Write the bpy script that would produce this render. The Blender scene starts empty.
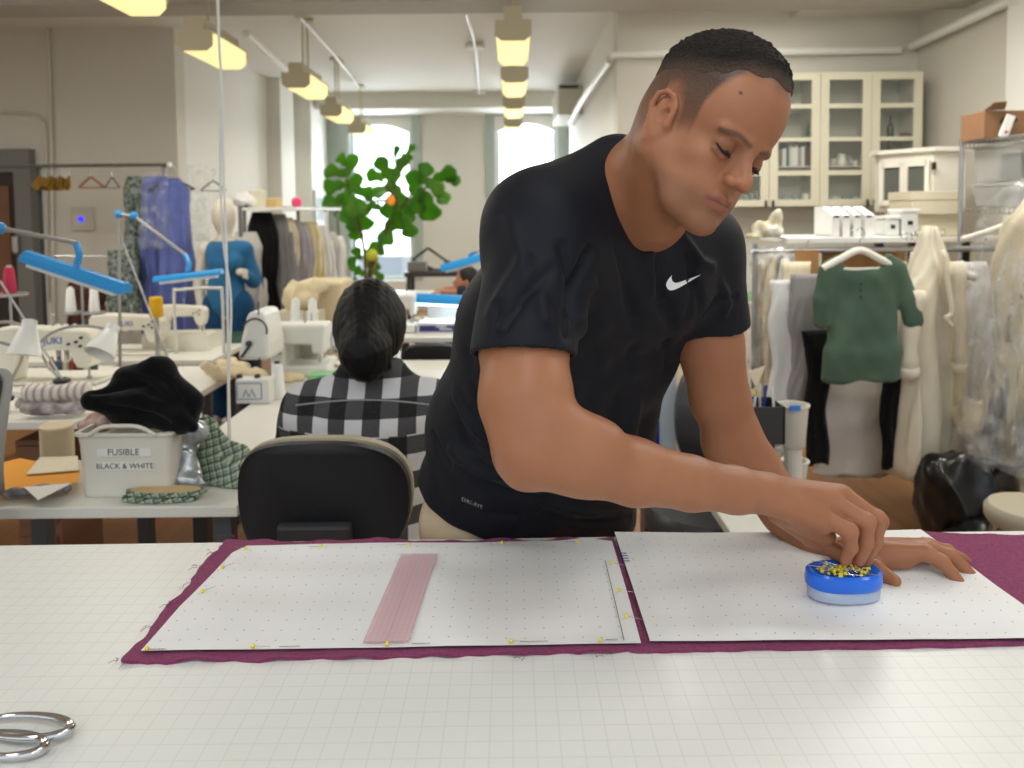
import bpy, bmesh, math, random
import numpy as np
from mathutils import Vector, Matrix
random.seed(7)
sc = bpy.context.scene
COL = sc.collection
PI = math.pi
# ---------------------------------------------------------------- camera
F = 780.0; CX, CY = 512.0, 253.0
def _Rx(a): c, s = np.cos(a), np.sin(a); return np.array([[1,0,0],[0,c,-s],[0,s,c]])
def _Rz(a): c, s = np.cos(a), np.sin(a); return np.array([[c,-s,0],[s,c,0],[0,0,1]])
def _Ry(a): c, s = np.cos(a), np.sin(a); return np.array([[c,0,s],[0,1,0],[-s,0,c]])
CR = _Rx(np.pi/2-np.radians(3)) @ _Rz(np.radians(-.57))
CAM = np.array([0, 0, 1.49])
def ray(px, py): return CR @ np.array([(px-CX)/F, -(py-CY)/F, -1.])
def at(px, py, Y):            # photo measurement -> point in the room at distance Y
    d = ray(px, py); return CAM + d*(Y/d[1])
def atz(px, py, z):           # ... on the horizontal plane z
    d = ray(px, py); return CAM + d*((z-CAM[2])/d[2])
def V(p): return Vector((float(p[0]), float(p[1]), float(p[2])))
cd = bpy.data.cameras.new('camera'); cam = bpy.data.objects.new('camera', cd); COL.objects.link(cam)
cd.sensor_width = 36; cd.lens = F/1024*36; cd.shift_y = -(384-CY)/1024; cd.clip_start = .05
cam.matrix_world = Matrix([[*map(float, CR[i]), float(CAM[i])] for i in range(3)]+[[0,0,0,1]])
cd.dof.use_dof = True; cd.dof.focus_distance = 1.12; cd.dof.aperture_fstop = 5.0
sc.camera = cam
# ---------------------------------------------------------------- materials
def lin(c): return tuple(((v/255)/12.92 if v/255 <= .04045 else ((v/255+.055)/1.055)**2.4) for v in c)
_M = {}
def mat(name, rgb, rough=.6, metal=0, noise=0, nscale=8, bump=0, bscale=60, emit=0, alpha=1, trans=0, spec=.5, sheen=0, sss=0, ior=1.45, rgb2=None):
    if name in _M: return _M[name]
    m = bpy.data.materials.new(name); m.use_nodes = True; nt = m.node_tree; b = nt.nodes['Principled BSDF']
    c = lin(rgb); b.inputs['Base Color'].default_value = (*c, 1); b.inputs['Roughness'].default_value = rough
    b.inputs['Metallic'].default_value = metal; b.inputs['Specular IOR Level'].default_value = spec; b.inputs['IOR'].default_value = ior
    if emit: b.inputs['Emission Color'].default_value = (*c, 1); b.inputs['Emission Strength'].default_value = emit
    if alpha < 1: b.inputs['Alpha'].default_value = alpha
    if trans: b.inputs['Transmission Weight'].default_value = trans
    if sheen: b.inputs['Sheen Weight'].default_value = sheen
    if sss: b.inputs['Subsurface Weight'].default_value = sss; b.inputs['Subsurface Radius'].default_value = (.012, .004, .002); b.inputs['Subsurface Scale'].default_value = 1
    tc = nt.nodes.new('ShaderNodeTexCoord')
    if noise or rgb2:
        n = nt.nodes.new('ShaderNodeTexNoise'); n.inputs['Scale'].default_value = nscale; n.inputs['Detail'].default_value = 6
        nt.links.new(tc.outputs['Object'], n.inputs['Vector'])
        r = nt.nodes.new('ShaderNodeValToRGB'); r.color_ramp.elements[0].position = .35; r.color_ramp.elements[1].position = .65
        c2 = lin(rgb2) if rgb2 else tuple(max(0, v*(1-noise)) for v in c)
        r.color_ramp.elements[0].color = (*c2, 1); r.color_ramp.elements[1].color = (*c, 1)
        nt.links.new(n.outputs['Fac'], r.inputs['Fac']); nt.links.new(r.outputs['Color'], b.inputs['Base Color'])
    if bump:
        n2 = nt.nodes.new('ShaderNodeTexNoise'); n2.inputs['Scale'].default_value = bscale; n2.inputs['Detail'].default_value = 4
        nt.links.new(tc.outputs['Object'], n2.inputs['Vector'])
        bp = nt.nodes.new('ShaderNodeBump'); bp.inputs['Strength'].default_value = bump; bp.inputs['Distance'].default_value = .01
        nt.links.new(n2.outputs['Fac'], bp.inputs['Height']); nt.links.new(bp.outputs['Normal'], b.inputs['Normal'])
    _M[name] = m; return m
def nodes(m): return m.node_tree, m.node_tree.nodes['Principled BSDF']
def mth(nt, op, a, b=None, c=None):
    n = nt.nodes.new('ShaderNodeMath'); n.operation = op
    for i, v in enumerate((a, b, c)):
        if v is None: continue
        if isinstance(v, (int, float)): n.inputs[i].default_value = v
        else: nt.links.new(v, n.inputs[i])
    return n.outputs[0]
def mixc(nt, fac, a, b):
    n = nt.nodes.new('ShaderNodeMix'); n.data_type = 'RGBA'
    for i, v in ((0, fac), (6, a), (7, b)):
        if isinstance(v, (int, float)): n.inputs[i].default_value = v
        elif isinstance(v, tuple): n.inputs[i].default_value = (*lin(v), 1)
        else: nt.links.new(v, n.inputs[i])
    return n.outputs[2]
def coords(nt, kind='Object'):
    tc = nt.nodes.new('ShaderNodeTexCoord'); s = nt.nodes.new('ShaderNodeSeparateXYZ'); nt.links.new(tc.outputs[kind], s.inputs[0]); return s.outputs
# ---------------------------------------------------------------- objects
def tag(o, label=None, cat=None, group=None, kind=None):
    if label: o['label'] = label
    if cat: o['category'] = cat
    if group: o['group'] = group
    if kind: o['kind'] = kind
    return o
def empty(name, loc, label, cat, group=None, rz=0):
    o = bpy.data.objects.new(name, None); COL.objects.link(o); o.location = V(loc); o.rotation_euler.z = rz
    o.empty_display_size = .1
    return tag(o, label, cat, group)
def wloc(o):
    v = Vector(o.location)
    while o.parent: o = o.parent; v = v+Vector(o.location)
    return v
class MB:
    """collects verts and faces; build() links them as ONE mesh object. Coordinates are those of the room."""
    def __init__(s): s.v = []; s.f = []; s.mi = []; s.cur = 0; s.uv = None
    def add(s, vs, fs):
        n = len(s.v); s.v += [tuple(map(float, p)) for p in vs]; s.f += [tuple(i+n for i in f) for f in fs]; s.mi += [s.cur]*len(fs); return s
    def box(s, c, size, rz=0, rx=0, ry=0):
        M = Matrix.Rotation(rz, 3, 'Z') @ Matrix.Rotation(ry, 3, 'Y') @ Matrix.Rotation(rx, 3, 'X'); c = V(c)
        vs = [c+M @ Vector((x*size[0]/2, y*size[1]/2, z*size[2]/2)) for x in (-1,1) for y in (-1,1) for z in (-1,1)]
        return s.add(vs, [(0,1,3,2),(4,6,7,5),(0,4,5,1),(2,3,7,6),(0,2,6,4),(1,5,7,3)])
    def bx(s, x0, x1, y0, y1, z0, z1): return s.box(((x0+x1)/2,(y0+y1)/2,(z0+z1)/2), (abs(x1-x0),abs(y1-y0),abs(z1-z0)))
    def loft(s, rings, cap=True, closed=True):
        n = len(rings[0]); b = len(s.v); vs = [p for r in rings for p in r]; fs = []
        for i in range(len(rings)-1):
            for j in range(n if closed else n-1):
                k = (j+1) % n; fs.append((i*n+j, i*n+k, (i+1)*n+k, (i+1)*n+j))
        if cap and closed: fs.append(tuple(range(n-1,-1,-1))); fs.append(tuple((len(rings)-1)*n+j for j in range(n)))
        return s.add(vs, fs)
    def tube(s, pts, r, n=8, cap=True, closed=False):
        P = [V(p) for p in pts]; m = len(P); rr = r if hasattr(r, '__len__') else [r]*m
        if closed: P = P+[P[0]]; rr = list(rr)+[rr[0]]; m += 1
        T = [((P[min(i+1,m-1)]-P[max(i-1,0)]).normalized() if (P[min(i+1,m-1)]-P[max(i-1,0)]).length > 1e-9 else Vector((0,0,1))) for i in range(m)]
        if closed: T[0] = T[-1] = (P[1]-P[-2]).normalized()
        a = Vector((0,0,1)) if abs(T[0].z) < .9 else Vector((1,0,0)); u = T[0].cross(a).normalized(); rings = []
        for i in range(m):
            u = (u-T[i]*u.dot(T[i])).normalized(); w = T[i].cross(u)
            rings.append([P[i]+(u*math.cos(2*PI*k/n)+w*math.sin(2*PI*k/n))*rr[i] for k in range(n)])
        return s.loft(rings, cap and not closed)
    def cyl(s, a, b, r, r2=None, n=16): return s.tube([a, b], [r, r if r2 is None else r2], n)
    def lathe(s, c, prof, n=24, axis=None, cap=True):   # prof: (r, z)
        c = V(c); M = Matrix.Identity(3)
        if axis is not None: M = Vector((0,0,1)).rotation_difference(V(axis)).to_matrix()
        return s.loft([[c+M @ Vector((r*math.cos(2*PI*k/n), r*math.sin(2*PI*k/n), z)) for k in range(n)] for r, z in prof], cap)
    def ball(s, c, r, n=12, m=8, sq=(1,1,1)):
        c = V(c); rings = []
        for i in range(m+1):
            t = PI*(i if 0 < i < m else (.02 if i == 0 else m-.02))/m
            rings.append([c+Vector((r*sq[0]*math.sin(t)*math.cos(2*PI*k/n), r*sq[1]*math.sin(t)*math.sin(2*PI*k/n), -r*sq[2]*math.cos(t))) for k in range(n)])
        return s.loft(rings)
    def prism(s, poly, d):     # poly: list of 3-D points (planar), d: extrusion vector
        n = len(poly); d = V(d); P = [V(p) for p in poly]
        return s.add(P+[p+d for p in P], [tuple(range(n-1,-1,-1)), tuple(range(n,2*n))]+[(i,(i+1)%n,n+(i+1)%n,n+i) for i in range(n)])
    def build(s, name, m, parent=None, label=None, cat=None, group=None, kind=None, smooth=False, bevel=0, origin=None, sub=0, solid=0, fixn=True):
        A = np.array(s.v, dtype=float)
        if parent is not None: o0 = wloc(parent)
        elif origin is not None: o0 = V(origin)
        else: o0 = Vector((float((A[:,0].min()+A[:,0].max())/2), float((A[:,1].min()+A[:,1].max())/2), float(A[:,2].min())))
        me = bpy.data.meshes.new(name); me.from_pydata([tuple(p) for p in (A-np.array(o0))], [], s.f); me.update()
        ms = m if isinstance(m, (list, tuple)) else [m]
        for x in ms: me.materials.append(x)
        if len(ms) > 1: me.polygons.foreach_set('material_index', s.mi)
        if fixn:
            bm = bmesh.new(); bm.from_mesh(me); bmesh.ops.recalc_face_normals(bm, faces=bm.faces); bm.to_mesh(me); bm.free()
        if s.uv is not None:
            l = me.uv_layers.new(name='UVMap'); idx = np.zeros(len(me.loops), dtype=np.int32); me.loops.foreach_get('vertex_index', idx)
            l.data.foreach_set('uv', np.array(s.uv, dtype=np.float32)[idx].ravel())
        o = bpy.data.objects.new(name, me); COL.objects.link(o)
        if parent is not None: o.parent = parent
        else: o.location = o0
        if smooth:
            me.polygons.foreach_set('use_smooth', [True]*len(me.polygons))
            if smooth != 'all':
                try: me.set_sharp_from_angle(angle=math.radians(40))
                except Exception: pass
        if bevel:
            b = o.modifiers.new('bevel', 'BEVEL'); b.width = bevel; b.segments = 2; b.limit_method = 'ANGLE'; b.angle_limit = .7
        if solid: q = o.modifiers.new('solid', 'SOLIDIFY'); q.thickness = solid; q.offset = 0
        if sub: q = o.modifiers.new('sub', 'SUBSURF'); q.levels = q.render_levels = sub
        return tag(o, label, cat, group, kind)
def kids(o): return [c for c in bpy.data.objects if c.parent == o]
def copy_tree(o, loc=None, rz=None, label=None, group=None, parent=None):
    c = o.copy(); COL.objects.link(c); c.parent = parent
    if parent is None:
        if loc is not None: c.location = V(loc)
        if rz is not None: c.rotation_euler.z = rz
        if label: c['label'] = label
        if group: c['group'] = group
    for k in kids(o): copy_tree(k, parent=c)
    return c
def spline(pts, n=8):          # Catmull-Rom through pts
    P = [np.array(p, float) for p in pts]; P = [2*P[0]-P[1]]+P+[2*P[-1]-P[-2]]; out = []
    for i in range(1, len(P)-2):
        for k in range(n):
            t = k/n; a, b, c, d = P[i-1:i+3]
            out.append(.5*((2*b)+(c-a)*t+(2*a-5*b+4*c-d)*t*t+(-a+3*b-3*c+d)*t**3))
    out.append(P[-2]); return out
def patch(bot, right, top, left, nu, nv, dz=None, name='', m=None, thick=.001, uvs=1.0, **kw):
    """Coons patch from four boundary polylines (3-D): bot/top run left to right, left/right run bottom to top."""
    def rs(P, n):
        P = np.array(P, float); L = np.r_[0, np.cumsum(np.linalg.norm(np.diff(P, axis=0), axis=1))]; L /= L[-1]; t = np.linspace(0, 1, n+1)
        return np.stack([np.interp(t, L, P[:, k]) for k in range(3)], 1)
    B, T, Lf, Rt = rs(bot, nu), rs(top, nu), rs(left, nv), rs(right, nv)
    u = np.linspace(0,1,nu+1)[None,:,None]; v = np.linspace(0,1,nv+1)[:,None,None]
    G = (1-v)*B[None]+v*T[None]+(1-u)*Lf[:,None]+u*Rt[:,None]-((1-u)*(1-v)*B[0]+u*(1-v)*B[-1]+(1-u)*v*T[0]+u*v*T[-1])
    if dz is not None: G[...,2] += dz(G[...,0], G[...,1], u[...,0]+0*v[...,0], v[...,0]+0*u[...,0])
    g = G.reshape(-1, 3); n = (nu+1)*(nv+1); low = g.copy(); low[:,2] -= thick
    mb = MB(); fs = []
    for j in range(nv):
        for i in range(nu):
            a = j*(nu+1)+i; fs.append((a,a+1,a+nu+2,a+nu+1)); fs.append((n+a,n+a+nu+1,n+a+nu+2,n+a+1))
    for i in range(nu): a = i; fs.append((a,n+a,n+a+1,a+1)); a = nv*(nu+1)+i; fs.append((a,a+1,n+a+1,n+a))
    for j in range(nv): a = j*(nu+1); b = a+nu+1; fs.append((a,b,n+b,n+a)); a += nu; b += nu; fs.append((a,n+a,n+b,b))
    mb.add(np.r_[g, low], fs); mb.uv = np.r_[g[:,:2], g[:,:2]]*uvs
    return mb.build(name, m, smooth=True, fixn=False, **kw)
# ---------------------------------------------------------------- text as real letters
FONT = None
def text(name, s, size, loc, rot, m, parent, depth=.0008, label=None, align='CENTER'):
    c = bpy.data.curves.new(name, 'FONT'); c.body = s; c.size = size; c.extrude = depth; c.align_x = align; c.align_y = 'CENTER'; c.resolution_u = 3
    t = bpy.data.objects.new(name+'_t', c); COL.objects.link(t)
    bpy.context.view_layer.update(); dg = bpy.context.evaluated_depsgraph_get()
    me = bpy.data.meshes.new_from_object(t.evaluated_get(dg)); bpy.data.objects.remove(t)
    me.materials.clear(); me.materials.append(m); me.name = name
    R = rot if isinstance(rot, Matrix) else Matrix.Rotation(rot[2],4,'Z') @ Matrix.Rotation(rot[1],4,'Y') @ Matrix.Rotation(rot[0],4,'X')
    o = bpy.data.objects.new(name, me); COL.objects.link(o); o.parent = parent
    me.transform(Matrix.Translation(V(loc)-wloc(parent)) @ R)
    return tag(o, label)
# ---------------------------------------------------------------- implicit surfaces for bodies and cloth
def smin(a, b, k):
    h = np.maximum(k-np.abs(a-b), 0)/k; return np.minimum(a, b)-h*h*k*.25
def cap(a, b, ra, rb=None, k=.02, kind='u'):
    a = np.array(a, float); b = np.array(b, float); rb = ra if rb is None else rb; ab = b-a; L = ab@ab+1e-12
    def f(P):
        t = np.clip((P-a)@ab/L, 0, 1); return np.linalg.norm(P-a-t[:,None]*ab, axis=1)-(ra+(rb-ra)*t)
    return (kind, f, k, (a+b)/2, np.sqrt(L)/2+max(ra, rb))
def ell(c, r, M=None, k=.02, kind='u'):
    c = np.array(c, float); r = np.array(r, float); M = np.eye(3) if M is None else np.array(M)
    def f(P):
        q = (P-c)@M; k0 = np.linalg.norm(q/r, axis=1); k1 = np.linalg.norm(q/(r*r), axis=1)+1e-9; return k0*(k0-1)/k1
    return (kind, f, k, c, r.max())
def chain(pts, rs, k=.01): return [cap(pts[i], pts[i+1], rs[i], rs[i+1], k) for i in range(len(pts)-1)]
def evalf(P, ops):
    d = np.full(len(P), 1.0)
    for kind, f, k, c, R in ops:
        v = f(P)
        d = smin(d, v, k) if kind == 'u' else -smin(-d, v, k)
    return d
def sdf_mesh(ops, h, B=12, pad=.02):
    us = [o for o in ops if o[0] == 'u']
    lo = np.min([o[3]-o[4] for o in us], axis=0)-pad; hi = np.max([o[3]+o[4] for o in us], axis=0)+pad
    n = np.ceil((hi-lo)/h).astype(int); nb = (n+B-1)//B; NX, NY, NZ = [int(v) for v in nb*B+2]
    bi = np.stack(np.meshgrid(*[np.arange(v) for v in nb], indexing='ij'), -1).reshape(-1, 3)
    cen = lo+(bi*B+B/2)*h; hd = B*h*.5*1.7320508
    dc = np.full(len(cen), 1.0); act = np.zeros(len(cen), bool)
    d = evalf(cen, ops); act = np.abs(d) < hd*1.6+.004
    off = np.stack(np.meshgrid(*[np.arange(B+1)]*3, indexing='ij'), -1)
    VI = []; VP = []; E = [[], [], []]; ES = [[], [], []]
    OC = np.array([o[3] for o in ops]); OR = np.array([o[4]+o[2] for o in ops])
    corners = [(i,j,k) for i in (0,1) for j in (0,1) for k in (0,1)]
    edges = [(a,b) for a in range(8) for b in range(a+1,8) if sum(abs(np.array(corners[a])-np.array(corners[b]))) == 1]
    for q, c in zip(bi[act], cen[act]):
        near = np.linalg.norm(OC-c, axis=1) < OR+hd+.03
        if not near.any(): continue
        o = [ops[i] for i in np.nonzero(near)[0]]
        g = off+q*B; P = lo+g.reshape(-1,3)*h; D = evalf(P, o).reshape(B+1,B+1,B+1).astype(np.float32)
        S = D < 0
        if S.all() or not S.any(): continue
        cs = [D[i:i+B, j:j+B, k:k+B] for i,j,k in corners]; ss = [x < 0 for x in cs]
        cnt = sum(x.astype(np.int8) for x in ss); m = (cnt > 0) & (cnt < 8); I = np.nonzero(m)
        if len(I[0]) == 0: continue
        acc = np.zeros((len(I[0]),3)); num = np.zeros(len(I[0]))
        for a, b in edges:
            da = cs[a][I]; db = cs[b][I]; x = (da < 0) != (db < 0); t = np.where(x, da/np.where(x, da-db, 1), 0)
            ca = np.array(corners[a]); cb = np.array(corners[b]); acc += np.where(x[:,None], ca+(cb-ca)*t[:,None], 0); num += x
        pos = acc/num[:,None]; gi = np.stack(I,1)+q*B
        VI.append((gi[:,0]*NY+gi[:,1])*NZ+gi[:,2]); VP.append(lo+(gi+pos)*h)
        for ax in range(3):
            s0 = [slice(0,B)]*3; s1 = list(s0); s1[ax] = slice(1,B+1); a = S[tuple(s0)]; b = S[tuple(s1)]; J = np.nonzero(a != b)
            if len(J[0]): E[ax].append(np.stack(J,1)+q*B); ES[ax].append(a[J])
    VI = np.concatenate(VI); VP = np.concatenate(VP); o = np.argsort(VI); VI = VI[o]; VP = VP[o]; st = (NY*NZ, NZ, 1); FQ = []
    for ax in range(3):
        e = np.concatenate(E[ax]); s = np.concatenate(ES[ax]); b1, b2 = st[(ax+1)%3], st[(ax+2)%3]
        id0 = (e[:,0]*NY+e[:,1])*NZ+e[:,2]; Q = np.stack([id0-b1-b2, id0-b2, id0, id0-b1], 1)
        X = np.clip(np.searchsorted(VI, Q), 0, len(VI)-1); ok = (VI[X] == Q).all(1); X = X[ok]; s = s[ok]
        X[~s] = X[~s][:, ::-1]; FQ.append(X)
    return VP, np.concatenate(FQ)
def vnormals(Vv, Fq):
    a, b, c, d = [Vv[Fq[:,i]] for i in range(4)]; n = np.cross(c-a, d-b); N = np.zeros_like(Vv)
    for i in range(4): np.add.at(N, Fq[:,i], n)
    return N/(np.linalg.norm(N, axis=1, keepdims=True)+1e-12)
def relax(Vv, Fq, it=2, w=.5):
    for _ in range(it):
        S = np.zeros_like(Vv); C = np.zeros(len(Vv))
        for i in range(4):
            for j in (1, 3): np.add.at(S, Fq[:,i], Vv[Fq[:,(i+j)%4]]); np.add.at(C, Fq[:,i], 1)
        Vv = Vv*(1-w)+w*S/np.maximum(C, 1)[:,None]
    return Vv
def npmesh(name, Vv, Fq, m, parent=None, loc=None, col=None, **tg):
    o0 = np.array(wloc(parent)) if parent is not None else (np.array([*(Vv.min(0)+Vv.max(0))[:2]/2, Vv[:,2].min()]) if loc is None else np.array(loc))
    me = bpy.data.meshes.new(name); me.from_pydata((Vv-o0).tolist(), [], Fq.tolist()); me.update(); me.materials.append(m)
    me.polygons.foreach_set('use_smooth', [True]*len(me.polygons))
    if col is not None:
        for nm, c in col.items():
            a = me.attributes.new(nm, 'FLOAT', 'POINT'); a.data.foreach_set('value', np.asarray(c, dtype=np.float32))
    o = bpy.data.objects.new(name, me); COL.objects.link(o)
    if parent is not None: o.parent = parent
    else: o.location = V(o0)
    return tag(o, **tg)
def sstep(a, b, x): t = np.clip((x-a)/(b-a), 0, 1); return t*t*(3-2*t)
def vnoise(P, s, seed=0):      # cheap smooth noise in about [-1, 1]
    r = np.random.RandomState(seed); o = 0
    for i in range(6):
        k = r.normal(size=3); k = k/np.linalg.norm(k)*s*(1+.6*r.rand()); o = o+np.sin(P@k+r.rand()*6.28)
    return o/3
# ================================================================ room shell and lights
wallm = mat('wall_paint_grey', (214,210,199), .75, noise=.03, nscale=1.2, bump=.05, bscale=30)
wallw = mat('wall_paint_white', (228,226,219), .7, noise=.02, nscale=1.2, bump=.05, bscale=30)
revm = mat('window_reveal_green', (176,186,180), .6)
ceilm = mat('ceiling_paint', (226,224,216), .8, noise=.02, nscale=1)
woodf = mat('floor_wood', (140,100,64), .4); nt, b = nodes(woodf); ob = coords(nt)
n_ = nt.nodes.new('ShaderNodeTexNoise'); n_.inputs['Scale'].default_value = 3; mp = nt.nodes.new('ShaderNodeMapping'); mp.inputs['Scale'].default_value = (6,.6,1); tc = nt.nodes.new('ShaderNodeTexCoord'); nt.links.new(tc.outputs['Object'], mp.inputs[0]); nt.links.new(mp.outputs[0], n_.inputs['Vector'])
def lines0(nt, u, step, w):
    f = mth(nt, 'FRACT', mth(nt, 'DIVIDE', u, step)); return mth(nt, 'LESS_THAN', f, w/step)
nt.links.new(mixc(nt, mth(nt,'MULTIPLY',lines0(nt, ob[0], .09, .003),.6), mixc(nt, n_.outputs['Fac'], (120,82,50), (160,116,76)), (60,42,28)), b.inputs['Base Color'])
ZC = 3.2; YL = 7.2; YR = 6.5; XL = -3.06; XR = .88; XRW = 3.36; YF = 12.0
def S(name, bm, m): return bm.build(name, m, kind='structure')
def slab(name, m_, *a): m = MB(); m.bx(*a); return S(name, m, m_)
slab('floor', woodf, -6.2,XRW+.2,-1.2,YF+.3,-.1,0)
slab('ceiling', ceilm, -6.2,XRW+.2,-1.2,YF+.3,ZC,ZC+.1)
slab('wall_left_back', wallm, -6.2,XL,YL,YL+.2,0,ZC)
slab('wall_left_side', wallw, XL-.2,XL,YL+.2,YF,0,ZC)
slab('wall_far_left_side', wallm, -6.4,-6.2,-1.2,YL+.2,0,ZC)
slab('wall_right_back', wallm, XR,XRW,YR,YR+.2,0,ZC)
slab('wall_right_inner', wallw, XR,XR+.2,YR+.2,YF,0,ZC)
slab('wall_right_side', wallm, XRW,XRW+.2,-1.2,YR+.2,0,ZC)
slab('wall_pilaster_right', wallw, 3.22,XRW,4.55,5.12,0,ZC)
slab('wall_pilaster_left', wallw, XL-.01,XL+.16,9.9,10.5,0,ZC); slab('wall_pilaster_left_far', wallw, XL-.01,XL+.26,11.0,11.98,0,ZC)
# the cross beam and the soffits
slab('trim_1', mat('beam_paint', (178,175,166), .7), -6.2,XRW,5.5,5.85,2.96,ZC)
slab('trim_2', wallw, XL,XR,11.2,YF,2.98,ZC)
slab('trim_3', wallm, 2.30,XRW,5.9,YR,3.06,ZC)
slab('trim_4', mat('pipe_cream', (214,210,196), .5), XR,XRW,YR-.03,YR,2.80,2.84)
# far wall with two arched windows
W = [(-2.47,-1.53,.45,2.84), (-.23,.70,.45,2.84)]
xs = [XL, W[0][0], W[0][1], W[1][0], W[1][1], XR]
slab('wall_far_left', revm, XL,W[0][0],YF,YF+.25,0,ZC); slab('wall_far_centre', wallw, W[0][1],W[1][0],YF,YF+.25,0,ZC); slab('wall_far_right', wallw, W[1][1],XR+.1,YF,YF+.25,0,ZC)
for k, (x0,x1,z0,z1) in enumerate(W):
    slab(f'wall_far_sill_{k+1}', wallw, x0,x1,YF,YF+.25,0,z0)
    m = MB(); n = 14; arc = [(x0+(x1-x0)*i/n, z1-.13+.13*math.sin(PI*i/n)) for i in range(n+1)]
    m.prism([(x0,YF,ZC),*[(x,YF,z) for x,z in arc],(x1,YF,ZC)], (0,.25,0)); S(f'wall_far_head_{k+1}', m, wallw)
    for x_ in (x0-.16, x1+.02): m = MB(); m.bx(x_,x_+.14,YF-.03,YF-.001,z0,z1+.12); S(f'trim_{7+2*k+(x_>x0)}', m, revm)
    m = MB(); m.bx(x0-.16,x1+.16,YF-.03,YF-.001,z1+.12,z1+.25); S(f'trim_{11+k}', m, revm)
    e = bpy.data.objects.new(f'window_{k+1}', None); COL.objects.link(e); e.location = ((x0+x1)/2, YF+.12, z0); e['kind'] = 'structure'
    fm = mat('window_frame_white', (196,208,206), .5); m = MB()
    m.bx(x0,x0+.05,YF+.1,YF+.15,z0,z1-.11); m.bx(x1-.05,x1,YF+.1,YF+.15,z0,z1-.11); m.bx(x0,x1,YF+.1,YF+.15,z0,z0+.06); m.bx(x0,x1,YF+.1,YF+.15,1.66,1.71)
    m.build('window_frame', fm, e)
    gl = mat('window_glass', (240,250,255), .02, trans=1, spec=.3, ior=1.02, alpha=.12); m = MB(); m.bx(x0+.05,x1-.05,YF+.12,YF+.126,z0+.06,z1); m.build('pane', gl, e)
# a pale building and its cornice across the street
blm = mat('far_building_pale', (226,232,236), .8); m = MB(); m.bx(-9,6,24,26,-6,1.7); m.bx(-9,6,23.8,24,.95,1.05)
far = empty('building', (-2,24,-6), 'pale building across the street seen through the far windows', 'building'); m.build('facade', blm, far)
wd = mat('far_window_grey', (196,208,217), .4)
for i in range(7): m = MB(); m.bx(-8+i*1.9,-7.2+i*1.9,23.96,23.995,-.9,.3); m.build('window', wd, far)
# sky and daylight
w = bpy.data.worlds.new('sky'); sc.world = w; w.use_nodes = True; wn = w.node_tree; bg = wn.nodes['Background']
tc = wn.nodes.new('ShaderNodeTexCoord'); sp = wn.nodes.new('ShaderNodeSeparateXYZ'); wn.links.new(tc.outputs['Generated'], sp.inputs[0])
rp = wn.nodes.new('ShaderNodeValToRGB'); rp.color_ramp.elements[0].position = .45; rp.color_ramp.elements[0].color = (.55,.57,.56,1); rp.color_ramp.elements[1].position = .6; rp.color_ramp.elements[1].color = (.86,.93,1,1)
mr = wn.nodes.new('ShaderNodeMapRange'); mr.inputs[1].default_value = -1; wn.links.new(sp.outputs[2], mr.inputs[0]); wn.links.new(mr.outputs[0], rp.inputs[0]); wn.links.new(rp.outputs[0], bg.inputs[0]); bg.inputs[1].default_value = 1.12
def area(name, loc, sx, sy, e, col, rot=(0,0,0)):
    l = bpy.data.lights.new(name, 'AREA'); l.shape = 'RECTANGLE'; l.size = sx; l.size_y = sy; l.energy = e; l.color = col
    o = bpy.data.objects.new(name, l); COL.objects.link(o); o.location = loc; o.rotation_euler = rot; return o
area('window_daylight', (-2,YF+.6,1.9), 1.0, 2.2, 90, (.86,.94,1), (-PI/2,0,0)); area('window_daylight', (.23,YF+.6,1.9), 1.0, 2.2, 90, (.86,.94,1), (-PI/2,0,0))
# fluorescent fixtures: two rows receding, each with housing, diffuser, stems
hous = mat('fixture_cream', (196,188,160), .5); diff = mat('diffuser_glow', (255,238,168), .6, emit=.86, spec=.1); dside = mat('diffuser_side', (250,240,205), .4, emit=1.15)
lt0 = None
def fixture(x, y0, L, z, w_, label, group=None, drop=True):
    e = empty('ceiling_light', (x,y0,z), label, 'ceiling light', group)
    m = MB(); h1, h2, h3 = .06, .13, .21
    m.prism([(x-w_/2,y0,z+h2),(x+w_/2,y0,z+h2),(x+w_/2,y0,z+.034),(x+w_/2-.04,y0,z+.002),(x-w_/2+.04,y0,z+.002),(x-w_/2,y0,z+.034)],(0,.012,0)); m.bx(x-w_/4,x+w_/4,y0,y0+.012,z+h2,z+h3); m.bx(x-w_/2,x+w_/2,y0+L-.012,y0+L,z+h1,z+h2)
    m.bx(x-w_/4,x+w_/4,y0+.012,y0+L,z+h2,z+h3); m.bx(x-w_/2,x+w_/2,y0+.012,y0+L-.012,z+h2-.012,z+h2-.001); m.build('housing', hous, e)
    m = MB(); sh = lambda y: [(x-w_/2+.008,y,z+h2-.013),(x-w_/2+.008,y,z+.035),(x-w_/2+.045,y,z),(x+w_/2-.045,y,z),(x+w_/2-.008,y,z+.035),(x+w_/2-.008,y,z+h2-.013)]
    m.loft([sh(y0+.013), sh(y0+L-.013)]); m.build('diffuser', diff, e)
    if drop:
        for yy in (y0+.25, y0+L-.25): m = MB(); m.cyl((x,yy,z+h3),(x,yy,ZC-.03),.008,n=8); m.lathe((x,yy,ZC-.03),[(.06,0),(.05,.03)],12); m.build('stem', hous, e)
    area('tube_or_fill_light', (x,y0+L/2,z-.02), w_*.7, L*.9, 11*L, (1,.96,.87)); return e
for k, (x, Y) in enumerate([(-2.0,5.0),(-1.77,6.5),(-1.92,8.4),(-2.0,10.2)]):
    fixture(x, Y, .66, 2.53, .235, ['cream hanging tube light, nearest whole one of the left row','cream hanging tube light, second of the left row from the front','cream hanging tube light, third of the left row','cream hanging tube light farthest back in the left row'][k])
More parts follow.
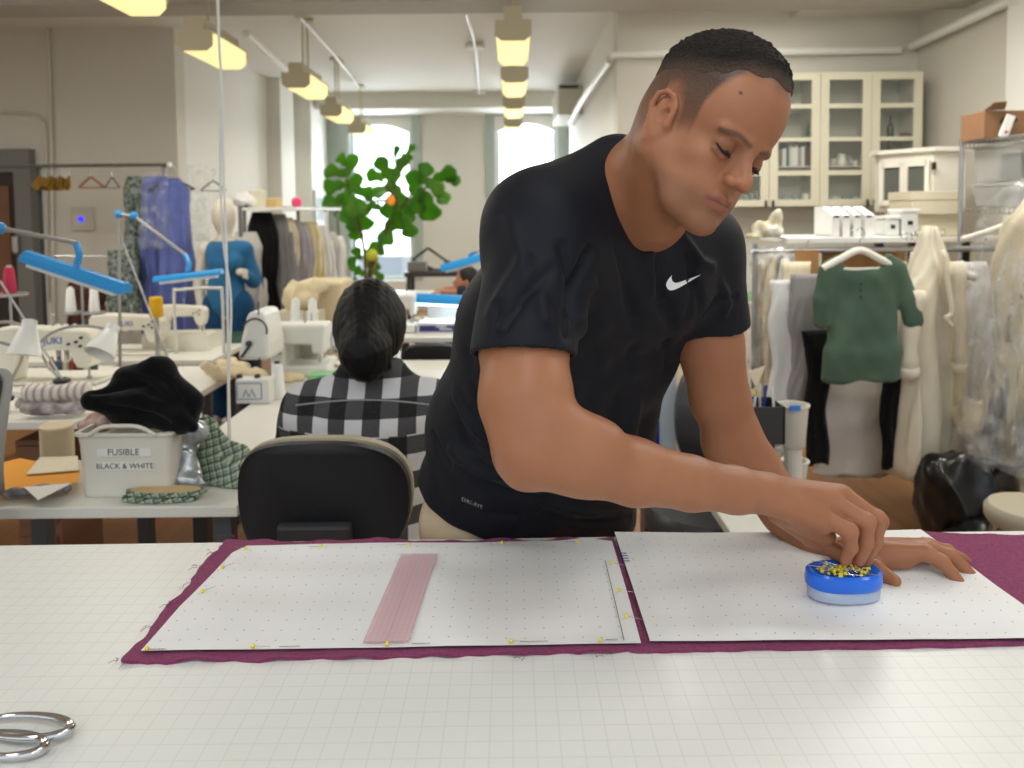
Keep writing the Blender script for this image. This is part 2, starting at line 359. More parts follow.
for k, (x, Y) in enumerate([(.02,4.8),(.035,6.34),(.035,7.95),(.03,9.65)]):
    fixture(x, Y, .82, 2.53, .225, ['cream hanging tube light, nearest of the middle row','cream hanging tube light, second of the middle row from the front','cream hanging tube light, third of the middle row','cream hanging tube light farthest back in the middle row'][k])
fixture(-1.9, 3.3, .84, 2.53, .235, 'cream tube light cut by the top edge, above the left wall', drop=False)
fixture(.75, 3.2, .72, 2.54, .21, 'cream tube light just peeping in at the top edge above the man', drop=False)
# light fittings behind the photographer carry on the same rows
for x, y in ((-1.6,.2),(.1,.4),(1.7,.2),(.0,-1.0)): area('tube_or_fill_light', (x,y,2.62), .3, 1.2, 7.2, (.93,.98,1))
area('tube_or_fill_light', (2.0,4.0,2.9), .3, 1.2, 34, (1,.97,.9)); area('tube_or_fill_light', (2.2,2.2,2.9), .3, 1.2, 22, (1,.97,.92)); area('tube_or_fill_light', (-3.6,3.4,2.9), .3, 1.2, 34, (1,.96,.88)); area('tube_or_fill_light', (-5.2,3.6,2.9), .3, 1.2, 22, (1,.96,.88))  # added fill lamps without fittings, brightening the dim back walls
area('tube_or_fill_light', (2.0,4.7,2.8), .3, 1.2, 12, (1,.97,.9), (.5,0,0)); area('tube_or_fill_light', (1.8,6.0,3.02), 1.2, .25, 3, (1,.96,.88))  # unseen fill added to lift the dark wall above the cabinets
# conduits and pipes
pipem = mat('pipe_paint', (205,203,192), .45); pipew = mat('pipe_white', (232,232,226), .4)
def pipe(name, pts, r, m_, label, cat='pipe', sm=True): m = MB(); m.tube(spline(pts, 6) if sm and len(pts) > 2 else pts, r, 8); return m.build(name, m_, smooth=True, label=label, cat=cat)
pipe('conduit', [at(47,20,7.16),at(50,100,7.16),at(54,330,7.16)], .014, pipem, 'thin vertical pipe running down the left grey wall')
pipe('conduit', [at(-20,112,7.16),at(20,113,7.16),at(35,115,7.16),at(43,124,7.16),at(46,140,7.16),at(47,300,7.16)], .012, pipem, 'bent pipe curving down over the door at the far left', sm=True)
pipe('ceiling_pipe', [at(912,46,6.42),at(1040,-14,4.9)], .035, pipew, 'thick white pipe slanting up along the right wall')
pipe('wall_pipe', [at(610,55,6.44),at(900,50,6.44)], .03, pipew, 'white pipe running level above the glass cabinet')
pipe('ceiling_pipe', [at(610,60,6.6),at(585,96,8.2),at(570,122,10.5)], .035, pipew, 'white pipe receding along the inner wall above the man\'s shoulder')
pipe('ceiling_pipe', [at(246,34,5.95),at(290,74,8.0),at(303,87,9.5)], .03, pipew, 'white pipe receding along the wall behind the left lights')
pipe('ceiling_conduit', [at(466,14,6.2),at(475,48,8.0),at(479,94,11.1)], .012, pipew, 'thin ceiling conduit running back between the light rows')
pipe('ceiling_conduit', [at(300,18,6.2),at(340,62,8.4),at(362,92,10.8)], .012, pipew, 'thin ceiling conduit above the left light row')
for px, py, Y in ((475,49,8.0),(479,94,11.1)):
    m = MB(); p = at(px,py,Y); m.lathe(p,[(.09,0),(.1,.02),(.09,.05)],14); m.build('junction_box', pipew, smooth=True, label='round white ceiling box on the thin conduit'+(' nearer the beam' if Y < 9 else ' near the windows'), cat='junction box')
# door at the far left
dk = mat('door_dark', (58,50,46), .5); brn = mat('door_panel_brown', (122,84,60), .5); gf = mat('door_frame_grey', (122,122,118), .6)
d = bpy.data.objects.new('door_1', None); COL.objects.link(d); p0 = at(0,330,7.1); d.location = (-5.1,7.15,0); d['kind'] = 'structure'
x1 = at(18,250,7.12)[0]; xf = at(34,250,7.12)[0]; zt = at(10,172,7.12)[2]; zf = at(10,149,7.12)[2]
m = MB(); m.bx(x1,xf,7.1,7.2,0,zf); m.bx(x1-1.2,x1,7.1,7.2,zt,zf); m.build('door_frame', gf, d)
m = MB(); m.bx(x1-1.1,x1,7.14,7.19,0,zt); m.build('door_leaf', dk, d)
m = MB(); m.bx(x1-1.0,at(11,250,7.12)[0],7.12,7.145,.75,at(5,186,7.12)[2]); m.build('door_panel', brn, d)
m = MB(); p = at(17,244,7.08); m.box(p,(.05,.06,.14)); p = at(17,252,7.08); m.ball(p,.03); m.build('door_handle', mat('steel',(190,190,192),.25,1), d)
sc.view_settings.view_transform = 'Standard'; sc.view_settings.look = 'None'; sc.view_settings.gamma = 1; sc.view_settings.exposure = 0.1
# ================================================================ the man at the cutting table
TZ = .92   # height of the cutting table
from mathutils.bvhtree import BVHTree
HR = _Rz(math.radians(-60.9)) @ _Ry(math.radians(23.6)) @ _Rx(math.radians(-20.5)); HC = np.array([.250, 1.0102, 1.5849])
def H(f, l, u): return HC+HR @ (np.array([f, l, u])*.0096)
def he(c, r, k=1.5, kind='u', M=None): return ell(H(*c), np.array(r)*.0096, HR if M is None else HR@M, k*.0096, kind)
def hc(a, b, ra, rb=None, k=1.0, kind='u'): return cap(H(*a), H(*b), ra*.0096, None if rb is None else rb*.0096, k*.0096, kind)
def head_ops(face=True):
    o = [he((-1.3,0,4.8),(10.0,7.6,8.7),1), he((3.2,0,3.9),(5.15,6.4,6.9),1.5), he((-4.3,0,1),(7.0,6.7,6.6),2),
         he((2.9,0,-2.6),(4.7,5.7,7.0),1.2)]
    for s in (-1,1):
        o += [hc((0,s*5.6,-4.2),(4.8,s*3.4,-8.8),1.5,1.4,2.0), hc((4.8,s*3.4,-8.8),(7.0,s*1.0,-9.9),1.4,1.4,1.4), he((4.5,s*3.9,-2.6),(2.2,1.7,1.6),1.6),
              he((5.6,s*3.0,-5.6),(1.8,1.7,2.3),1.6)]
    o += [he((7.2,0,-9.9),(1.5,1.9,1.4),1.2), he((6.7,0,-6.3),(1.9,2.9,2.6),1.4)]
    if face:
        for s in (-1,1):
            o += [hc((8.0,s*1.0,1.5),(6.7,s*4.6,1.55),.75,.6,1.0), he((8.7,s*3.0,-.25),(1.7,1.9,1.15),.9,'s')]
        o += [hc((7.3,0,2.2),(8.0,0,.3),.8,.6,1.2), hc((8.0,0,.3),(10.0,0,-2.7),.6,.85,.9), he((10.2,0,-3.2),(.98,.9,.85),.7), hc((7.2,0,0),(8.3,0,-3),.9,1.3,.8)]
        for s in (-1,1):
            o += [he((6.55,s*3.15,-.1),(1.30,1.55,1.25),.3), hc((7.1,s*1.7,-1.15),(7.45,s*3.1,-1.45),.25,.28,.5), hc((7.45,s*3.1,-1.45),(6.8,s*4.5,-1.05),.28,.25,.5),
                  he((9.05,s*1.4,-3.5),(1.05,.66,.75),.6), hc((8.7,s*2.35,-2.9),(7.9,s*2.45,-4.3),.12,.15,.4,'s'), he((9.4,s*.75,-4.35),(.55,.32,.4),.2,'s')]
        # lips: upper bow, lower lip, the line between
        for s in (-1,1):
            o += [hc((8.85,0,-5.95),(8.4,s*1.2,-6.05),.34,.32,.5), hc((8.4,s*1.2,-6.05),(7.3,s*2.6,-6.6),.32,.12,.5),
                  hc((8.65,0,-7.15),(8.35,s*.9,-7.15),.46,.44,.5), hc((8.35,s*.9,-7.15),(7.3,s*2.4,-6.8),.44,.14,.5)]
        for s in (-1,1): o += [hc((9.35,0,-6.6),(8.75,s*1.3,-6.6),.12,.12,.22,'s'), hc((8.75,s*1.3,-6.6),(7.2,s*2.9,-6.75),.12,.10,.25,'s')]
        o += [he((9.0,0,-8.25),(.7,1.6,.4),.7,'s'), hc((9.0,0,-4.7),(9.35,0,-5.5),.12,.14,.4,'s')]
    for s in (-1,1):   # ears: body, helix rim, lobe, hollow
        e = [(.9,s*7.2,-1.2),(.7,s*7.55,1.2),(-.3,s*8.0,2.6),(-1.7,s*8.4,2.9),(-2.9,s*8.7,2.0),(-3.1,s*8.7,.4),(-2.5,s*8.35,-1.3),(-1.5,s*7.9,-2.7),(-.5,s*7.4,-3.4)]
        e = [(-1+(a+1)*.82,b_*1.0,-.2+(c_+.2)*.88) for a,b_,c_ in e]
        o += [he((-1.0,s*7.6,0),(1.95,.62,2.6),.3), he((-.6,s*7.6,-2.8),(.8,.5,.8),.5), he((-.3,s*8.1,-.4),(.8,.9,1.1),.3,'s'), he((-1.0,s*8.5,1.2),(.9,.5,.8),.3,'s')]
        o += [hc(e[i],e[i+1],.36,.36,.2) for i in range(1,len(e)-1)]
        o += [hc((.55,s*7.7,-1.3),(.35,s*7.8,-.3),.35,.3,.3), hc((-1.7,s*8.15,1.2),(-1.9,s*8.15,-1.4),.26,.26,.25)]
    return o
skin = mat('skin_man', (188,128,98), .43, bump=.07, bscale=420, sss=.12, spec=.35)
nt, b = nodes(skin)
tcn = nt.nodes.new('ShaderNodeTexCoord')
def attr(nt, nm): a = nt.nodes.new('ShaderNodeAttribute'); a.attribute_name = nm; return a.outputs['Fac']
def noisef(nt, sc_, det=4, kind='Object'):
    tc = nt.nodes.new('ShaderNodeTexCoord'); n = nt.nodes.new('ShaderNodeTexNoise'); n.inputs['Scale'].default_value = sc_; n.inputs['Detail'].default_value = det
    nt.links.new(tc.outputs[kind], n.inputs['Vector']); return n.outputs['Fac']
base = mixc(nt, noisef(nt, 14), (150,99,70), (168,114,83))
c = mixc(nt, attr(nt,'red'), base, (176,98,80))
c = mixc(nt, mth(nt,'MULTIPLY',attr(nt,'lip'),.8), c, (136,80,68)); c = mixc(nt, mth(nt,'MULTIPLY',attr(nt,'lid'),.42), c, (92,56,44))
sp = mth(nt, 'MULTIPLY', attr(nt,'stub'), mth(nt, 'ADD', mth(nt,'MULTIPLY', noisef(nt, 900, 1), .8), .25))
c = mixc(nt, sp, c, (88,66,56))
hr_ = mth(nt, 'MULTIPLY', attr(nt,'hair'), mth(nt, 'ADD', mth(nt,'MULTIPLY', noisef(nt, 700, 2), .9), .45)); hr_ = mth(nt,'MINIMUM', hr_, 1.0)
c = mixc(nt, hr_, c, (66,54,47)); c = mixc(nt, attr(nt,'mole_mouthline'), c, (70,40,32))
nt.links.new(c, b.inputs['Base Color'])
# ---- joints
NB = at(640,194,1.155); SR = at(541,228,1.11); SL = at(701,246,1.30)
ER = at(533,445,.97); EL = at(742,450,1.37)
def A(*l): return [at(*q) for q in l]
body = head_ops()
body += [cap(H(-2.5,0,-2), NB, .060, .056, .03), cap(H(-5,0,-1), at(632,176,1.19), .044, .044, .03), cap(H(3.0,0,-7.5), at(650,212,1.13), .03, .04, .04)]
for s, q in ((-1, at(655,226,1.10)), (1, at(668,226,1.14))): body.append(cap(H(-1.5,s*5.2,-4.5), q, .018, .014, .035))
body += [cap(NB, at(560,222,1.16), .05, .045, .03), cap(NB, at(675,245,1.28), .05, .045, .03), cap(NB, at(590,300,1.32), .055, .075, .05), cap(at(590,300,1.32), at(540,480,1.50), .075, .075, .05)]
# right arm (near)
body += chain(A((540,228,1.11),(526,290,1.07),(524,345,1.03),(526,400,.985)), [.062,.0585,.0585,.057], .012)
body += chain(A((526,400,.985),(534,441,.965),(566,454,.965)), [.057,.050,.047], .02)
body += chain(A((540,446,.965),(585,458,.975),(635,472,1.0),(690,483,1.03),(735,490,1.055),(765,493,1.075)), [.048,.0475,.042,.035,.0305,.029], .012)
body += [cap(at(519,460,.968), at(524,468,.968), .026, .026, .02), cap(at(548,425,.955), at(600,445,.965), .034, .03, .02)]
# left arm (far)
body += chain(A((701,246,1.30),(707,300,1.315),(710,345,1.33),(720,400,1.35),(736,446,1.36)), [.06,.0555,.0555,.051,.046], .012)
body += chain(A((732,436,1.36),(752,468,1.355),(786,512,1.32),(815,545,1.275),(838,556,1.245)), [.049,.047,.040,.030,.026], .015)
body += [cap(at(724,448,1.35), at(736,462,1.35), .03, .034, .03)]
# right hand, pinching a pin: wrist, back of hand, five fingers
W = at(768,494,1.08)
mcp = A((820,514,1.085),(832,502,1.098),(840,494,1.115),(843,494,1.138))     # little .. index
r0 = [.0125,.0135,.0140,.0135]
for i, q in enumerate(mcp): body += [cap(W+(q-W)*.05, q, .0215, r0[i], .012)]
body += [cap(at(785,504,1.07), at(824,524,1.088), .020, .014, .015), cap(at(790,515,1.10), at(825,535,1.11), .018, .015, .018)]
fing = [([(820,514,1.085),(849,531,1.075),(851,547,1.078),(845,561,1.085)], [.0135,.0115,.0095,.0072]),
        ([(832,502,1.098),(866,522,1.088),(866,543,1.090),(859,561,1.095)], [.0145,.0125,.0105,.0082]),
        ([(840,494,1.115),(877,518,1.105),(876,541,1.108),(866,562,1.110)], [.0132,.0112,.0096,.0078]),
        ([(843,494,1.138),(880,521,1.132),(874,545,1.128),(861,566,1.122)], [.013,.0108,.0092,.0075])]
for pts, rs in fing: 
    P = A(*pts); body += chain(P, rs, .0035); body += [ell(P[1], [rs[1]*1.08]*3, k=.005)]
P = A((780,512,1.12),(812,537,1.13),(838,552,1.128),(855,566,1.118)); body += chain(P, [.019,.0145,.0118,.0088], .006)
def atL(px,py,Y): return at(px,py,Y*.966)
def AL(*l): return [atL(*q) for q in l]
# left hand, flat on the paper
WL = atL(842,553,1.255)
ml = AL((926,553,1.215),(930,549,1.238),(929,546,1.262),(924,545,1.282))     # index .. little
rl = [.0135,.0135,.0125,.0115]
for i, q in enumerate(ml): body += [cap(WL+(q-WL)*.05, q, .0195, rl[i], .012)]
fl = [([(926,553,1.215),(942,562,1.203),(952,573,1.198),(959,581,1.196)], [.0125,.0105,.0092,.0078]),
      ([(930,549,1.238),(950,556,1.228),(964,568,1.222),(973,576,1.218)], [.0125,.0108,.0092,.0076]),
      ([(929,546,1.262),(947,551,1.268),(962,559,1.272),(972,566,1.274)], [.0118,.010,.0088,.0074]),
      ([(924,545,1.282),(938,549,1.31),(950,555,1.325),(958,560,1.33)], [.0108,.0088,.0078,.0066])]
for pts, rs in fl:
    P = AL(*pts); body += chain(P, rs, .0035); body += [ell(P[1], [rs[1]*1.05]*3, k=.005)]
P = AL((858,562,1.22),(876,569,1.205),(888,577,1.192)); body += chain(P, [.017,.0128,.0105], .008); body += [cap(P[2], atL(895,581,1.182), .0105, .0090, .004)]
body += [cap(atL(858,560,1.235), atL(905,560,1.225), .017, .013, .012)]
BV, BF = sdf_mesh(body, .0021)
BV = relax(BV, BF, 1, .35)
q = (BV-HC)@HR/.0096; f_, l_, u_ = q.T; hm = (np.abs(f_) < 14) & (np.abs(l_) < 10) & (np.abs(u_+1) < 15)
ub = np.interp(f_, [-14,-8,-5,-3.6,-3.2,-.4,.6,1.2,3.0,3.8,4.4,5.2,6.2,7.4,12],[-7,-6,-4.5,-3,3.2,2.8,1.4,-1.2,-.8,3.6,6.0,8.2,8.9,9.0,9.0])
ub = ub+.4*vnoise(q, 2.0, 3)
hair = np.where(hm, np.maximum(sstep(-1.2,2.4,u_-ub)*np.interp(u_,[-6,-3,0,3,6],[.4,.55,.6,.85,1.05]),0), 0)
ear = (np.abs(l_) > 7.75) & (u_ < 3.5) & (u_ > -4.5) & (f_ > -3.7) & (f_ < 1.5) ; hair[ear & hm] = 0
def seg(P, a, b_): a = np.array(a,float); ab = np.array(b_,float)-a; t = np.clip((P-a)@ab/(ab@ab),0,1); return np.linalg.norm(P-a-t[:,None]*ab,axis=1)
brow = np.zeros(len(q))
for s in (-1,1):
    d = np.minimum(seg(q,(9.0,s*1.2,1.15),(8.3,s*3.2,1.75)), seg(q,(8.3,s*3.2,1.75),(6.7,s*5.3,1.2))); brow = np.maximum(brow, 1-sstep(.2,.62,d))
hair = np.maximum(hair, np.where(hm, brow*.8, 0))
lip = np.zeros(len(q))
for s in (-1,1):
    for a, b_, w in (((9.7,0,-6.0),(9.1,s*1.3,-6.2),.5),((9.1,s*1.3,-6.2),(8.1,s*2.4,-6.6),.35),((9.7,0,-7.2),(9.4,s*.9,-7.2),.55),((9.4,s*.9,-7.2),(8.2,s*2.3,-6.8),.4)):
        lip = np.maximum(lip, 1-sstep(w*.75,w*1.15,seg(q,a,b_)))
lip = np.where(hm, lip, 0)
stub = np.where(hm, np.maximum(sstep(-5.2,-7.5,u_)*sstep(-13.5,-11,u_)*sstep(-1,2,f_)*.55, (1-sstep(.6,1.2,seg(q,(9.6,1.5,-5.1),(9.6,-1.5,-5.1))))*.5), 0)*(1-lip)
stub = np.where(np.linalg.norm(q-np.array([9.2,0,-3.4]),axis=1) < 1.6, 0, stub)
red = np.where(hm, np.maximum(np.where(ear,.45,0), 1-sstep(.6,2.2,np.linalg.norm(q-np.array([10.6,0,-3.4]),axis=1)))*.18, 0)
for pts, rs in fing+fl: red = np.maximum(red, (1-sstep(.006,.016,np.linalg.norm(BV-at(*pts[3]),axis=1)))*.3+(1-sstep(.005,.014,np.linalg.norm(BV-at(*pts[1]),axis=1)))*.25)
mole_mouthline = np.zeros(len(q))
for p_, r_ in (((7.3,-4.5,-2.3),.22),((6.5,-5.1,6.2),.16)): mole_mouthline = np.maximum(mole_mouthline, np.where(hm, 1-sstep(r_*.7,r_*1.4,np.linalg.norm((q-np.array(p_))*[.5,1,1],axis=1)), 0))
lid = np.zeros(len(q))  # brown shading around the eye sockets, painted into the skin colour
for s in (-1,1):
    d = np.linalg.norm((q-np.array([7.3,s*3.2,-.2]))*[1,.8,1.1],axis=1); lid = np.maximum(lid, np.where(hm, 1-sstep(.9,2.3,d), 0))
for s in (-1,1): mole_mouthline = np.maximum(mole_mouthline, np.where(hm, .75*(1-sstep(.07,.24,np.minimum(seg(q*[.25,1,1],(2.2,0,-6.60),(2.1,s*1.3,-6.60)),seg(q*[.25,1,1],(2.1,s*1.3,-6.60),(1.8,s*2.8,-6.78))))), 0))  # darkening in the crease between the lips, painted in through this mask
man = empty('person', (at(530,500,1.5)[0], 1.55, 0), 'man in a black short-sleeved sports t-shirt bending over the white cutting table, pinning', 'person')
npmesh('body', BV, BF, skin, man, col=dict(hair=hair, lip=lip, stub=stub, red=red, mole_mouthline=mole_mouthline, lid=lid))
# ---- eyes, lashes
eyew = mat('eyeball_white', (205,195,188), .2); irism = mat('iris_brown', (40,22,14), .15); lash = mat('lash_black', (22,15,12), .7)
for s in (-1,1):
    m = MB(); m.ball(H(6.62,s*3.15,-.34), 1.10*.0096, 20, 14); e = m.build('eyeball', eyew, man, smooth='all')
    m = MB(); m.ball(H(6.85,s*3.1,-.50), .93*.0096, 16, 12); m.build('iris', irism, e, smooth='all')
    arc = [(7.15,1.7,-.72),(7.55,2.4,-.84),(7.70,3.1,-.88),(7.50,3.9,-.78),(6.95,4.75,-.36)]
    m = MB(); m.tube(spline([H(a,s*b_,c) for a,b_,c in arc],5), .0012, 6)
    for i in range(15):
        p = spline([H(a,s*b_,c) for a,b_,c in arc],5)[3+i]; d = HR@np.array([.7,s*(.1*(i-7)/7+.1),-.75]); m.tube([p, p+d*.0025, p+d*.0045+HR@np.array([.001,0,0])], [.0005,.0004,.0002], 4)
    m.build('eyelashes', lash, man, smooth='all')
# ---- hair: short curls on the crown, fading at the sides
hops = head_ops(False)[:4]
def hairf(P):
    q = (P-HC)@HR/.0096; d = evalf(P, hops); f_, l_, u_ = q.T
    ub = np.interp(f_, [-14,-8,-5,-3,0,2,3.3,4.2,5.2,6.2,7.4,12],[4,4,4.8,5.4,5.8,6.4,7.0,7.7,8.6,9.15,9.2,9.2])+.35*vnoise(q, 1.7, 5)
    t = sstep(0,4.5,u_-ub)*.68+sstep(-.3,.5,u_-ub)*.9-.84
    curl = (np.abs(vnoise(q, 5.5, 11))*.24+vnoise(q, 9, 4)*.07)*sstep(.2,3,u_-ub)
    return d-(t+curl)*.0096
HV, HF = sdf_mesh([('u', hairf, .001, H(-1,0,5), .115)], .0019)
hm_ = mat('hair_man', (56,47,42), .75, noise=.5, nscale=260, bump=.7, bscale=500, spec=.3)
nt, b = nodes(hm_); q = (HV-HC)@HR/.0096; hu = np.interp(q[:,0], [-14,-8,-5,-3,0,2,3.3,4.2,5.2,6.2,7.4,12],[4,4,4.8,5.4,5.8,6.4,7.0,7.7,8.6,9.15,9.2,9.2])
nt.links.new(mixc(nt, mth(nt,'MULTIPLY',attr(nt,'fade'),mth(nt,'ADD',noisef(nt,500,2),.35)), mixc(nt, noisef(nt,260,3), (22,18,16), (44,36,32)), (96,76,64)), b.inputs['Base Color'])
npmesh('hair', HV, HF, hm_, man, col=dict(fade=1-sstep(-.3,3.2,q[:,2]-hu)), label='short dark curly hair fading at the sides')
# ---- t-shirt
def fn(ops, k=None): return lambda P: evalf(P, ops)
T = [cap(at(488,500,1.47), at(574,518,1.56), .128, .118, .05), cap(at(488,500,1.47), at(499,425,1.39), .128, .118, .05), cap(at(570,518,1.56), at(592,425,1.46), .116, .106, .05),
     cap(at(499,425,1.39), at(532,330,1.28), .118, .115, .05), cap(at(592,425,1.46), at(622,335,1.38), .11, .10, .05),
     cap(at(532,330,1.28), at(562,245,1.17), .115, .092, .05), cap(at(622,335,1.38), at(664,270,1.28), .10, .082, .05),
     cap(at(562,245,1.17), at(664,270,1.28), .092, .082, .05), cap(at(556,252,1.14), at(542,232,1.12), .08, .066, .05), cap(at(540,470,1.46), at(600,300,1.28), .12, .10, .05),
     cap(at(540,230,1.115), at(616,170,1.19), .067, .054, .05), cap(at(700,246,1.305), at(634,192,1.20), .062, .055, .05), cap(at(585,290,1.20), at(655,285,1.25), .075, .07, .05)]
hemC = at(475,521,1.38); hemN = np.cross(at(640,545,1.47)-hemC, at(415,480,1.45)-hemC); hemN /= np.linalg.norm(hemN); hemN *= -np.sign(hemN[2])
def sleeve(a, b_, ra, rb, inner, n):
    a, b_ = np.array(a), np.array(b_); n = n/np.linalg.norm(n); ax = (b_-a)/np.linalg.norm(b_-a); out = cap(a, b_+ax*.04, ra, rb*.985)[1]; inn = cap(b_-ax*.03, b_+ax*.12, inner, inner)[1]
    return lambda P: np.maximum(np.maximum(out(P), (P-b_)@n), -inn(P))
def shirtf(P):
    t = evalf(P, T)
    t = -smin(-t, -((P-hemC)@hemN), .012)
    d = smin(t, sl1(P), .035); d = smin(d, sl2(P), .03)
    nk = np.minimum(cap(H(-2.0,0,-2), at(643,190,1.16), .065, .065)[1](P), cap(H(-2,0,-2), at(648,194,1.14), .060, .062)[1](P))
    return -smin(-d, nk, .012)
sl1 = sleeve(SR, at(523,356,1.02), .075, .0705, .0635, at(523,356,1.02)-at(524,290,1.05))
sl2 = sleeve(SL, at(711,324,1.325), .067, .066, .059, at(711,328,1.325)-at(711,290,1.31))
SV, SF = sdf_mesh([('u', shirtf, .001, at(580,340,1.3), .48)], .0032)
N = vnormals(SV, SF); SV = relax(SV, SF, 2, .5)
def uv_(P, a, b_):   # pixel-free frame: coordinate along and across a fold direction
    a, b_ = np.array(a), np.array(b_); d = (b_-a)/np.linalg.norm(b_-a); t = (P-a)@d; w = P-a-t[:,None]*d; return t/np.linalg.norm(b_-a), w
def fold(P, pts, w, amp):
    d = np.full(len(P), 9.); tt = np.zeros(len(P)); L = len(pts)-1
    for i in range(L):
        a, b_ = np.array(pts[i]), np.array(pts[i+1]); ab = b_-a; t = np.clip((P-a)@ab/(ab@ab),0,1); e = np.linalg.norm(P-a-t[:,None]*ab,axis=1); m = e < d; d = np.where(m, e, d); tt = np.where(m, (i+t)/L, tt)
    return amp*np.exp(-(d/w)**2)*np.sin(np.clip(tt,0,1)*PI)**.5
disp = .0016*vnoise(SV*[1,1,.35], 45, 2)+.0012*vnoise(SV*[1,1,.5], 90, 8)
hm2 = np.minimum(np.abs((SV-at(523,356,1.02))@((at(523,356,1.02)-at(524,290,1.05))/np.linalg.norm(at(523,356,1.02)-at(524,290,1.05)))), np.abs((SV-at(711,324,1.325))[:,2])); disp *= sstep(.0,.04,hm2)*.9+.1
def surf(px, py):  # where the shirt lies at this spot
    d = ray(px, py); h = sbvh.ray_cast(V(CAM), V(d/np.linalg.norm(d))); return np.array(h[0]) if h[0] is not None else None
sbvh = BVHTree.FromPolygons(SV.tolist(), SF.tolist())
FL = [([(500,330),(520,300),(560,262)],.009,-.004),([(486,320),(505,285),(530,250)],.010,.003),([(585,430),(560,405),(575,380)],.010,-.006),([(470,345),(480,400),(500,440)],.012,-.006),([(452,380),(470,420),(490,445)],.010,.006),([(690,330),(700,300),(690,270)],.007,-.004),([(640,235),(650,260),(652,300)],.008,.004),([(612,240),(625,275),(632,320)],.009,-.004),([(566,345),(573,300),(585,262),(592,245)],.010,-.010),([(572,370),(580,320),(596,280)],.012,.006),([(560,240),(568,270),(572,300)],.008,-.005),
      ([(655,255),(662,300),(665,350)],.010,-.006),([(668,300),(672,330),(668,372)],.009,-.007),([(690,250),(694,280),(686,320)],.008,-.006),([(684,235),(700,262),(716,268)],.007,.005),
      ([(620,380),(612,430),(600,500)],.014,-.007),([(640,360),(632,420),(622,480)],.013,.006),([(600,310),(602,360),(596,420)],.013,.005),([(630,290),(634,340),(628,390)],.012,-.005),
      ([(455,420),(462,440),(480,452)],.010,-.009),([(448,445),(475,470),(520,478)],.012,.007),([(460,462),(490,488),(545,500)],.011,-.007),([(470,440),(500,462),(530,490)],.010,.006),
      ([(425,500),(460,503),(520,515)],.009,-.004),([(540,500),(590,512),(636,500)],.010,.006),([(540,512),(590,524),(632,516)],.009,-.005),([(432,430),(440,455),(452,470)],.010,-.006),
      ([(495,300),(500,330),(505,348)],.010,-.004),([(540,290),(545,320),(550,350)],.009,.004),([(505,210),(520,250),(530,290)],.012,.003),([(720,280),(728,300),(722,322)],.007,.004),([(700,318),(716,300),(738,296)],.006,-.004)]
for pts, w, a in FL:
    P = [surf(*p) for p in pts]; P = [p for p in P if p is not None]
    if len(P) > 1: disp = disp+1.9*fold(SV, P, w, a)*sstep(.0,.03,hm2)
SV = SV+N*disp[:,None]; SV = relax(SV, SF, 1, .4)
navy = mat('jersey_black_navy', (13,15,24), .6, bump=.10, bscale=900, sheen=.03, spec=.25)
shirt = npmesh('t_shirt', SV, SF, navy, man, label='black short-sleeved sports t-shirt')
sbvh = BVHTree.FromPolygons(SV.tolist(), SF.tolist())
def decal(name, P2, faces, m, parent, lift=.0006, bvh=None, **tg):
    mb = MB(); vs = []
    for p in P2:
        d = ray(*p); d = d/np.linalg.norm(d); h = (bvh or sbvh).ray_cast(V(CAM), V(d)); 
        vs.append(np.array(h[0])-d*lift if h[0] is not None else vs[-1])
    mb.add(vs, faces); return mb.build(name, m, parent, **tg)
up = spline([(672,275),(671.5,278),(672.8,281.3),(676,282.8),(682,281.3),(691,278),(701.3,274.5)],6); dn = spline([(672,275),(667.4,281),(666.3,286),(670,290.3),(677,288.7),(687,283.2),(701.3,274.5)],6)
n_ = len(up); white = mat('print_white', (235,235,235), .5)
decal('swoosh_logo', [*up, *[(np.array(a)+b_)/2 for a, b_ in zip(up,dn)], *dn], [(i,i+1,n_+i+1,n_+i) for i in range(n_-1)]+[(n_+i,n_+i+1,2*n_+i+1,2*n_+i) for i in range(n_-1)], white, shirt, label='white swoosh logo on the chest')
c_ = bpy.data.curves.new('t', 'FONT'); c_.body = 'DRI-FIT'; c_.size = 7.0; c_.space_character = 1.1; t_ = bpy.data.objects.new('t', c_); COL.objects.link(t_); bpy.context.view_layer.update()
me = bpy.data.meshes.new_from_object(t_.evaluated_get(bpy.context.evaluated_depsgraph_get())); bpy.data.objects.remove(t_)
P2 = [(461.5+v.co.x*.86, 500.5+v.co.x*.36-v.co.y*.75) for v in me.vertices]
decal('hem_lettering', P2, [tuple(p.vertices) for p in me.polygons], mat('print_grey', (170,170,175), .5), shirt, label='small grey lettering by the hem')
# collar band and sleeve hem stitching
def ring_on(bv, ctr, axis, r, n=48):  # closest-surface ring
    return None
# ---- trousers and shoes
TR = [cap(at(500,500,1.49), at(580,515,1.56), .108, .104, .05)]
hipR, hipL = at(493,520,1.49), at(578,530,1.57)
fr, fl_ = np.array([hipR[0]-.03, 1.60, .10]), np.array([hipL[0]+.06, 1.70, .10])
TR += [cap(at(480,520,1.45), at(484,600,1.46), .112, .10, .03), cap(hipR, hipR*.5+fr*.5+np.array([.01,-.02,0]), .10, .078, .05), cap(hipR*.5+fr*.5+np.array([.01,-.02,0]), fr, .078, .062, .03),
       cap(hipL, hipL*.5+fl_*.5+np.array([.01,-.02,0]), .10, .078, .05), cap(hipL*.5+fl_*.5+np.array([.01,-.02,0]), fl_, .078, .062, .03)]
TR.append(('s', lambda P: P[:,2]-.075, .004, np.array([0,1.65,.0]), 1.0)); TR.append(('s', lambda P: -(P[:,2]-.985), .004, np.array([0,1.5,1.2]), 1.0))
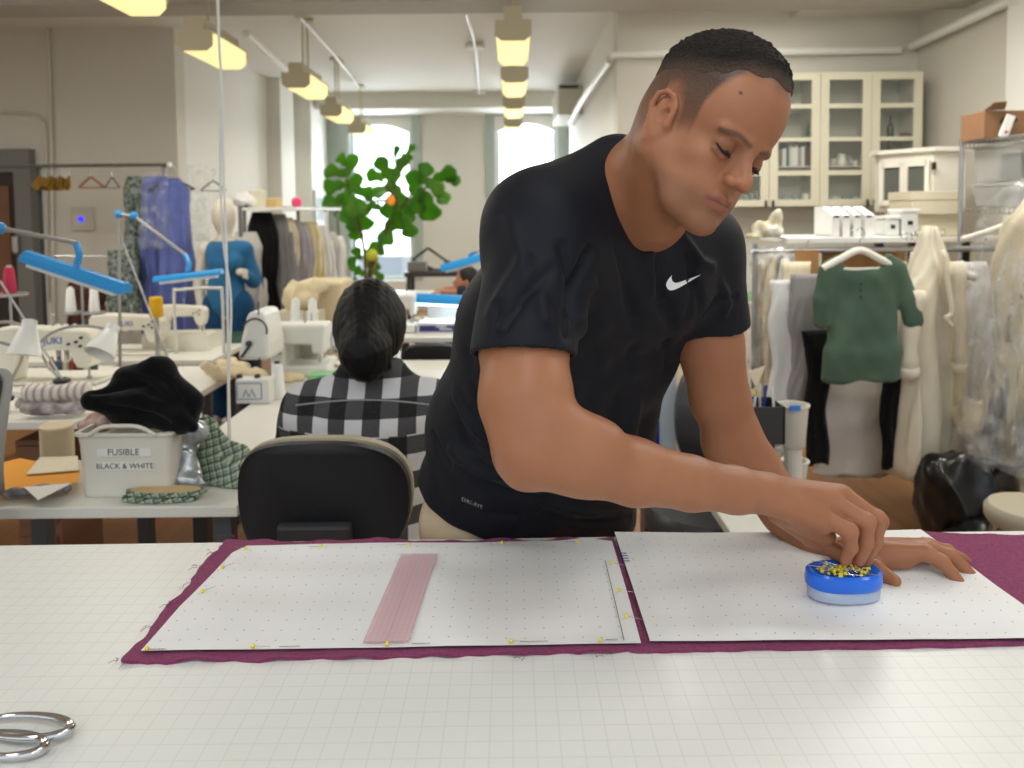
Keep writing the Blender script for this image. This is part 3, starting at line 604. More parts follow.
TV, TF = sdf_mesh(TR, .006); TN = vnormals(TV, TF); TV = TV+TN*(.004*vnoise(TV*[1,1,.3], 30, 3)+.002*vnoise(TV*[1,1,.6], 70, 5))[:,None]
for pts, a in (([(432,490),(436,515),(438,540)],-.006),([(444,500),(448,520),(446,540)],.006),([(425,480),(426,515),(424,545)],.004),([(452,505),(453,520),(450,545)],-.007)):
    TV = TV+TN*fold(TV, [at(p[0],p[1],1.40) for p in pts], .014, a*1.6)[:,None]
khaki = mat('cotton_khaki', (196,176,146), .8, noise=.06, nscale=30, bump=.15, bscale=500)
npmesh('trousers', TV, TF, khaki, man, label='beige cotton trousers')
shoem = mat('shoe_grey', (70,70,74), .7); solem = mat('sole_white', (215,215,210), .6)
for fc in (fr, fl_):
    x, y = fc[0], fc[1]
    so = [ell((x+.05,y-.09,.055),(.055,.055,.045)), cap((x+.05,y-.09,.05),(x,y+.03,.055),.048,.045,.03), cap((x,y+.01,.06),(x,y,.11),.045,.045,.03), ('s', lambda P: P[:,2]-.03, .004, np.array([x,y,0]), .3)]
    a_, b_ = sdf_mesh(so, .006); s_ = npmesh('shoe', a_, b_, shoem, man)
    so = [cap((x+.05,y-.09,.02),(x,y+.03,.02),.052,.047,.03), ('s', lambda P: -(P[:,2]-.03), .002, np.array([x,y,0.1]), .3), ('s', lambda P: P[:,2]-.002, .002, np.array([x,y,0]), .3)]
    a_, b_ = sdf_mesh(so, .006); npmesh('sole', a_, b_, solem, s_)
# ================================================================ kits: garments, racks, lamps, machines
def fabric(name, rgb, rgb2=None, bump=.25, rough=.9): return mat('cloth_'+name, rgb, rough, bump=bump, bscale=180, sheen=.1, spec=.2, rgb2=rgb2, nscale=6, noise=.08)
clearm = mat('clear_plastic_film', (236,240,242), .12, alpha=.30, spec=.7)
nt, b = nodes(clearm); nn = noisef(nt, 16, 5); nt.links.new(mth(nt,'ADD', mth(nt,'MULTIPLY', mth(nt,'POWER', nn, 5.0), 2.0), .02), b.inputs['Alpha'])
def garment(name, top, w, drop, d, m, label=None, cat='garment', group=None, ang=0, sleeves=None, flare=1.1, folds=7, amp=.25, seed=0, neck=.16, slope=.09, slen=None, sr=.05, parent=None, shoulder=True, sway=0, scoop=0):
    """hanging cloth: a closed draped shell, its pleats deepening towards the hem; top = hook point"""
    r = random.Random(seed); top = np.array(top, float); ca, sa = math.cos(ang), math.sin(ang); n = 56; R = 26; rings = []
    ph = [r.uniform(0,6.28) for _ in range(6)]
    for i in range(R+1):
        t = i/R; t2 = t*drop
        s = min(1, t2/max(slope,1e-3)) if shoulder else 1
        hw = (neck/2+(w/2-neck/2)*s**1.0) if shoulder else w/2
        hw *= 1+(flare-1)*t; hd = d*(.35+.65*min(1, t/.15)); ring = []
        A_ = amp*min(1, .15+t*1.1)
        for k in range(n):
            th = 2*PI*k/n; c, s_ = math.cos(th), math.sin(th)
            x = hw*(abs(c)**.8)*(1 if c > 0 else -1); y = hd*(abs(s_)**.8)*(1 if s_ > 0 else -1)
            f = A_*hd*(math.sin(x/w*PI*folds+ph[0]+t*.8)+.5*math.sin(x/w*PI*folds*1.9+ph[1]+t*2)) + .12*hd*math.sin(t*9+ph[2]+x*9)
            y += f; x += .012*math.sin(t*11+ph[3])*min(1,t*3)+.006*math.sin(t*27+ph[4]+k); z = -t2-(slope*0)
            if i == R: z += .012*math.sin(x/w*PI*folds+ph[0])
            if scoop and i == 0: z -= scoop*(1-abs(x)/hw)
            ring.append((top[0]+ca*x-sa*y, top[1]+sa*x+ca*y+sway*t, top[2]+z))
        rings.append(ring)
    mb = MB(); mb.loft(rings); o = mb.build(name, m, parent, label, cat if parent is None else None, group, smooth='all')
    if sleeves:
        L = slen or (.22 if sleeves == 'short' else .55)
        for sd in (-1, 1):
            P = []; rr = []
            for i in range(9):
                t = i/8; x = sd*(w/2-.02+(.10 if sleeves == 'short' else .05)*math.sin(t*1.4)); z = -slope-.03-t*L; y = d*(.25*math.sin(t*2+ph[5])-.2)
                P.append((top[0]+ca*x-sa*y, top[1]+sa*x+ca*y, top[2]+z)); rr.append(sr*(1.05-.25*t+.10*math.sin(t*17+ph[1])))
            mb = MB(); mb.tube(P, rr, 16); mb.build('sleeve', m, o, smooth='all')
    return o
def film(over, top, w, drop, d, seed=0, ang=0, name='plastic_cover'):
    return garment(name, top, w, drop, d, clearm, parent=over, ang=ang, folds=9, amp=.45, seed=seed, flare=1.15)
def hanger(p, w, m, label, group=None, ang=0, r=.006, flat=False, name='clothes_hanger', hook=True, bar=True):
    p = np.array(p, float); ca, sa = math.cos(ang), math.sin(ang); L = lambda x, z: (p[0]+ca*x, p[1]+sa*x, p[2]+z)
    mb = MB(); pts = [L(-w/2,-.09), L(-w*.25,-.045), L(0,-.01), L(w*.25,-.045), L(w/2,-.09)]; mb.tube(spline(pts,4), [r*(1 if not flat else 1.6)]*17, 8)
    o = mb.build(name, m, None, label, 'hanger', group, smooth=True)
    if bar: mb = MB(); mb.tube([L(-w/2,-.09), L(0,-.094), L(w/2,-.09)], r*.7, 6); mb.build('trouser_bar', m, o)
    if hook: mb = MB(); mb.tube(spline([L(0,-.01),L(0,.035),L(.018,.05),L(.018,.075),L(0,.09),L(-.018,.078)],4), .0022, 6); mb.build('hook', mat('steel',(190,190,192),.25,1), o)
    return o
blue = mat('lamp_blue', (38,150,220), .35); lsil = mat('lamp_silver', (170,170,168), .35, .6); tubeon = mat('lamp_tube_lit', (225,245,255), .3, emit=2.6)
def blue_lamp(label, a, b_, th, z_up=None, base=None, arm=None, lit=False, drop=.03, w=.055):
    """linear task lamp: a, b_ ends of the blue shade; arm = polyline of the silver arm ending at the head joint"""
    a, b_ = np.array(a), np.array(b_); e = empty('task_lamp', (base if base is not None else (a+b_)/2), label, 'lamp'); d = b_-a; d /= np.linalg.norm(d); s_ = np.cross(d, [0,0,1]); s_ /= np.linalg.norm(s_); u = np.cross(s_, d)
    pr = [(-w,-drop),(-w*.9,.0),(-w*.45,drop*.8),(w*.45,drop*.8),(w*.9,0),(w,-drop)]; mb = MB(); mb.loft([[p+s_*x+u*z for x, z in pr] for p in (a, b_)]); mb.build('lamp_shade', blue, e, bevel=.003)
    mb = MB(); q = u*(-drop-.006); mb.loft([[p+q+s_*x+u*z for x, z in ((-w*.75,-.008),(w*.75,-.008),(w*.75,.006),(-w*.75,.006))] for p in (a+d*.03, b_-d*.03)]); mb.build('tube', tubeon if lit else mat('lamp_tube_off', (215,220,222), .3), e)
    if arm is not None:
        mid = (a+b_)/2+u*drop; mb = MB(); mb.tube(spline([arm[-1], arm[-1]*.4+mid*.6+np.array([.01,0,.01]), mid], 5), .012, 8); mb.build('head_joint', blue, e, smooth=True)
        for i in range(len(arm)-1): mb = MB(); mb.cyl(arm[i], arm[i+1], .0085, n=8); mb.build('arm', lsil, e, smooth=True)
        for p in arm[1:-1]: mb = MB(); mb.ball(p, .022, 10, 7); mb.build('elbow_joint', blue, e, smooth=True)
    return e
conew = mat('thread_white', (232,232,228), .8, bump=.3, bscale=300)
def cone(p, h, r, m, label, group=None, tip=None):
    mb = MB(); mb.lathe(p, [(r*.9,0),(r,.04*h),(r*.98,.12*h),(r*.70,.93*h),(r*.64,.95*h),(r*.42,.96*h)], 18); o = mb.build('thread_cone', m, None, label, 'thread cone', group, smooth=True)
    p = np.array(p, float); mb = MB(); mb.lathe(p+[0,0,.955*h], [(r*.40,0),(r*.34,.07*h),(r*.3,.07*h)], 12); mb.build('cone_tip', tip or m, o, smooth=True); return o
mach = mat('machine_cream', (226,222,206), .35); machd = mat('machine_dark', (52,52,54), .4); jblue = mat('logo_blue', (40,84,170), .4)
def sewing(label, x, y, z, s=1, face=1, word='JUKI', lgx=.25):
    """industrial sewing machine, arm along x; x,y,z = left rear foot of the bed top"""
    e = empty('sewing_machine', (x+.25*s,y,z), label, 'sewing machine'); P = lambda a, b_, c: (x+a*s, y+b_*s, z+c*s)
    def pris(poly, y0, y1, nm, m, bv=.008): mb = MB(); mb.prism([P(a, y0, c) for a, c in poly], (0,(y1-y0)*s,0)); return mb.build(nm, m, e, bevel=bv*s)
    body = pris([(.0,.0),(.10,.0),(.115,.10),(.13,.14),(.36,.145),(.375,.10),(.395,.06),(.45,.06),(.47,.12),(.475,.20),(.45,.235),(.30,.245),(.12,.255),(.02,.25),(.0,.22)], -.055, .055, 'machine_arm', mach, .012)
    pris([(-.02,-.012),(.50,-.012),(.50,.0),(-.02,.0)], -.09, .09, 'machine_bed', mach)
    mb = MB(); mb.cyl(P(.425,0,.06), P(.425,0,.012), .006*s, n=8); mb.cyl(P(.425,-.0,.012), P(.425,0,.002), .014*s, n=8); mb.build('needle_bar', mat('steel',(190,190,192),.25,1), e)
    mb = MB(); mb.lathe(P(-.005,0,.17), [(.02*s,0),(.062*s,.005*s),(.066*s,.02*s),(.05*s,.032*s),(.01*s,.034*s)], 22, axis=(-1,0,0)); mb.build('hand_wheel', machd, e, smooth=True)
    for a, c in ((.40,.185),(.425,.205),(.42,.165),(.365,.175)): mb = MB(); mb.lathe(P(a,-.056,c), [(.007*s,0),(.006*s,.012*s),(.003*s,.013*s)], 10, axis=(0,-1,0)); mb.build('tension_knob', machd, e)
    mb = MB(); mb.cyl(P(.25,.02,.25), P(.25,.02,.30), .004*s, n=6); mb.ball(P(.25,.02,.30), .01*s, 8, 6); mb.build('thread_pin', lsil, e)
    text('logo', word, .048*s, P(lgx,-.0565,.19), Matrix.Rotation(PI/2,4,'X'), jblue, e, depth=.0006, label='blue maker name on the arm')
    return e
def table(label, x0, x1, y0, y1, z, m, th=.03, legs=True, lm=None, name='work_table', inset=.05):
    e = empty(name, ((x0+x1)/2,(y0+y1)/2,0), label, 'table'); mb = MB(); mb.bx(x0,x1,y0,y1,z-th,z); mb.build('tabletop', m, e, bevel=.004)
    if legs:
        for x in (x0+inset, x1-inset):
            for y in (y0+inset, y1-inset): mb = MB(); mb.box((x,y,(z-th)/2),(.045,.045,z-th-.001)); mb.build('leg', lm or machd, e)
    return e
def blob(name, ops, h, m, label=None, cat=None, group=None, amp=.004, fr=40, seed=0, parent=None, st=(1,1,1), amp2=None, flat=None, rid=False, uvmap=False):
    if flat is not None: ops = ops+[('s', lambda P: P[:,2]-flat, .004, np.array(ops[0][3]), 3.0)]
    v, f = sdf_mesh(ops, h); N = vnormals(v, f); nz = vnoise(v*np.array(st), fr, seed)
    if rid: nz = 1-2*np.abs(nz)**.6
    v = v+N*(amp*nz+(amp2 or amp*.4)*vnoise(v, fr*2.6, seed+1))[:,None]
    if flat is not None: v[:,2] = np.maximum(v[:,2], flat+.0005)
    tg = {k: q for k, q in dict(label=label, cat=cat, group=group).items() if q}
    return npmesh(name, v, f, m, parent, **tg)
def chair_back(label, c, w, h, ang, mfront, mrim, z0=0.45, name='office_chair', seatm=None, tilt=.12, slot=True, th=.06):
    """office chair: c = centre of the back shell's base, ang = where its front faces"""
    c = np.array(c, float); e = empty(name, (c[0],c[1],0), label, 'chair'); R = Matrix.Rotation(ang, 3, 'Z')
    def L(x, y, z): q = R @ Vector((x, y+tilt*(z-c[2]+0)*-1, z)); return (c[0]+q.x, c[1]+q.y, q.z)
    n = 40
    def out(s, y, k=2.6): return [L(s*w/2*abs(math.cos(t))**(2/k)*(1 if math.cos(t)>0 else -1)*(1-.08*(math.sin(t)<0)*abs(math.sin(t))), y-.10*(1-(math.cos(t)**2))*.3+.05*math.cos(t)**2, c[2]+h/2+s*h/2*abs(math.sin(t))**(2/k)*(1 if math.sin(t)>0 else -1)) for t in [2*PI*i/n for i in range(n)]]
    mb = MB(); mb.loft([out(.90,-.022), out(.97,-.018), out(.985,.0), out(.95,.012)]); mb.build('back_shell', mfront, e, smooth=True)
    mb = MB(); mb.loft([out(.95,.010), out(.995,.014), out(.995,.034), out(.93,.07), out(.6,.08)]); mb.build('backrest_cushion', mrim, e, smooth=True)
    if slot:
        mb = MB(); a_ = [L(x,-.03,z) for x, z in ((-.075,c[2]+.04),(.075,c[2]+.04),(.075,c[2]+.13),(-.075,c[2]+.13))]; d_ = Vector(L(0,-.06,c[2]+.1))-Vector(L(0,-.03,c[2]+.1)); mb.prism(a_, d_); mb.build('back_bracket', machd, e, bevel=.008)
    mb = MB(); mb.tube([L(0,-.05,c[2]+.1),L(0,-.06,z0-.02),L(0,.10,z0-.06)], .02, 8); mb.build('back_bar', machd, e)
    mb = MB(); q = [(.23*math.cos(t)*(1.0), .22*math.sin(t)) for t in [2*PI*i/28 for i in range(28)]]
    mb.loft([[L(x*k_,y*k_+.24,z0+z_) for x, y in q] for k_, z_ in ((.9,-.05),(1,-.03),(1,.01),(.93,.035))]); mb.build('seat', seatm or mrim, e, smooth=True)
    mb = MB(); mb.cyl(L(0,.24,z0-.05), L(0,.24,.10), .025, n=10); mb.build('gas_post', machd, e)
    for k in range(5):
        t = 2*PI*k/5; mb = MB(); mb.tube([L(0,.24,.11), L(.28*math.cos(t),.24+.28*math.sin(t),.075)], [.022,.014], 8); s_ = mb.build('leg', machd, e); mb = MB(); mb.ball(L(.28*math.cos(t),.24+.28*math.sin(t),.031), .028, 10, 7); mb.build('castor', machd, s_)
    return e
# ================================================================ cutting table and what lies on it
def T2(px, py, z=0): return atz(px, py, TZ+z)
tabm = mat('cutting_mat', (226,226,220), .35, spec=.4)
nt, b = nodes(tabm); uv = coords(nt, 'UV')
def lines(nt, u, step, w):   # 1 on a line
    f = mth(nt, 'FRACT', mth(nt, 'DIVIDE', u, step)); d = mth(nt, 'MINIMUM', f, mth(nt, 'SUBTRACT', 1.0, f)); return mth(nt, 'LESS_THAN', d, w/step/2)
g = mth(nt, 'MAXIMUM', lines(nt, uv[0], .0254, .0016), lines(nt, uv[1], .0254, .0016))
nt.links.new(mixc(nt, mth(nt,'MULTIPLY',g,.28), mixc(nt, noisef(nt, 2.5), (218,217,209), (227,227,222)), (178,184,184)), b.inputs['Base Color'])
c0 = T2(-140,547); c1 = T2(1180,528); ny = .42
troot = empty('cutting_table', ((c0[0]+c1[0])/2, 1.0, 0), 'large white cutting table with a fine inch grid, in the foreground', 'table')
m = MB(); pts = [(c0[0],ny),(c1[0],ny),(c1[0],c1[1]),(c0[0],c0[1])]
m.add([(x,y,z) for z in (TZ-.035, TZ) for x,y in pts], [(3,2,1,0),(4,5,6,7),(0,1,5,4),(1,2,6,5),(2,3,7,6),(3,0,4,7)]); m.uv = [(v[0]+.004, v[1]) for v in m.v]
m.build('tabletop', tabm, troot, bevel=.003)
legm = mat('table_leg_grey', (150,150,148), .5)
m = MB(); m.bx(c0[0]+.06,c1[0]-.06,ny+.06,ny+.09,TZ-.12,TZ-.036); m.bx(c0[0]+.06,c1[0]-.06,c1[1]-.10,c1[1]-.07,TZ-.12,TZ-.036); m.build('apron', legm, troot)
for x in (c0[0]+.06, c1[0]-.06):
    for y in (ny+.06, c1[1]-.1): m = MB(); m.box((x,y,(TZ-.036)/2),(.06,.06,TZ-.037)); m.build('leg', legm, troot, bevel=.003)
# plum tweed
tweed = mat('tweed_plum', (122,44,84), .95, bump=.6, bscale=900, sheen=.15, spec=.15); nt, b = nodes(tweed)
vv = nt.nodes.new('ShaderNodeTexVoronoi'); vv.inputs['Scale'].default_value = 520; tc = nt.nodes.new('ShaderNodeTexCoord'); nt.links.new(tc.outputs['Object'], vv.inputs['Vector'])
c = mixc(nt, mth(nt,'ADD', mth(nt,'MULTIPLY', noisef(nt, 420, 3), .5), mth(nt,'MULTIPLY', noisef(nt, 130, 3), .5)), (72,8,44), (186,74,130)); c = mixc(nt, mth(nt,'MULTIPLY', mth(nt,'LESS_THAN', vv.outputs['Distance'], .22), .45), c, (200,120,160)); nt.links.new(c, b.inputs['Base Color'])
def wob(pts, a, n=60, seed=0, fr=40):     # a frayed outline through points
    P = np.array(spline(pts, max(2, n//max(1,len(pts)-1)))); r = np.random.RandomState(seed); t = np.arange(len(P)); k = r.rand(4)*6
    P[:,1] += a*(np.sin(t*.55+k[0])*.5+np.sin(t*1.3+k[1])*.35+r.normal(size=len(P))*.22)*np.r_[0, np.ones(len(P)-2), 0]; return P
def wobx(pts, a, n=60, seed=0):
    P = wob([(p[1],p[0],p[2]) for p in pts], a, n, seed); return P[:,[1,0,2]]
FH = .0045
def fz(x, y, u, v):
    e_ = np.exp(-np.minimum(np.minimum(u,1-u)*3,np.minimum(v,1-v))/.035)
    return (.0022*np.sin(x*31+y*9)*np.sin(y*23+x*7)*.5+.0022*np.sin(x*60+y*40))*e_-.001*(1-e_)
a, b_, c_, d_ = T2(121,661,FH), T2(647,650,FH), T2(614,537,FH), T2(226,538,FH)
patch(wob([a,T2(330,657,FH),T2(500,653,FH),b_],.0035,70,1), wobx([b_,T2(631,592,FH),c_],.001,30,5), wob([d_,T2(300,541,FH),T2(372,538.5,FH),T2(430,540,FH),T2(520,539.5,FH),c_],.004,60,2), wobx([a,T2(150,627,FH),T2(185,587,FH),T2(200,566,FH),T2(215,553,FH),d_],.003,50,3),
      160, 60, fz, 'tweed_panel', tweed, thick=.004, label='plum tweed cloth panel under the left white paper pattern, frayed rim showing', cat='fabric', group=None)
a2, b2, c2, d2 = T2(646,650.5,FH), T2(1120,641,FH), T2(1060,531.5,FH), T2(616,537.5,FH)
patch(wob([a2,T2(760,648,FH),T2(900,646,FH),b2],.0012,70,11), wobx([b2,c2],.002,30,15), wob([d2,T2(760,535,FH),T2(918,531,FH),T2(985,534,FH),c2],.0015,60,12), wobx([a2,d2],.0008,50,13),
      160, 60, lambda x,y,u,v: fz(x,y,u,v)*.6-.0008, 'tweed_panel', tweed, thick=.004, label='plum tweed cloth spread under the right white paper pattern, bare at the far right', cat='fabric')
# frayed threads
m = MB(); rr = random.Random(4)
for px, py in [(150,627),(185,587),(200,566),(215,553),(226,538),(240,538),(121,661),(270,660),(340,659),(520,657),(600,655),(172,603),(235,536)]:
    for k in range(4):
        p = T2(px+rr.uniform(-6,6), py+rr.uniform(-2,2), .008); q = p+np.array([rr.uniform(-.012,.006), rr.uniform(-.012,.012), rr.uniform(-.004,.003)]); m.tube([p,(p+q)/2+[0,0,.002],q], .00035, 4)
m.build('loose_threads', tweed, bpy.data.objects['tweed_panel'], kind='stuff')
# dotted pattern paper
papm = mat('dotted_paper', (232,231,228), .75, spec=.2); nt, b = nodes(papm); uv = coords(nt, 'UV')
st = .0254
fu = mth(nt,'FRACT', mth(nt,'DIVIDE', uv[0], st)); fv = mth(nt,'FRACT', mth(nt,'DIVIDE', uv[1], st))
du = mth(nt,'ABSOLUTE', mth(nt,'SUBTRACT', fu, .5)); dv = mth(nt,'ABSOLUTE', mth(nt,'SUBTRACT', fv, .5))
dot = mth(nt,'MULTIPLY', mth(nt,'LESS_THAN', du, .045), mth(nt,'LESS_THAN', dv, .05))
nt.links.new(mixc(nt, mth(nt,'MULTIPLY',dot,.5), mixc(nt, noisef(nt, 5), (226,225,222), (236,235,233)), (90,90,110)), b.inputs['Base Color'])
PH = .0075
def pz(x, y, u, v): return (.0022*np.sin(x*14+y*30+1)*np.sin(y*17-x*6)+.0014*np.sin(x*37+y*11)+.0012*np.sin(y*55+x*5))*np.clip(np.minimum(np.minimum(u,1-u),np.minimum(v,1-v))*14,.15,1)+.001
pl = patch([T2(141,651,PH),T2(300,649,PH),T2(480,646,PH),T2(641,643,PH)], [T2(641,643,PH),T2(627,592,PH),T2(612,541.5,PH)], [T2(247,546,PH),T2(330,544.5,PH),T2(372,543.5,PH),T2(480,543,PH),T2(560,541,PH),T2(585,538,PH),T2(612,541.5,PH)],
      [T2(141,651,PH),T2(180,607,PH),T2(215,572,PH),T2(232,553,PH),T2(247,546,PH)], 120, 60, pz, 'pattern_paper', papm, thick=.0006, label='white dotted pattern paper pinned over the left plum cloth, pink ruler on it', cat='paper')
pr = patch([T2(650,641.5,PH),T2(760,641,PH),T2(900,640,PH),T2(1068,638,PH)], [T2(1068,638,PH),T2(990,581,PH),T2(921,530,PH)], [T2(614.5,532.5,PH),T2(700,533,PH),T2(800,533,PH),T2(870,531,PH),T2(921,530,PH)],
      [T2(650,641.5,PH),T2(632,585,PH),T2(614.5,532.5,PH)], 120, 60, lambda x,y,u,v: pz(x+.7,y+.2,u,v)*1.1, 'pattern_paper', papm, thick=.0006, label='white dotted pattern paper under the hands and the blue pin dish', cat='paper')
# creases and marks
inkm = mat('ink_blue', (70,90,150), .7); inkd = mat('ink_dark', (60,60,70), .7)
def stroke(P, z, w, m_, par, name='pencil_line'):
    m = MB()
    for i in range(len(P)-1):
        a_ = T2(*P[i], z); c_ = T2(*P[i+1], z); d = (c_-a_); d /= np.linalg.norm(d); s_ = np.array([-d[1],d[0],0])*w; m.add([a_-s_,c_-s_,c_+s_,a_+s_],[(0,1,2,3)])
    m.build(name, m_, par, fixn=False)
stroke([(605,560),(614,597),(624,640)], PH+.0034, .0005, inkd, pl)
for P in ([(149,649.5),(166,649)],[(279,646.5),(300,646)],[(412,643.5),(430,643)],[(520,641.5),(548,641)],[(606,639.5),(618,639)]): stroke(P, PH+.0034, .0006, inkd, pl)
m = MB()
for k in range(4):
    p = T2(623.5+k*1.0, 553+k*2.6, PH+.003); m.box(p, (.010,.0022,.0003))
m.build('blue_pencil_note', inkm, pr)
# pins along the seam
yel = mat('pin_head_yellow', (236,216,60), .25); steel = mat('steel', (190,190,192), .25, 1)
def pin(p, d, L, label, group, r=.0021):
    d = np.array(d, float); d /= np.linalg.norm(d); e = empty('ball_pin', p-np.array([0,0,r]), label, 'pin', group)
    m = MB(); m.ball(p, r, 10, 7); m.build('pin_head', yel, e, smooth='all'); m = MB(); m.cyl(p+d*r*.8, p+d*L, .00035, .00025, 6); m.build('pin_shaft', steel, e)
    return e
PINS = [(147,648.5,1,.1),(253,646,1,.05),(387,643.5,1,0),(511,641,1,.05),(600,640,1,.05),(626,616,.9,-.3),(619,590,.9,-.2),(612,562.5,.9,-.3),(577,541.5,-1,.1),(502,542.5,-1,0),(409,544.5,-1,.1),(321,546,-1,0),(246,548,-1,.3),(222.5,567,.6,.8),(202.5,591,.6,.8)]
for px, py, dx, dy in PINS: pin(T2(px,py,PH+.0045), (dx,dy,-.05), .022, 'yellow ball-headed pin holding the left white paper to the plum cloth', 'yellow pins along the paper edge', .0029)
# pink ruler
rul = mat('ruler_pink', (236,196,200), .05, alpha=.7, spec=.6); nt, b = nodes(rul); uv = coords(nt, 'UV')
rc = [T2(363,642.5,PH+.0045), T2(408.5,641.5,PH+.0045), T2(437.5,554,PH+.0045), T2(401.5,554.5,PH+.0045)]
g = mth(nt,'MAXIMUM', mth(nt,'MAXIMUM', lines(nt, uv[0], .127, .012), lines(nt, uv[1], .026, .0022)), mth(nt,'MAXIMUM', mth(nt,'MULTIPLY', lines(nt, uv[0], .5, .02), 1.0), 0.0))
nt.links.new(mixc(nt, mth(nt,'MULTIPLY', g, .5), (242,208,212), (150,90,100)), b.inputs['Base Color']); nt.links.new(mth(nt,'MAXIMUM', mth(nt,'MULTIPLY', g, .7), .5), b.inputs['Alpha'])
m = MB(); m.prism(rc, (0,0,.0012)); m.uv = [(0,0),(1,0),(1,1),(0,1)]*2
m.build('quilting_ruler', rul, label='clear pink grid ruler lying on the left paper', cat='ruler')
# scissors with chrome loops
chrome = mat('chrome', (205,205,208), .08, 1)
sr = empty('fabric_shears', T2(0,735,0), 'chrome dressmaking shears at the bottom left corner, loops showing', 'scissors')
def loop(cx, cy, ax, ay, r, z=.006, n=30, tw=0):
    P = []
    for k in range(n):
        t = 2*PI*k/n; P.append(T2(cx+ax*math.cos(t)*(1-.0*math.sin(t)), cy+ay*math.sin(t)+tw*math.cos(t), z+.002*math.cos(t)))
    m = MB(); m.tube(P, [r*(1+.25*math.cos(2*PI*k/n)) for k in range(n)], 10, closed=True); return m
m = loop(26,727,45,11.5,.0042,.008); m.build('finger_loop', chrome, sr, smooth='all')
m = loop(2,745,43,12,.0042,.006); m.build('thumb_loop', chrome, sr, smooth='all')
for z, x0, y0, nm in ((.008,-20,724,'upper_blade'),(.004,-42,744,'lower_blade')):
    a_ = T2(x0,y0,z); m = MB(); e_ = a_+np.array([-.26,.03,0]); m.loft([[a_+np.array([0,-.009,-.003]),a_+np.array([0,.009,-.003]),a_+np.array([0,.009,.003]),a_+np.array([0,-.009,.003])],[e_+np.array([0,-.001,-.001]),e_+np.array([0,.001,-.001]),e_+np.array([0,.001,.001]),e_+np.array([0,-.001,.001])]]); m.build(nm, chrome, sr)
# magnetic pin dish
pc = T2(852.5,609,PH)+np.array([0,.031,0]); pc[2] = TZ+PH+.0035
pd = empty('pin_dish', pc, 'blue oval magnetic pin dish heaped with yellow-headed pins', 'pincushion')
def oval(rx, ry, z, n=40, px_=2.3): return [(pc[0]+rx*abs(math.cos(t))**(2/px_)*(1 if math.cos(t)>0 else -1), pc[1]+ry*abs(math.sin(t))**(2/px_)*(1 if math.sin(t)>0 else -1), pc[2]+z) for t in [2*PI*k/n for k in range(n)]]
clearp = mat('clear_blue_plastic', (200,214,240), .25, trans=.35, spec=.5); bluep = mat('blue_plastic', (32,112,226), .15, spec=.6, rgb2=(26,102,220), nscale=20)
m = MB(); m.loft([oval(.047,.026,0), oval(.0505,.029,.002), oval(.0515,.030,.012), oval(.0495,.028,.018)]); m.build('dish_base', clearp, pd, smooth=True)
m = MB(); m.loft([oval(.0505,.0295,.0165), oval(.0535,.0320,.019), oval(.0545,.0330,.026), oval(.0530,.0318,.0375), oval(.0495,.0285,.0405), oval(.0455,.0250,.0385), oval(.040,.021,.0340), oval(.02,.01,.0325)]); m.build('dish_rim', bluep, pd, smooth=True)
rr = random.Random(11)
for k in range(64):
    t = rr.uniform(0,2*PI); q = rr.random()**.7; x = pc[0]+.041*q*math.cos(t)*.95-.002; y = pc[1]+.021*q*math.sin(t); z = pc[2]+.0375+rr.uniform(0,.006)*(1-q*.5)
    t2 = rr.uniform(0,2*PI); pin(np.array([x,y,z]), (math.cos(t2),math.sin(t2)*.6,rr.uniform(-.12,.25)), rr.uniform(.018,.028), 'yellow ball-headed pin heaped in the blue dish', 'pins in the blue dish', .0025)
tip = at(857,566,1.118); pin(at(838,573,1.135), tip-at(838,573,1.135), .03, 'yellow ball-headed pin pinched in the man\'s fingertips', None, .0022)
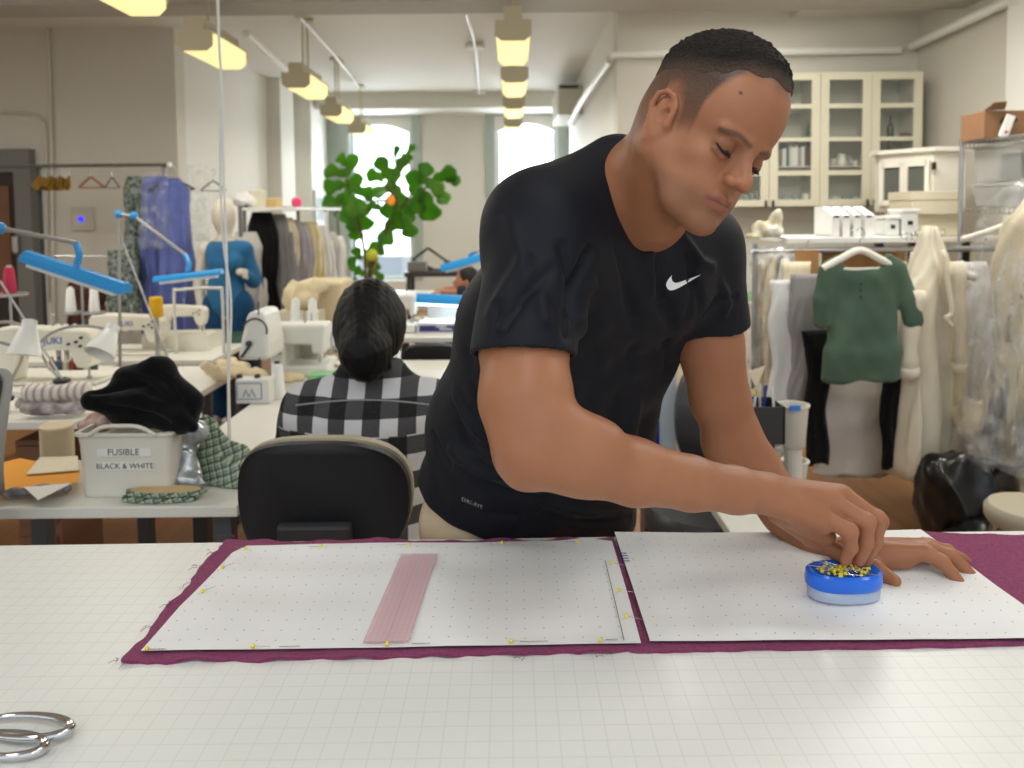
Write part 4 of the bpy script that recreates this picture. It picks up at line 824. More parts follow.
# ================================================================ right side: garment rail, shelves, cabinets, carts
cabm = mat('cabinet_cream', (222,217,194), .5, bump=.03, bscale=20); glassm = mat('cabinet_glass', (170,178,170), .05, alpha=.10, spec=.6); inm = mat('cabinet_inside', (206,204,190), .7)
steel = mat('steel', (190,190,192), .25, 1); wht = mat('white_plastic', (236,236,232), .4); dkh = mat('handle_dark', (60,52,44), .4, .6)
YC = 6.14
def gx(px, y=140): return at(px, y, YC)[0]
def gz(py, x=850): return at(x, py, YC)[2]
def cab_unit(x0, x1, label):
    z0, z1 = gz(205.5), gz(72); e = empty('wall_cabinet', ((x0+x1)/2, YR-.18, z0), label, 'cabinet'); t = .02
    mb = MB(); mb.bx(x0,x0+t,YC+.02,YR,z0,z1); mb.bx(x1-t,x1,YC+.02,YR,z0,z1); mb.bx(x0,x1,YC+.02,YR,z0,z0+t); mb.bx(x0,x1,YC+.02,YR,z1-t,z1); mb.bx(x0,x1,YR-.01,YR,z0,z1); mb.build('carcass', inm, e)
    for zz in (gz(165), gz(138), gz(106)): mb = MB(); mb.bx(x0+t,x1-t,YC+.06,YR-.01,zz-.012,zz); mb.build('shelf', inm, e)
    for x_a, x_b, hs in ((x0,(x0+x1)/2-.002,1),((x0+x1)/2+.002,x1,-1)):
        fr = .066; rows = [(79.5,103.5),(108,137),(141,170),(175,199)]; mb = MB(); mb.bx(x_a,x_a+fr,YC,YC+.02,z0,z1); mb.bx(x_b-fr,x_b,YC,YC+.02,z0,z1)
        zz = [z1]+[v for a, b_ in rows for v in (gz(a), gz(b_))]+[z0]
        for i in range(0, len(zz), 2): mb.bx(x_a+fr,x_b-fr,YC,YC+.02,zz[i+1],zz[i])
        dr = mb.build('door', cabm, e); mb = MB(); mb.bx(x_a+fr-.002,x_b-fr+.002,YC+.008,YC+.012,z0+.03,z1-.03); mb.build('glass_pane', glassm, dr)
        hx = x_b-.026 if hs > 0 else x_a+.026; mb = MB(); mb.box((hx,YC-.012,gz(203)), (.014,.022,.055)); mb.build('handle', dkh, dr, bevel=.003)
    return e
xa, xm, xb, xc = gx(719), gx(820), gx(820.5), gx(922)
cab_unit(xa, xm, 'cream glass-door wall cabinet partly hidden behind the man\'s head'); cab_unit(xb, xc, 'cream glass-door wall cabinet farthest right, ending at the corner')
def inside(px, py_base, dy=.12): p = at(px, py_base, YC+dy); return p
def lobj(name, px, py, prof, m, label, cat, group=None, dy=.12, s=.0079*1.0, n=16):
    row = [165,138,106,200]; b_ = min(row, key=lambda v: abs(v-py)); zz = gz(b_) if b_ != 200 else gz(205.5)+.02
    x = at(px, py, YC+dy)[0]; mb = MB(); mb.lathe((x, YC+dy, zz+.001), [(r*s, z*s) for r, z in prof], n); return mb.build(name, m, None, label, cat, group, smooth=True)
cer = mat('ceramic_white', (225,222,210), .3); dgl = mat('bottle_dark', (26,34,26), .15); ggl = mat('bottle_green', (40,74,44), .15); bluec = mat('mug_turquoise', (60,140,160), .4); clg = mat('tumbler_glass', (190,200,198), .1, alpha=.45, spec=.6); brw = mat('basket_brown', (120,92,60), .7)
lobj('serving_plate', 846, 106, [(3,0),(9,1.2),(15,2.4),(15.5,3),(9,2.2),(.5,1.6)], cer, 'white shallow plate on the cabinet\'s top shelf, middle door', 'plate', s=.0068)
lobj('serving_plate', 897, 106, [(3,0),(8,1.0),(11,2),(11,2.6),(.5,1.4)], cer, 'small pale plate on the top shelf behind the right door', 'plate', s=.0068)
bp_ = [(3.4,0),(3.6,1),(3.6,12),(2.4,16),(1.1,18),(1.1,23),(1.3,24),(.2,24)]
lobj('bottle', 890, 138, bp_, dgl, 'dark bottle on the second shelf behind the right door', 'bottle', s=.0075); lobj('bottle', 888.5, 165, bp_, dgl, 'dark bottle with a pale base label on the lower shelf behind the right door', 'bottle', s=.0085)
lobj('bottle', 808, 138, bp_, ggl, 'green bottle on the second shelf behind the left door', 'bottle', s=.006); lobj('bottle', 808, 165, bp_, dgl, 'dark bottle standing right of the row of books in the cabinet', 'bottle', s=.0078)
lobj('basket', 906, 138, [(4,0),(6,2),(6.5,5),(3,6),(.5,6.4)], brw, 'brown rounded basket at the right end of the second shelf', 'basket', s=.0075); lobj('basket', 904, 165, [(4,0),(6,3),(6.5,7),(3,8.4),(.5,9)], brw, 'brown bowl at the right end of the lower shelf', 'bowl', s=.0075)
pj = lobj('pitcher', 841.5, 165, [(4.5,0),(5.4,2),(5.2,6),(3.6,10),(3.9,12.5),(3.2,12.5),(3,10),(.5,2)], cer, 'white ceramic pitcher on the lower shelf, middle door', 'pitcher', s=.0075)
x = at(848,155,YC+.12)[0]; mb = MB(); mb.tube(spline([(x-.01,YC+.12,gz(165)+.075),(x+.02,YC+.12,gz(165)+.068),(x+.018,YC+.12,gz(165)+.03),(x-.01,YC+.12,gz(165)+.025)],4), .005, 6); mb.build('handle', cer, pj)
lobj('cup', 855, 165, [(2,0),(3.6,2),(4,5),(3.6,5),(.5,1)], cer, 'white cup right of the pitcher', 'cup', s=.0075); lobj('cup', 833, 165, [(2,0),(3.2,2),(3.4,7),(3,7),(.5,1)], inm, 'grey cup left of the pitcher', 'cup', s=.0075)
lobj('storage_jar', 806, 200, [(4.6,0),(4.8,1),(4.8,10),(4.4,10.5),(.3,10.5)], cer, 'white cylinder jar on the bottom shelf behind the left door', 'jar', s=.0075)
for i, px in enumerate((783,789,796)): lobj('tumbler', px, 200, [(2.2,0),(2.8,8),(2.5,8),(2,.6),(.2,.6)], clg, 'clear glass tumbler on the bottom shelf left of the white jar', 'glass', 'tumblers behind the left cabinet door', dy=.08+.05*(i%2), s=.0078)
for i, px in enumerate((746,752,758)): lobj('tumbler', px, 200, [(2.2,0),(2.8,9+i*2),(2.5,9+i*2),(2,.6),(.2,.6)], clg, 'clear glass tumbler seen beside the man\'s nose', 'glass', 'tumblers by the man\'s face', dy=.08+.05*(i%2), s=.0078)
lobj('mixing_bowl', 835, 200, [(3,0),(6.4,3),(7.2,7),(6.8,7),(5.5,3),(.4,1)], cer, 'pale bowl on the bottom shelf behind the middle door', 'bowl', s=.0078); lobj('mug', 847, 200, [(3.8,0),(4.4,1),(4.4,6),(4,6),(3.6,1),(.4,.6)], bluec, 'turquoise mug on the bottom shelf behind the middle door', 'mug', dy=.07, s=.0078)
lobj('mug', 857.5, 200, [(2.6,0),(2.8,1),(2.8,6.4),(2.4,6.4),(.4,.6)], cer, 'pale mug right of the turquoise mug', 'mug', s=.0078); lobj('mug', 887, 200, [(4.8,0),(5,1),(5,7.6),(4.6,7.6),(.4,.6)], cer, 'pale wide mug behind the right cabinet door', 'mug', s=.0078)
cols = [(225,222,210),(40,96,100),(205,205,200),(228,226,216),(236,234,228),(150,150,146),(228,226,216),(44,40,40),(90,30,36)]; xx = at(780,150,YC+.12)[0]
for i, c in enumerate(cols):
    wd_ = (.028,.024,.016,.034,.014,.03,.022,.012,.018)[i]; hh = .14+(i*37%5)*.008; mb = MB(); mb.bx(xx,xx+wd_,YC+.06,YC+.20,gz(165)+.0005,gz(165)+hh); mb.build('book', mat(f'book_{i}', c, .6), None, ['pale cream-spined book at the left end of the row in the cabinet','teal-spined book second in the cabinet row','narrow pale grey book right of the teal one','widest cream book in the cabinet row','thin white book in the middle of the cabinet row','grey-spined book in the cabinet row','cream book just left of the black one in the cabinet','thin black book near the right of the cabinet row','dark red book at the right end of the cabinet row'][i], 'book', bevel=.001); xx += wd_+.001
# base counter under it
ctm = mat('counter_cream', (214,207,188), .5)
e = empty('base_counter', (2.0, YR-.3, 0), 'cream base counter along the back wall under the glass cabinets', 'counter'); x0, x1 = XR+.35, XRW-.02; zt = at(745,303,5.9)[2]
mb = MB(); mb.bx(x0,x1,5.92,YR-.001,.0,zt-.03); mb.build('carcass', ctm, e); mb = MB(); mb.bx(x0-.01,x1,5.88,YR-.001,zt-.03,zt); mb.build('countertop', mat('counter_top', (196,190,172), .4), e)
for i in range(4): a = x0+.02+i*(x1-x0)/4; mb = MB(); mb.bx(a,a+(x1-x0)/4-.04,5.90,5.92,.1,zt-.05); d_ = mb.build('door', ctm, e, bevel=.003); mb = MB(); mb.box((a+(x1-x0)/4-.08,5.89,zt-.12),(.012,.02,.09)); mb.build('handle', dkh, d_)
mb = MB(); p = at(747,302,6.1); mb.bx(p[0]-.06,p[0]+.05,6.05,6.15,zt,zt+.06); mb.build('sponge_pack', mat('leaf_green', (96,170,60), .6), None, 'bright green pack on the counter beside the far sleeve', 'pack', bevel=.008)
# -------- clothes rail with its high white shelf
m_ = mat('rail_steel', (170,170,172), .3, .9); YG = 3.9; zR = at(850,243,YG)[2]; xL, xR = at(752,240,YG)[0], at(1075,240,YG)[0]
e = empty('clothes_rail', ((xL+xR)/2, YG, 0), 'long steel clothes rail with a white top shelf at the right', 'clothes rack')
mb = MB(); mb.cyl((xL,YG,zR-.035),(xR,YG,zR-.035),.014,n=10); mb.build('rail', m_, e)
mb = MB(); xs0, xs1 = at(786,240,YG)[0], at(912,240,YG)[0]; mb.bx(xs0,xs1,YG-.02,YG+.42,zR+.0,zR+.03); mb.build('shelf_board', wht, e, bevel=.004)
for x in (xL+.02, xR-.02): 
    mb = MB(); mb.cyl((x,YG+.02,.06),(x,YG+.02,zR),.014,n=10); mb.build('upright', m_, e); mb = MB(); mb.bx(x-.02,x+.02,YG-.25,YG+.35,.05,.075); mb.build('foot', m_, e)
    for yy in (YG-.23, YG+.33): mb = MB(); mb.ball((x,yy,.026),.025,10,7); mb.build('castor', machd, e)
def gar(px, y0, y1, Y, wpx, m, label, nm='hanging_garment', cat='garment', d=.035, off=-.05, **k):
    p = at(px, y0, Y); q = at(px, y1, Y); return garment(nm, p, wpx/780*Y, p[2]-q[2], d, m, label, cat, **k)
cream = fabric('cream', (226,214,186)); cream2 = fabric('muslin', (218,204,172)); wcl = fabric('white_cloth', (232,232,230)); gcl = fabric('grey_cloth', (158,154,154)); lg = fabric('light_grey', (196,192,188)); blk = fabric('black_cloth', (14,14,16)); card = mat('manila_card', (178,132,84), .8, noise=.08, nscale=5); beige = fabric('beige_cloth', (200,184,158)); oat = fabric('oat_cloth', (224,216,196)); skirtc = fabric('skirt_grey_beige', (216,209,200))
o = gar(762,262,432,4.05,36,cream2,'muslin garment in clear film at the left end of the rail',seed=1,ang=1.1); film(o, at(764,250,4.0), .30, .85, .09, 3)
o = gar(777,256,440,3.98,50,cream,'cream garment in crinkled film, second from the rail\'s left end',seed=2,ang=.9); film(o, at(776,246,3.9), .26, .6, .10, 5)
o = gar(790,258,450,3.93,44,wcl,'white garment hanging behind the stiff white sheet',seed=3,ang=.8)
gar(784,280,408,3.74,26,wcl,'flat stiff white cloth panel at the front left of the rail',nm='hanging_cloth',seed=4,shoulder=False,folds=2,amp=.2,d=.012,flare=1.0)
gar(796,262,444,3.80,30,cream,'tan cream garment between the white sheet and the grey cloth',seed=5,ang=.3,d=.03)
gar(806,274,418,3.72,30,gcl,'plain grey cloth panel left of the green blouse',nm='hanging_cloth',seed=6,shoulder=False,folds=3,amp=.25,d=.02,flare=1.0)
for i, (x0, x1, y0, y1, Y, lb) in enumerate([(822,862,248,372,3.99,'tan pattern card hanging behind the left of the green blouse'),(864,903,249,380,4.03,'tan pattern card hanging behind the right of the green blouse'),(795,818,250,330,3.86,'small tan pattern card left of the green blouse')]):
    a = at(x0,y0,Y); c_ = at(x1,y1,Y); mb = MB(); mb.bx(a[0],c_[0],Y,Y+.004,c_[2],a[2]); o = mb.build('pattern_card', card, None, lb, 'pattern card'); mb = MB(); mb.tube([((a[0]+c_[0])/2,Y,a[2]-.01),((a[0]+c_[0])/2,Y,a[2]+.03),((a[0]+c_[0])/2+.01,Y-.0,a[2]+.05)], .002, 6); mb.build('hook', steel, o)
for px, y0, y1, w_, lb in ((817,330,463,22,'black garment whose hem shows left of the grey skirt'),(893,325,467,20,'black garment whose hem shows right of the grey skirt')): gar(px,y0,y1,3.60,w_,blk,lb,seed=8,d=.03,ang=.25,flare=1.0,folds=1.6,amp=.15)
gar(853,378,474,3.80,54,skirtc,'pale grey-beige skirt hanging below the green blouse',nm='hanging_skirt',cat='skirt',seed=9,shoulder=False,d=.03,folds=3,amp=.15,flare=1.4); 
gar(870,372,474,3.84,60,lg,'second pale grey skirt behind the first, a little lower on the right',nm='hanging_skirt',cat='skirt',seed=10,shoulder=False,d=.03,folds=3,amp=.15,flare=1.1)
# green blouse on a white hanger, hung facing us
YB = 3.46; ph = at(860,238,YB); whh = mat('hanger_white', (236,232,220), .4)
hanger(ph+np.array([0,0,-.045]), 74/780*YB, whh, 'white wooden hanger holding the green blouse', flat=True, r=.010)
green = fabric('green_linen', (86,108,90), (74,96,80), bump=.4)
bx_, by_, bz_ = ph[0]+.02, YB+.0, ph[2]
k_ = YB/780
def bl(x, z, y=0): return (bx_+x*k_, by_+.01+y, bz_+z*k_)
ops = []
for a, b_, r1, r2 in (((-24,-36),(-22,-110),.045,.062),((24,-36),(22,-110),.045,.062),((-8,-44),(-9,-112),.06,.07),((8,-44),(9,-112),.06,.07)): ops.append(cap(bl(*a), bl(*b_), r1, r2, .04))
for a in ((-25,-118),(-9,-120),(9,-120),(25,-118)): ops.append(cap(bl(a[0],a[1]), bl(a[0]*1.08,-165), .060, .062, .04))
for s_ in (-1,1):
    ops += [cap(bl(s_*25,-22), bl(s_*33,-32), .022, .034, .03), cap(bl(s_*33,-34), bl(s_*(40 if s_ < 0 else 44),-62,-.02), .040, .046, .025), cap(bl(s_*(40 if s_ < 0 else 44),-62,-.02), bl(s_*(43 if s_ < 0 else 50),-84,-.02), .046, .040, .012)]
ops.append(('s', lambda P: P[:,2]-(bz_-144*k_), .006, np.array(bl(0,-170)), .35))
ops.append(ell(bl(-1,-16,-.0), (.105,.14,.075), k=.01, kind='s'))
v, f = sdf_mesh(ops, .006); N = vnormals(v, f); v[:,1] = by_+.01+(v[:,1]-by_-.01)*.62
v = v+N*(.011*vnoise(v*[1.6,1,.35], 26, 4)+.004*vnoise(v*[1,1,.5], 60, 9))[:,None]; v = relax(v, f, 1)
o = npmesh('green_blouse', v, f, green, label='dark green short-sleeved linen blouse on a white hanger', cat='blouse')
bv_ = BVHTree.FromPolygons(v.tolist(), f.tolist())
for py in (284,290,297): mb = MB(); p = at(861,py,YB-.08); h_ = bv_.ray_cast(V(CAM), V(ray(861,py)).normalized()); p = np.array(h_[0]) if h_[0] else p; mb.ball(p, .006, 8, 6); mb.build('button', mat('button_green', (36,62,46), .4), o)
def stroke3(P, r, m, par, nm): 
    mb = MB(); q = [bv_.ray_cast(V(CAM), V(ray(*p)).normalized())[0] for p in P]; q = [np.array(x) for x in q if x]; 
    if len(q) > 2: mb.tube(q, r, 6); mb.build(nm, m, par)
stroke3([(861,y) for y in range(264,302,3)], .003, green, o, 'placket')
# robe and neighbours
rb = gar(929,226,470,3.62,64,oat,'long cream robe with hanging sleeves right of the green blouse',nm='hanging_robe',cat='robe',seed=12,ang=.5,d=.075,folds=6,amp=.7,neck=.03,slope=.38,flare=1.25)
for s, (px, ya, yb, w_) in ((0,(914,290,372,20)),(1,(958,262,368,13))):
    mb = MB(); P = [at(px-(6 if s == 0 else -2)*math.sin(i/7*1.5), ya+(yb-ya)*i/7, 3.48) for i in range(8)]; mb.tube(P, [w_/780*1.9*(1-.25*i/7+.12*math.sin(i*2.3)) for i in range(8)], 16); mb.build('sleeve', oat, rb, smooth='all')
    mb = MB(); mb.tube([P[-1]+[0,0,.02],P[-1]-[0,0,.005],P[-1]-[0,0,.03]], [w_/780*1.9*1.0,w_/780*1.9*.98,w_/780*1.9*.85], 16); mb.build('cuff', oat, rb, smooth='all')
mb = MB(); mb.tube(spline([at(943,250,3.48),at(948,285,3.46),at(952,312,3.45),at(946,318,3.45),at(952,326,3.45)],5), .011, 10); mb.build('tie_belt', oat, rb, smooth='all')
gar(903,262,462,3.80,22,beige,'narrow tan garment edge between the blouse and the robe',seed=14,ang=1.2,d=.04)
gar(915,252,468,3.86,34,oat,'off-white garment hanging behind the robe',seed=15,ang=1.0,d=.05)
o = gar(976,262,432,3.72,44,lg,'pale grey collared shirt right of the robe',nm='hanging_shirt',cat='shirt',seed=16,ang=.35,d=.05,neck=.12,slope=.12,sleeves='long',slen=.6,sr=.045)
mb = MB(); mb.tube(spline([at(958,262,3.66),at(966,274,3.64),at(977,278,3.62)],4), .02, 10); mb.build('collar', lg, o, smooth='all')
o = gar(1044,190,445,3.15,60,cream,'pale garment swathed in crinkled clear film at the right edge',seed=17,ang=.3,d=.12,folds=6,amp=.5,neck=.10,slope=.12); film(o, at(1040,178,3.08), .34, 1.15, .20, 9); film(o, at(1030,250,3.0), .20, .85, .12, 12)
gar(1062,215,440,3.3,60,lg,'grey garment behind the film-wrapped one at the right edge',seed=18,ang=.5,d=.08)
mb = MB(); mb.tube(spline([at(962,240,3.35),at(978,235,3.3),at(996,229,3.25),at(1020,220,3.2)],4), .014, 8); mb.build('clothes_hanger', whh, None, 'thick white hanger arm sticking out left of the wrapped garments', 'hanger', smooth='all')
# things on the rail's shelf
zs = zR+.031
for i, px in enumerate((826,836,847,858)):
    p = at(px, 236, YG+.1); x = p[0]; w_ = .036; mb = MB(); h = .145
    mb.prism([(x,YG+.02,zs),(x,YG+.26,zs),(x,YG+.26,zs+h*1.05),(x,YG+.16,zs+h*1.05),(x,YG+.02,zs+h*.75)], (w_+.012*(i==3),0,0)); o = mb.build('magazine_file', wht, None, ['leftmost of the four white magazine files above the green blouse','second white magazine file from the left above the green blouse','third white magazine file from the left above the green blouse','rightmost and widest of the four white magazine files'][i], 'magazine file', bevel=.003)
    mb = MB(); mb.box((x+w_/2,YG+.0185,zs+h*.70),(w_*.7,.003,.010)); mb.build('label_slot', dkh, o)
p = at(848,236,YG+.03); mb = MB(); 
for t_ in range(3): pass
mb.tube([(p[0]+.028*math.cos(t/3),YG+.03+.018*t/60,zs+.034+.030*math.sin(t/3)) for t in range(60)], .0025, 5); mb.build('wire_spool', steel, None, 'loose coil of shiny wire beside the white magazine files', 'wire coil')
for px, w_, h, lb in ((903,.085,.12,'tall white lidded tub at the right end of the rail shelf'),(886,.07,.085,'translucent white box left of the lidded tub')):
    p = at(px,240,YG+.12); mb = MB(); mb.box((p[0],YG+.12,zs+h/2),(w_,.14,h)); o = mb.build('storage_tub', mat('tub_white', (225,226,222), .35), None, lb, 'tub', bevel=.008); mb = MB(); mb.box((p[0],YG+.12,zs+h+.009),(w_+.012,.152,.016)); mb.build('lid', wht, o, bevel=.003); mb = MB(); mb.box((p[0],YG+.048,zs+h*.55),(w_*.3,.003,.02)); mb.build('label', dkh, o)
p = at(770,236,YG); blob('bagged_bundle', [ell((p[0],YG+.05,zs+.03),(.075,.07,.05)), cap((p[0]+.03,YG+.05,zs+.05),(p[0]+.06,YG+.05,zs+.12),.035,.02,.03), ell((p[0]-.06,YG+.03,zs+.0),(.05,.05,.03))], .006, mat('film_white', (222,222,214), .3, rgb2=(176,164,120), nscale=18), 'crumpled bundle in clear film at the left end of the rail shelf', 'bundle', amp=.008, fr=55, flat=zs)
# loose rings along the rail
rr = random.Random(5)
for i in range(9):
    p = at(905+i*4.6, 235+rr.uniform(-3,3), 3.75+rr.uniform(-.05,.05)); mb = MB(); mb.tube([(p[0]+.017*math.cos(t),p[1]+.004*math.sin(t*2),p[2]+.017*math.sin(t)) for t in [2*PI*k/14 for k in range(14)]], .002, 5, closed=True); mb.build('hook_ring', steel, None, 'small wire ring hooked in the tangle left of the robe\'s peak', 'ring', 'wire rings by the robe')
# small white display cabinet standing on shelves, boxes below
YD = 5.15; a = at(900,150,YD); z0 = at(900,212,YD)[2]; z1 = at(900,152,YD)[2]; x0, x1 = at(903,180,YD)[0], at(962,180,YD)[0]
e = empty('display_cabinet', ((x0+x1)/2,YD+.15,z0), 'small white display cabinet with glazed doors left of the steel shelving', 'cabinet'); wcab = mat('cabinet_white', (222,218,206), .5)
mb = MB(); xs_ = at(933,180,YD)[0]; mb.prism([(x0,YD+.32,z0),(xs_,YD,z0),(x1+.05,YD+.05,z0),(x1+.05,YD+.4,z0),(x0,YD+.4,z0)], (0,0,z1-z0)); mb.build('carcass', wcab, e)
mb = MB(); mb.prism([(x0-.03,YD+.30,z1),(xs_-.01,YD-.04,z1),(x1+.08,YD+.0,z1),(x1+.08,YD+.43,z1),(x0-.03,YD+.43,z1)], (0,0,.03)); mb.build('cornice', wcab, e, bevel=.006)
A0 = np.array([x0,YD+.32,0]); A1 = np.array([xs_,YD,0]); dd = A1-A0; nn_ = np.array([dd[1],-dd[0],0]); nn_ = -nn_/np.linalg.norm(nn_) if nn_[1] > 0 else nn_/np.linalg.norm(nn_)
for t0, t1 in ((.08,.46),(.54,.92)):
    zq0, zq1 = z0+.08, z1-.09; F_ = lambda t, z, o_: A0+dd*t+nn_*o_+np.array([0,0,z]); mb = MB(); mb.prism([F_(t0,zq0,.012),F_(t1,zq0,.012),F_(t1,zq1,.012),F_(t0,zq1,.012)], nn_*.004); o = mb.build('door', mat('glass_dark', (92,96,90), .1), e); mb = MB()
    for (ta, tb, za, zb) in ((t0-.05,t0+.03,zq0-.04,zq1+.04),(t1-.03,t1+.05,zq0-.04,zq1+.04),(t0,t1,zq0-.04,zq0),(t0,t1,zq1,zq1+.04)): mb.prism([F_(ta,za,.01),F_(tb,za,.01),F_(tb,zb,.01),F_(ta,zb,.01)], nn_*.02)
    mb.build('door_frame', wcab, o)
mb = MB(); p = at(934,166,YD-.02); mb.box(p,(.02,.02,.05)); mb.build('hinge', dkh, e)
crb = mat('box_cream', (216,208,182), .7)
for x_a, x_b, ya, yb, Y, lb in ((912,958,192,214,4.9,'cream cardboard box under the small white cabinet'),(908,960,214,236,4.95,'flat cream box beneath the upper cream box')):
    a = at(x_a,ya,Y); c_ = at(x_b,yb,Y); mb = MB(); mb.bx(a[0],c_[0],Y,Y+.3,c_[2],a[2]); o = mb.build('storage_box', crb, None, lb, 'box', bevel=.004); mb = MB(); mb.bx(a[0]-.004,c_[0]+.004,Y-.004,Y+.304,a[2]-.05,a[2]+.004); mb.build('lid', crb, o, bevel=.002)
zsh = at(908,237,4.95)[2]; table('plain shelf table carrying the cream boxes behind the clothes', at(905,236,4.9)[0], XRW-.2, 4.85, 5.4, zsh-.001, wcab, name='shelf_table')
# steel wire shelving at the right edge
YS = 4.5; xp = at(961,180,YS)[0]; xe = xp+.5; YN = 3.3; e = empty('wire_shelving', ((xp+xe)/2, 3.9, 0), 'chrome wire shelving unit along the right wall, boxes on it', 'shelving')
zT = at(961,143,YS)[2]; z3 = at(961,208,YS)[2]
for x, y in ((xp,YS),(xe,YS),(xp,YN),(xe,YN)): mb = MB(); mb.cyl((x,y,0),(x,y,zT+.02),.0125,n=10); mb.build('post', steel, e)
for z in (zT, z3, .9, .35):
    mb = MB()
    for zz_ in ((z-.006,z),(z-.036,z-.030)): mb.bx(xp,xe,YS-.004,YS+.004,*zz_); mb.bx(xp,xe,YN-.004,YN+.004,*zz_); mb.bx(xp-.004,xp+.004,YN,YS,*zz_); mb.bx(xe-.004,xe+.004,YN,YS,*zz_)
    for i in range(1, 30): y = YN+(YS-YN)*i/30; mb.bx(xp,xe,y-.0025,y+.0025,z-.004,z); mb.bx(xp-.002,xp+.002,y-.002,y+.002,z-.034,z-.004)
    mb.build('wire_shelf', steel, e)
kr = mat('cardboard', (140,104,74), .8, noise=.1, nscale=6)
zz = zT+.001; a = (xp-.02, 0, 0); y0 = 4.24
mb = MB(); mb.bx(xp-.03,xp+.20,y0,y0+.22,zz,zz+.15); o = mb.build('cardboard_box', kr, None, 'open brown cardboard box on top of the wire shelving', 'box', bevel=.002)
mb = MB(); mb.prism([(xp-.03,y0,zz+.15),(xp+.08,y0,zz+.155),(xp+.06,y0-.05,zz+.19),(xp-.01,y0-.05,zz+.185)], (0,.003,.003)); mb.build('flap', kr, o)
mb = MB(); mb.prism([(xp+.05,y0-.003,zz+.09),(xp+.10,y0-.003,zz+.14),(xp+.15,y0-.003,zz+.10),(xp+.10,y0-.003,zz+.05)], (0,.002,0)); mb.build('printed_mark', dkh, o)
mb = MB(); mb.box((xp+.07,y0-.035,zz+.062),(.045,.012,.125),ry=.35); o2 = mb.build('paper_tag', wht, None, 'white tag card leaning on the cardboard box', 'tag'); mb = MB(); mb.ball((xp+.062,y0-.043,zz+.03),.008,8,6); mb.build('tag_dot', mat('red_dot', (170,50,50), .5), o2)
blob('cloth_pile', [ell((xp+.36,3.95,zz+.05),(.13,.16,.07)), ell((xp+.34,3.7,zz+.06),(.14,.16,.08))], .008, cream, 'heap of cream cloth on top of the shelving beside the box', 'cloth pile', amp=.010, fr=30, flat=zz)
bin_ = mat('bin_translucent', (186,188,186), .25, alpha=.5)
for z_, h, lb in ((z3+.001,.115,'shallow translucent bin on the wire shelf, lower of two'),(z3+.137,.19,'deeper translucent bin with dark contents, upper of two on the wire shelf')):
    x, w_ = xp+.03, .36; mb = MB(); mb.loft([[(x+.01,4.03,z_),(x+w_-.01,4.03,z_),(x+w_-.01,4.42,z_),(x+.01,4.42,z_)],[(x,4.02,z_+h),(x+w_,4.02,z_+h),(x+w_,4.44,z_+h),(x,4.44,z_+h)]]); o = mb.build('storage_bin', bin_, None, lb, 'bin', bevel=.01)
    mb = MB(); mb.bx(x-.004,x+w_+.004,4.016,4.444,z_+h,z_+h+.018); mb.build('lid', bin_, o, bevel=.004)
    mb = MB(); mb.bx(x+.06,x+.20,4.1,4.3,z_+.01,z_+h*.8); mb.build('dark_contents', machd, o, bevel=.02)
# floor things at the right: bags, muslin heap, stool
bag = mat('bin_bag_black', (12,12,14), .28, spec=.6); P_ = lambda px, py, Y: at(px, py, Y)
p = P_(966,500,3.25); blob('rubbish_bag', [ell((p[0],3.3,.20),(.17,.15,.20)), ell((p[0]+.10,3.3,.30),(.13,.13,.13),k=.05), ell((p[0]-.03,3.3,.33),(.12,.11,.10),k=.05), cap((p[0]+.12,3.25,.36),(p[0]+.2,3.2,.42),.05,.02,.05)], .009, bag, 'shiny black rubbish bag slumped on the floor under the robe', 'bag', amp=.017, fr=15, flat=.002, rid=True, amp2=.010)
p = P_(996,520,3.05); blob('rubbish_bag', [ell((p[0],3.08,.10),(.2,.14,.13)), ell((p[0]+.12,3.1,.14),(.15,.13,.13),k=.05)], .009, bag, 'second black bag on the floor, lower and nearer the round stool', 'bag', amp=.017, fr=15, flat=.002, rid=True, seed=5, amp2=.010)
p = P_(1022,470,3.35); blob('muslin_heap', [ell((p[0],3.42,.30),(.16,.14,.30)), ell((p[0]-.10,3.45,.52),(.14,.12,.12),k=.05), ell((p[0]-.22,3.66,.50),(.11,.08,.09),k=.05), ell((p[0]+.1,3.4,.5),(.15,.14,.2),k=.05), ell((p[0]-.2,3.6,.25),(.10,.10,.25),k=.05)], .010, cream2, 'heap of crumpled cream muslin piled behind the black bags', 'cloth pile', amp=.016, fr=20, flat=.002, rid=True, amp2=.010)
p = P_(1034,512,2.6); e = empty('round_stool', (p[0],2.6,0), 'round pale stool at the right edge beside the black bags', 'stool'); zst = at(1022,508,2.6)[2]
mb = MB(); mb.lathe((p[0],2.6,zst-.06), [(.02,-.01),(.135,0),(.148,.02),(.148,.05),(.135,.066),(.1,.07),(.01,.07)], 36); mb.build('seat', mat('stool_vinyl', (168,160,140), .5), e, smooth=True)
for k in range(4): t = PI/4+k*PI/2; mb = MB(); mb.tube([(p[0]+.11*math.cos(t),2.6+.11*math.sin(t),zst-.06),(p[0]+.2*math.cos(t),2.6+.2*math.sin(t),.0)], .012, 8); mb.build('leg', steel, e)
mb = MB(); mb.tube([(p[0]+.17*math.cos(t),2.6+.17*math.sin(t),.2) for t in [2*PI*k/24 for k in range(24)]], .009, 6, closed=True); mb.build('foot_ring', steel, e)
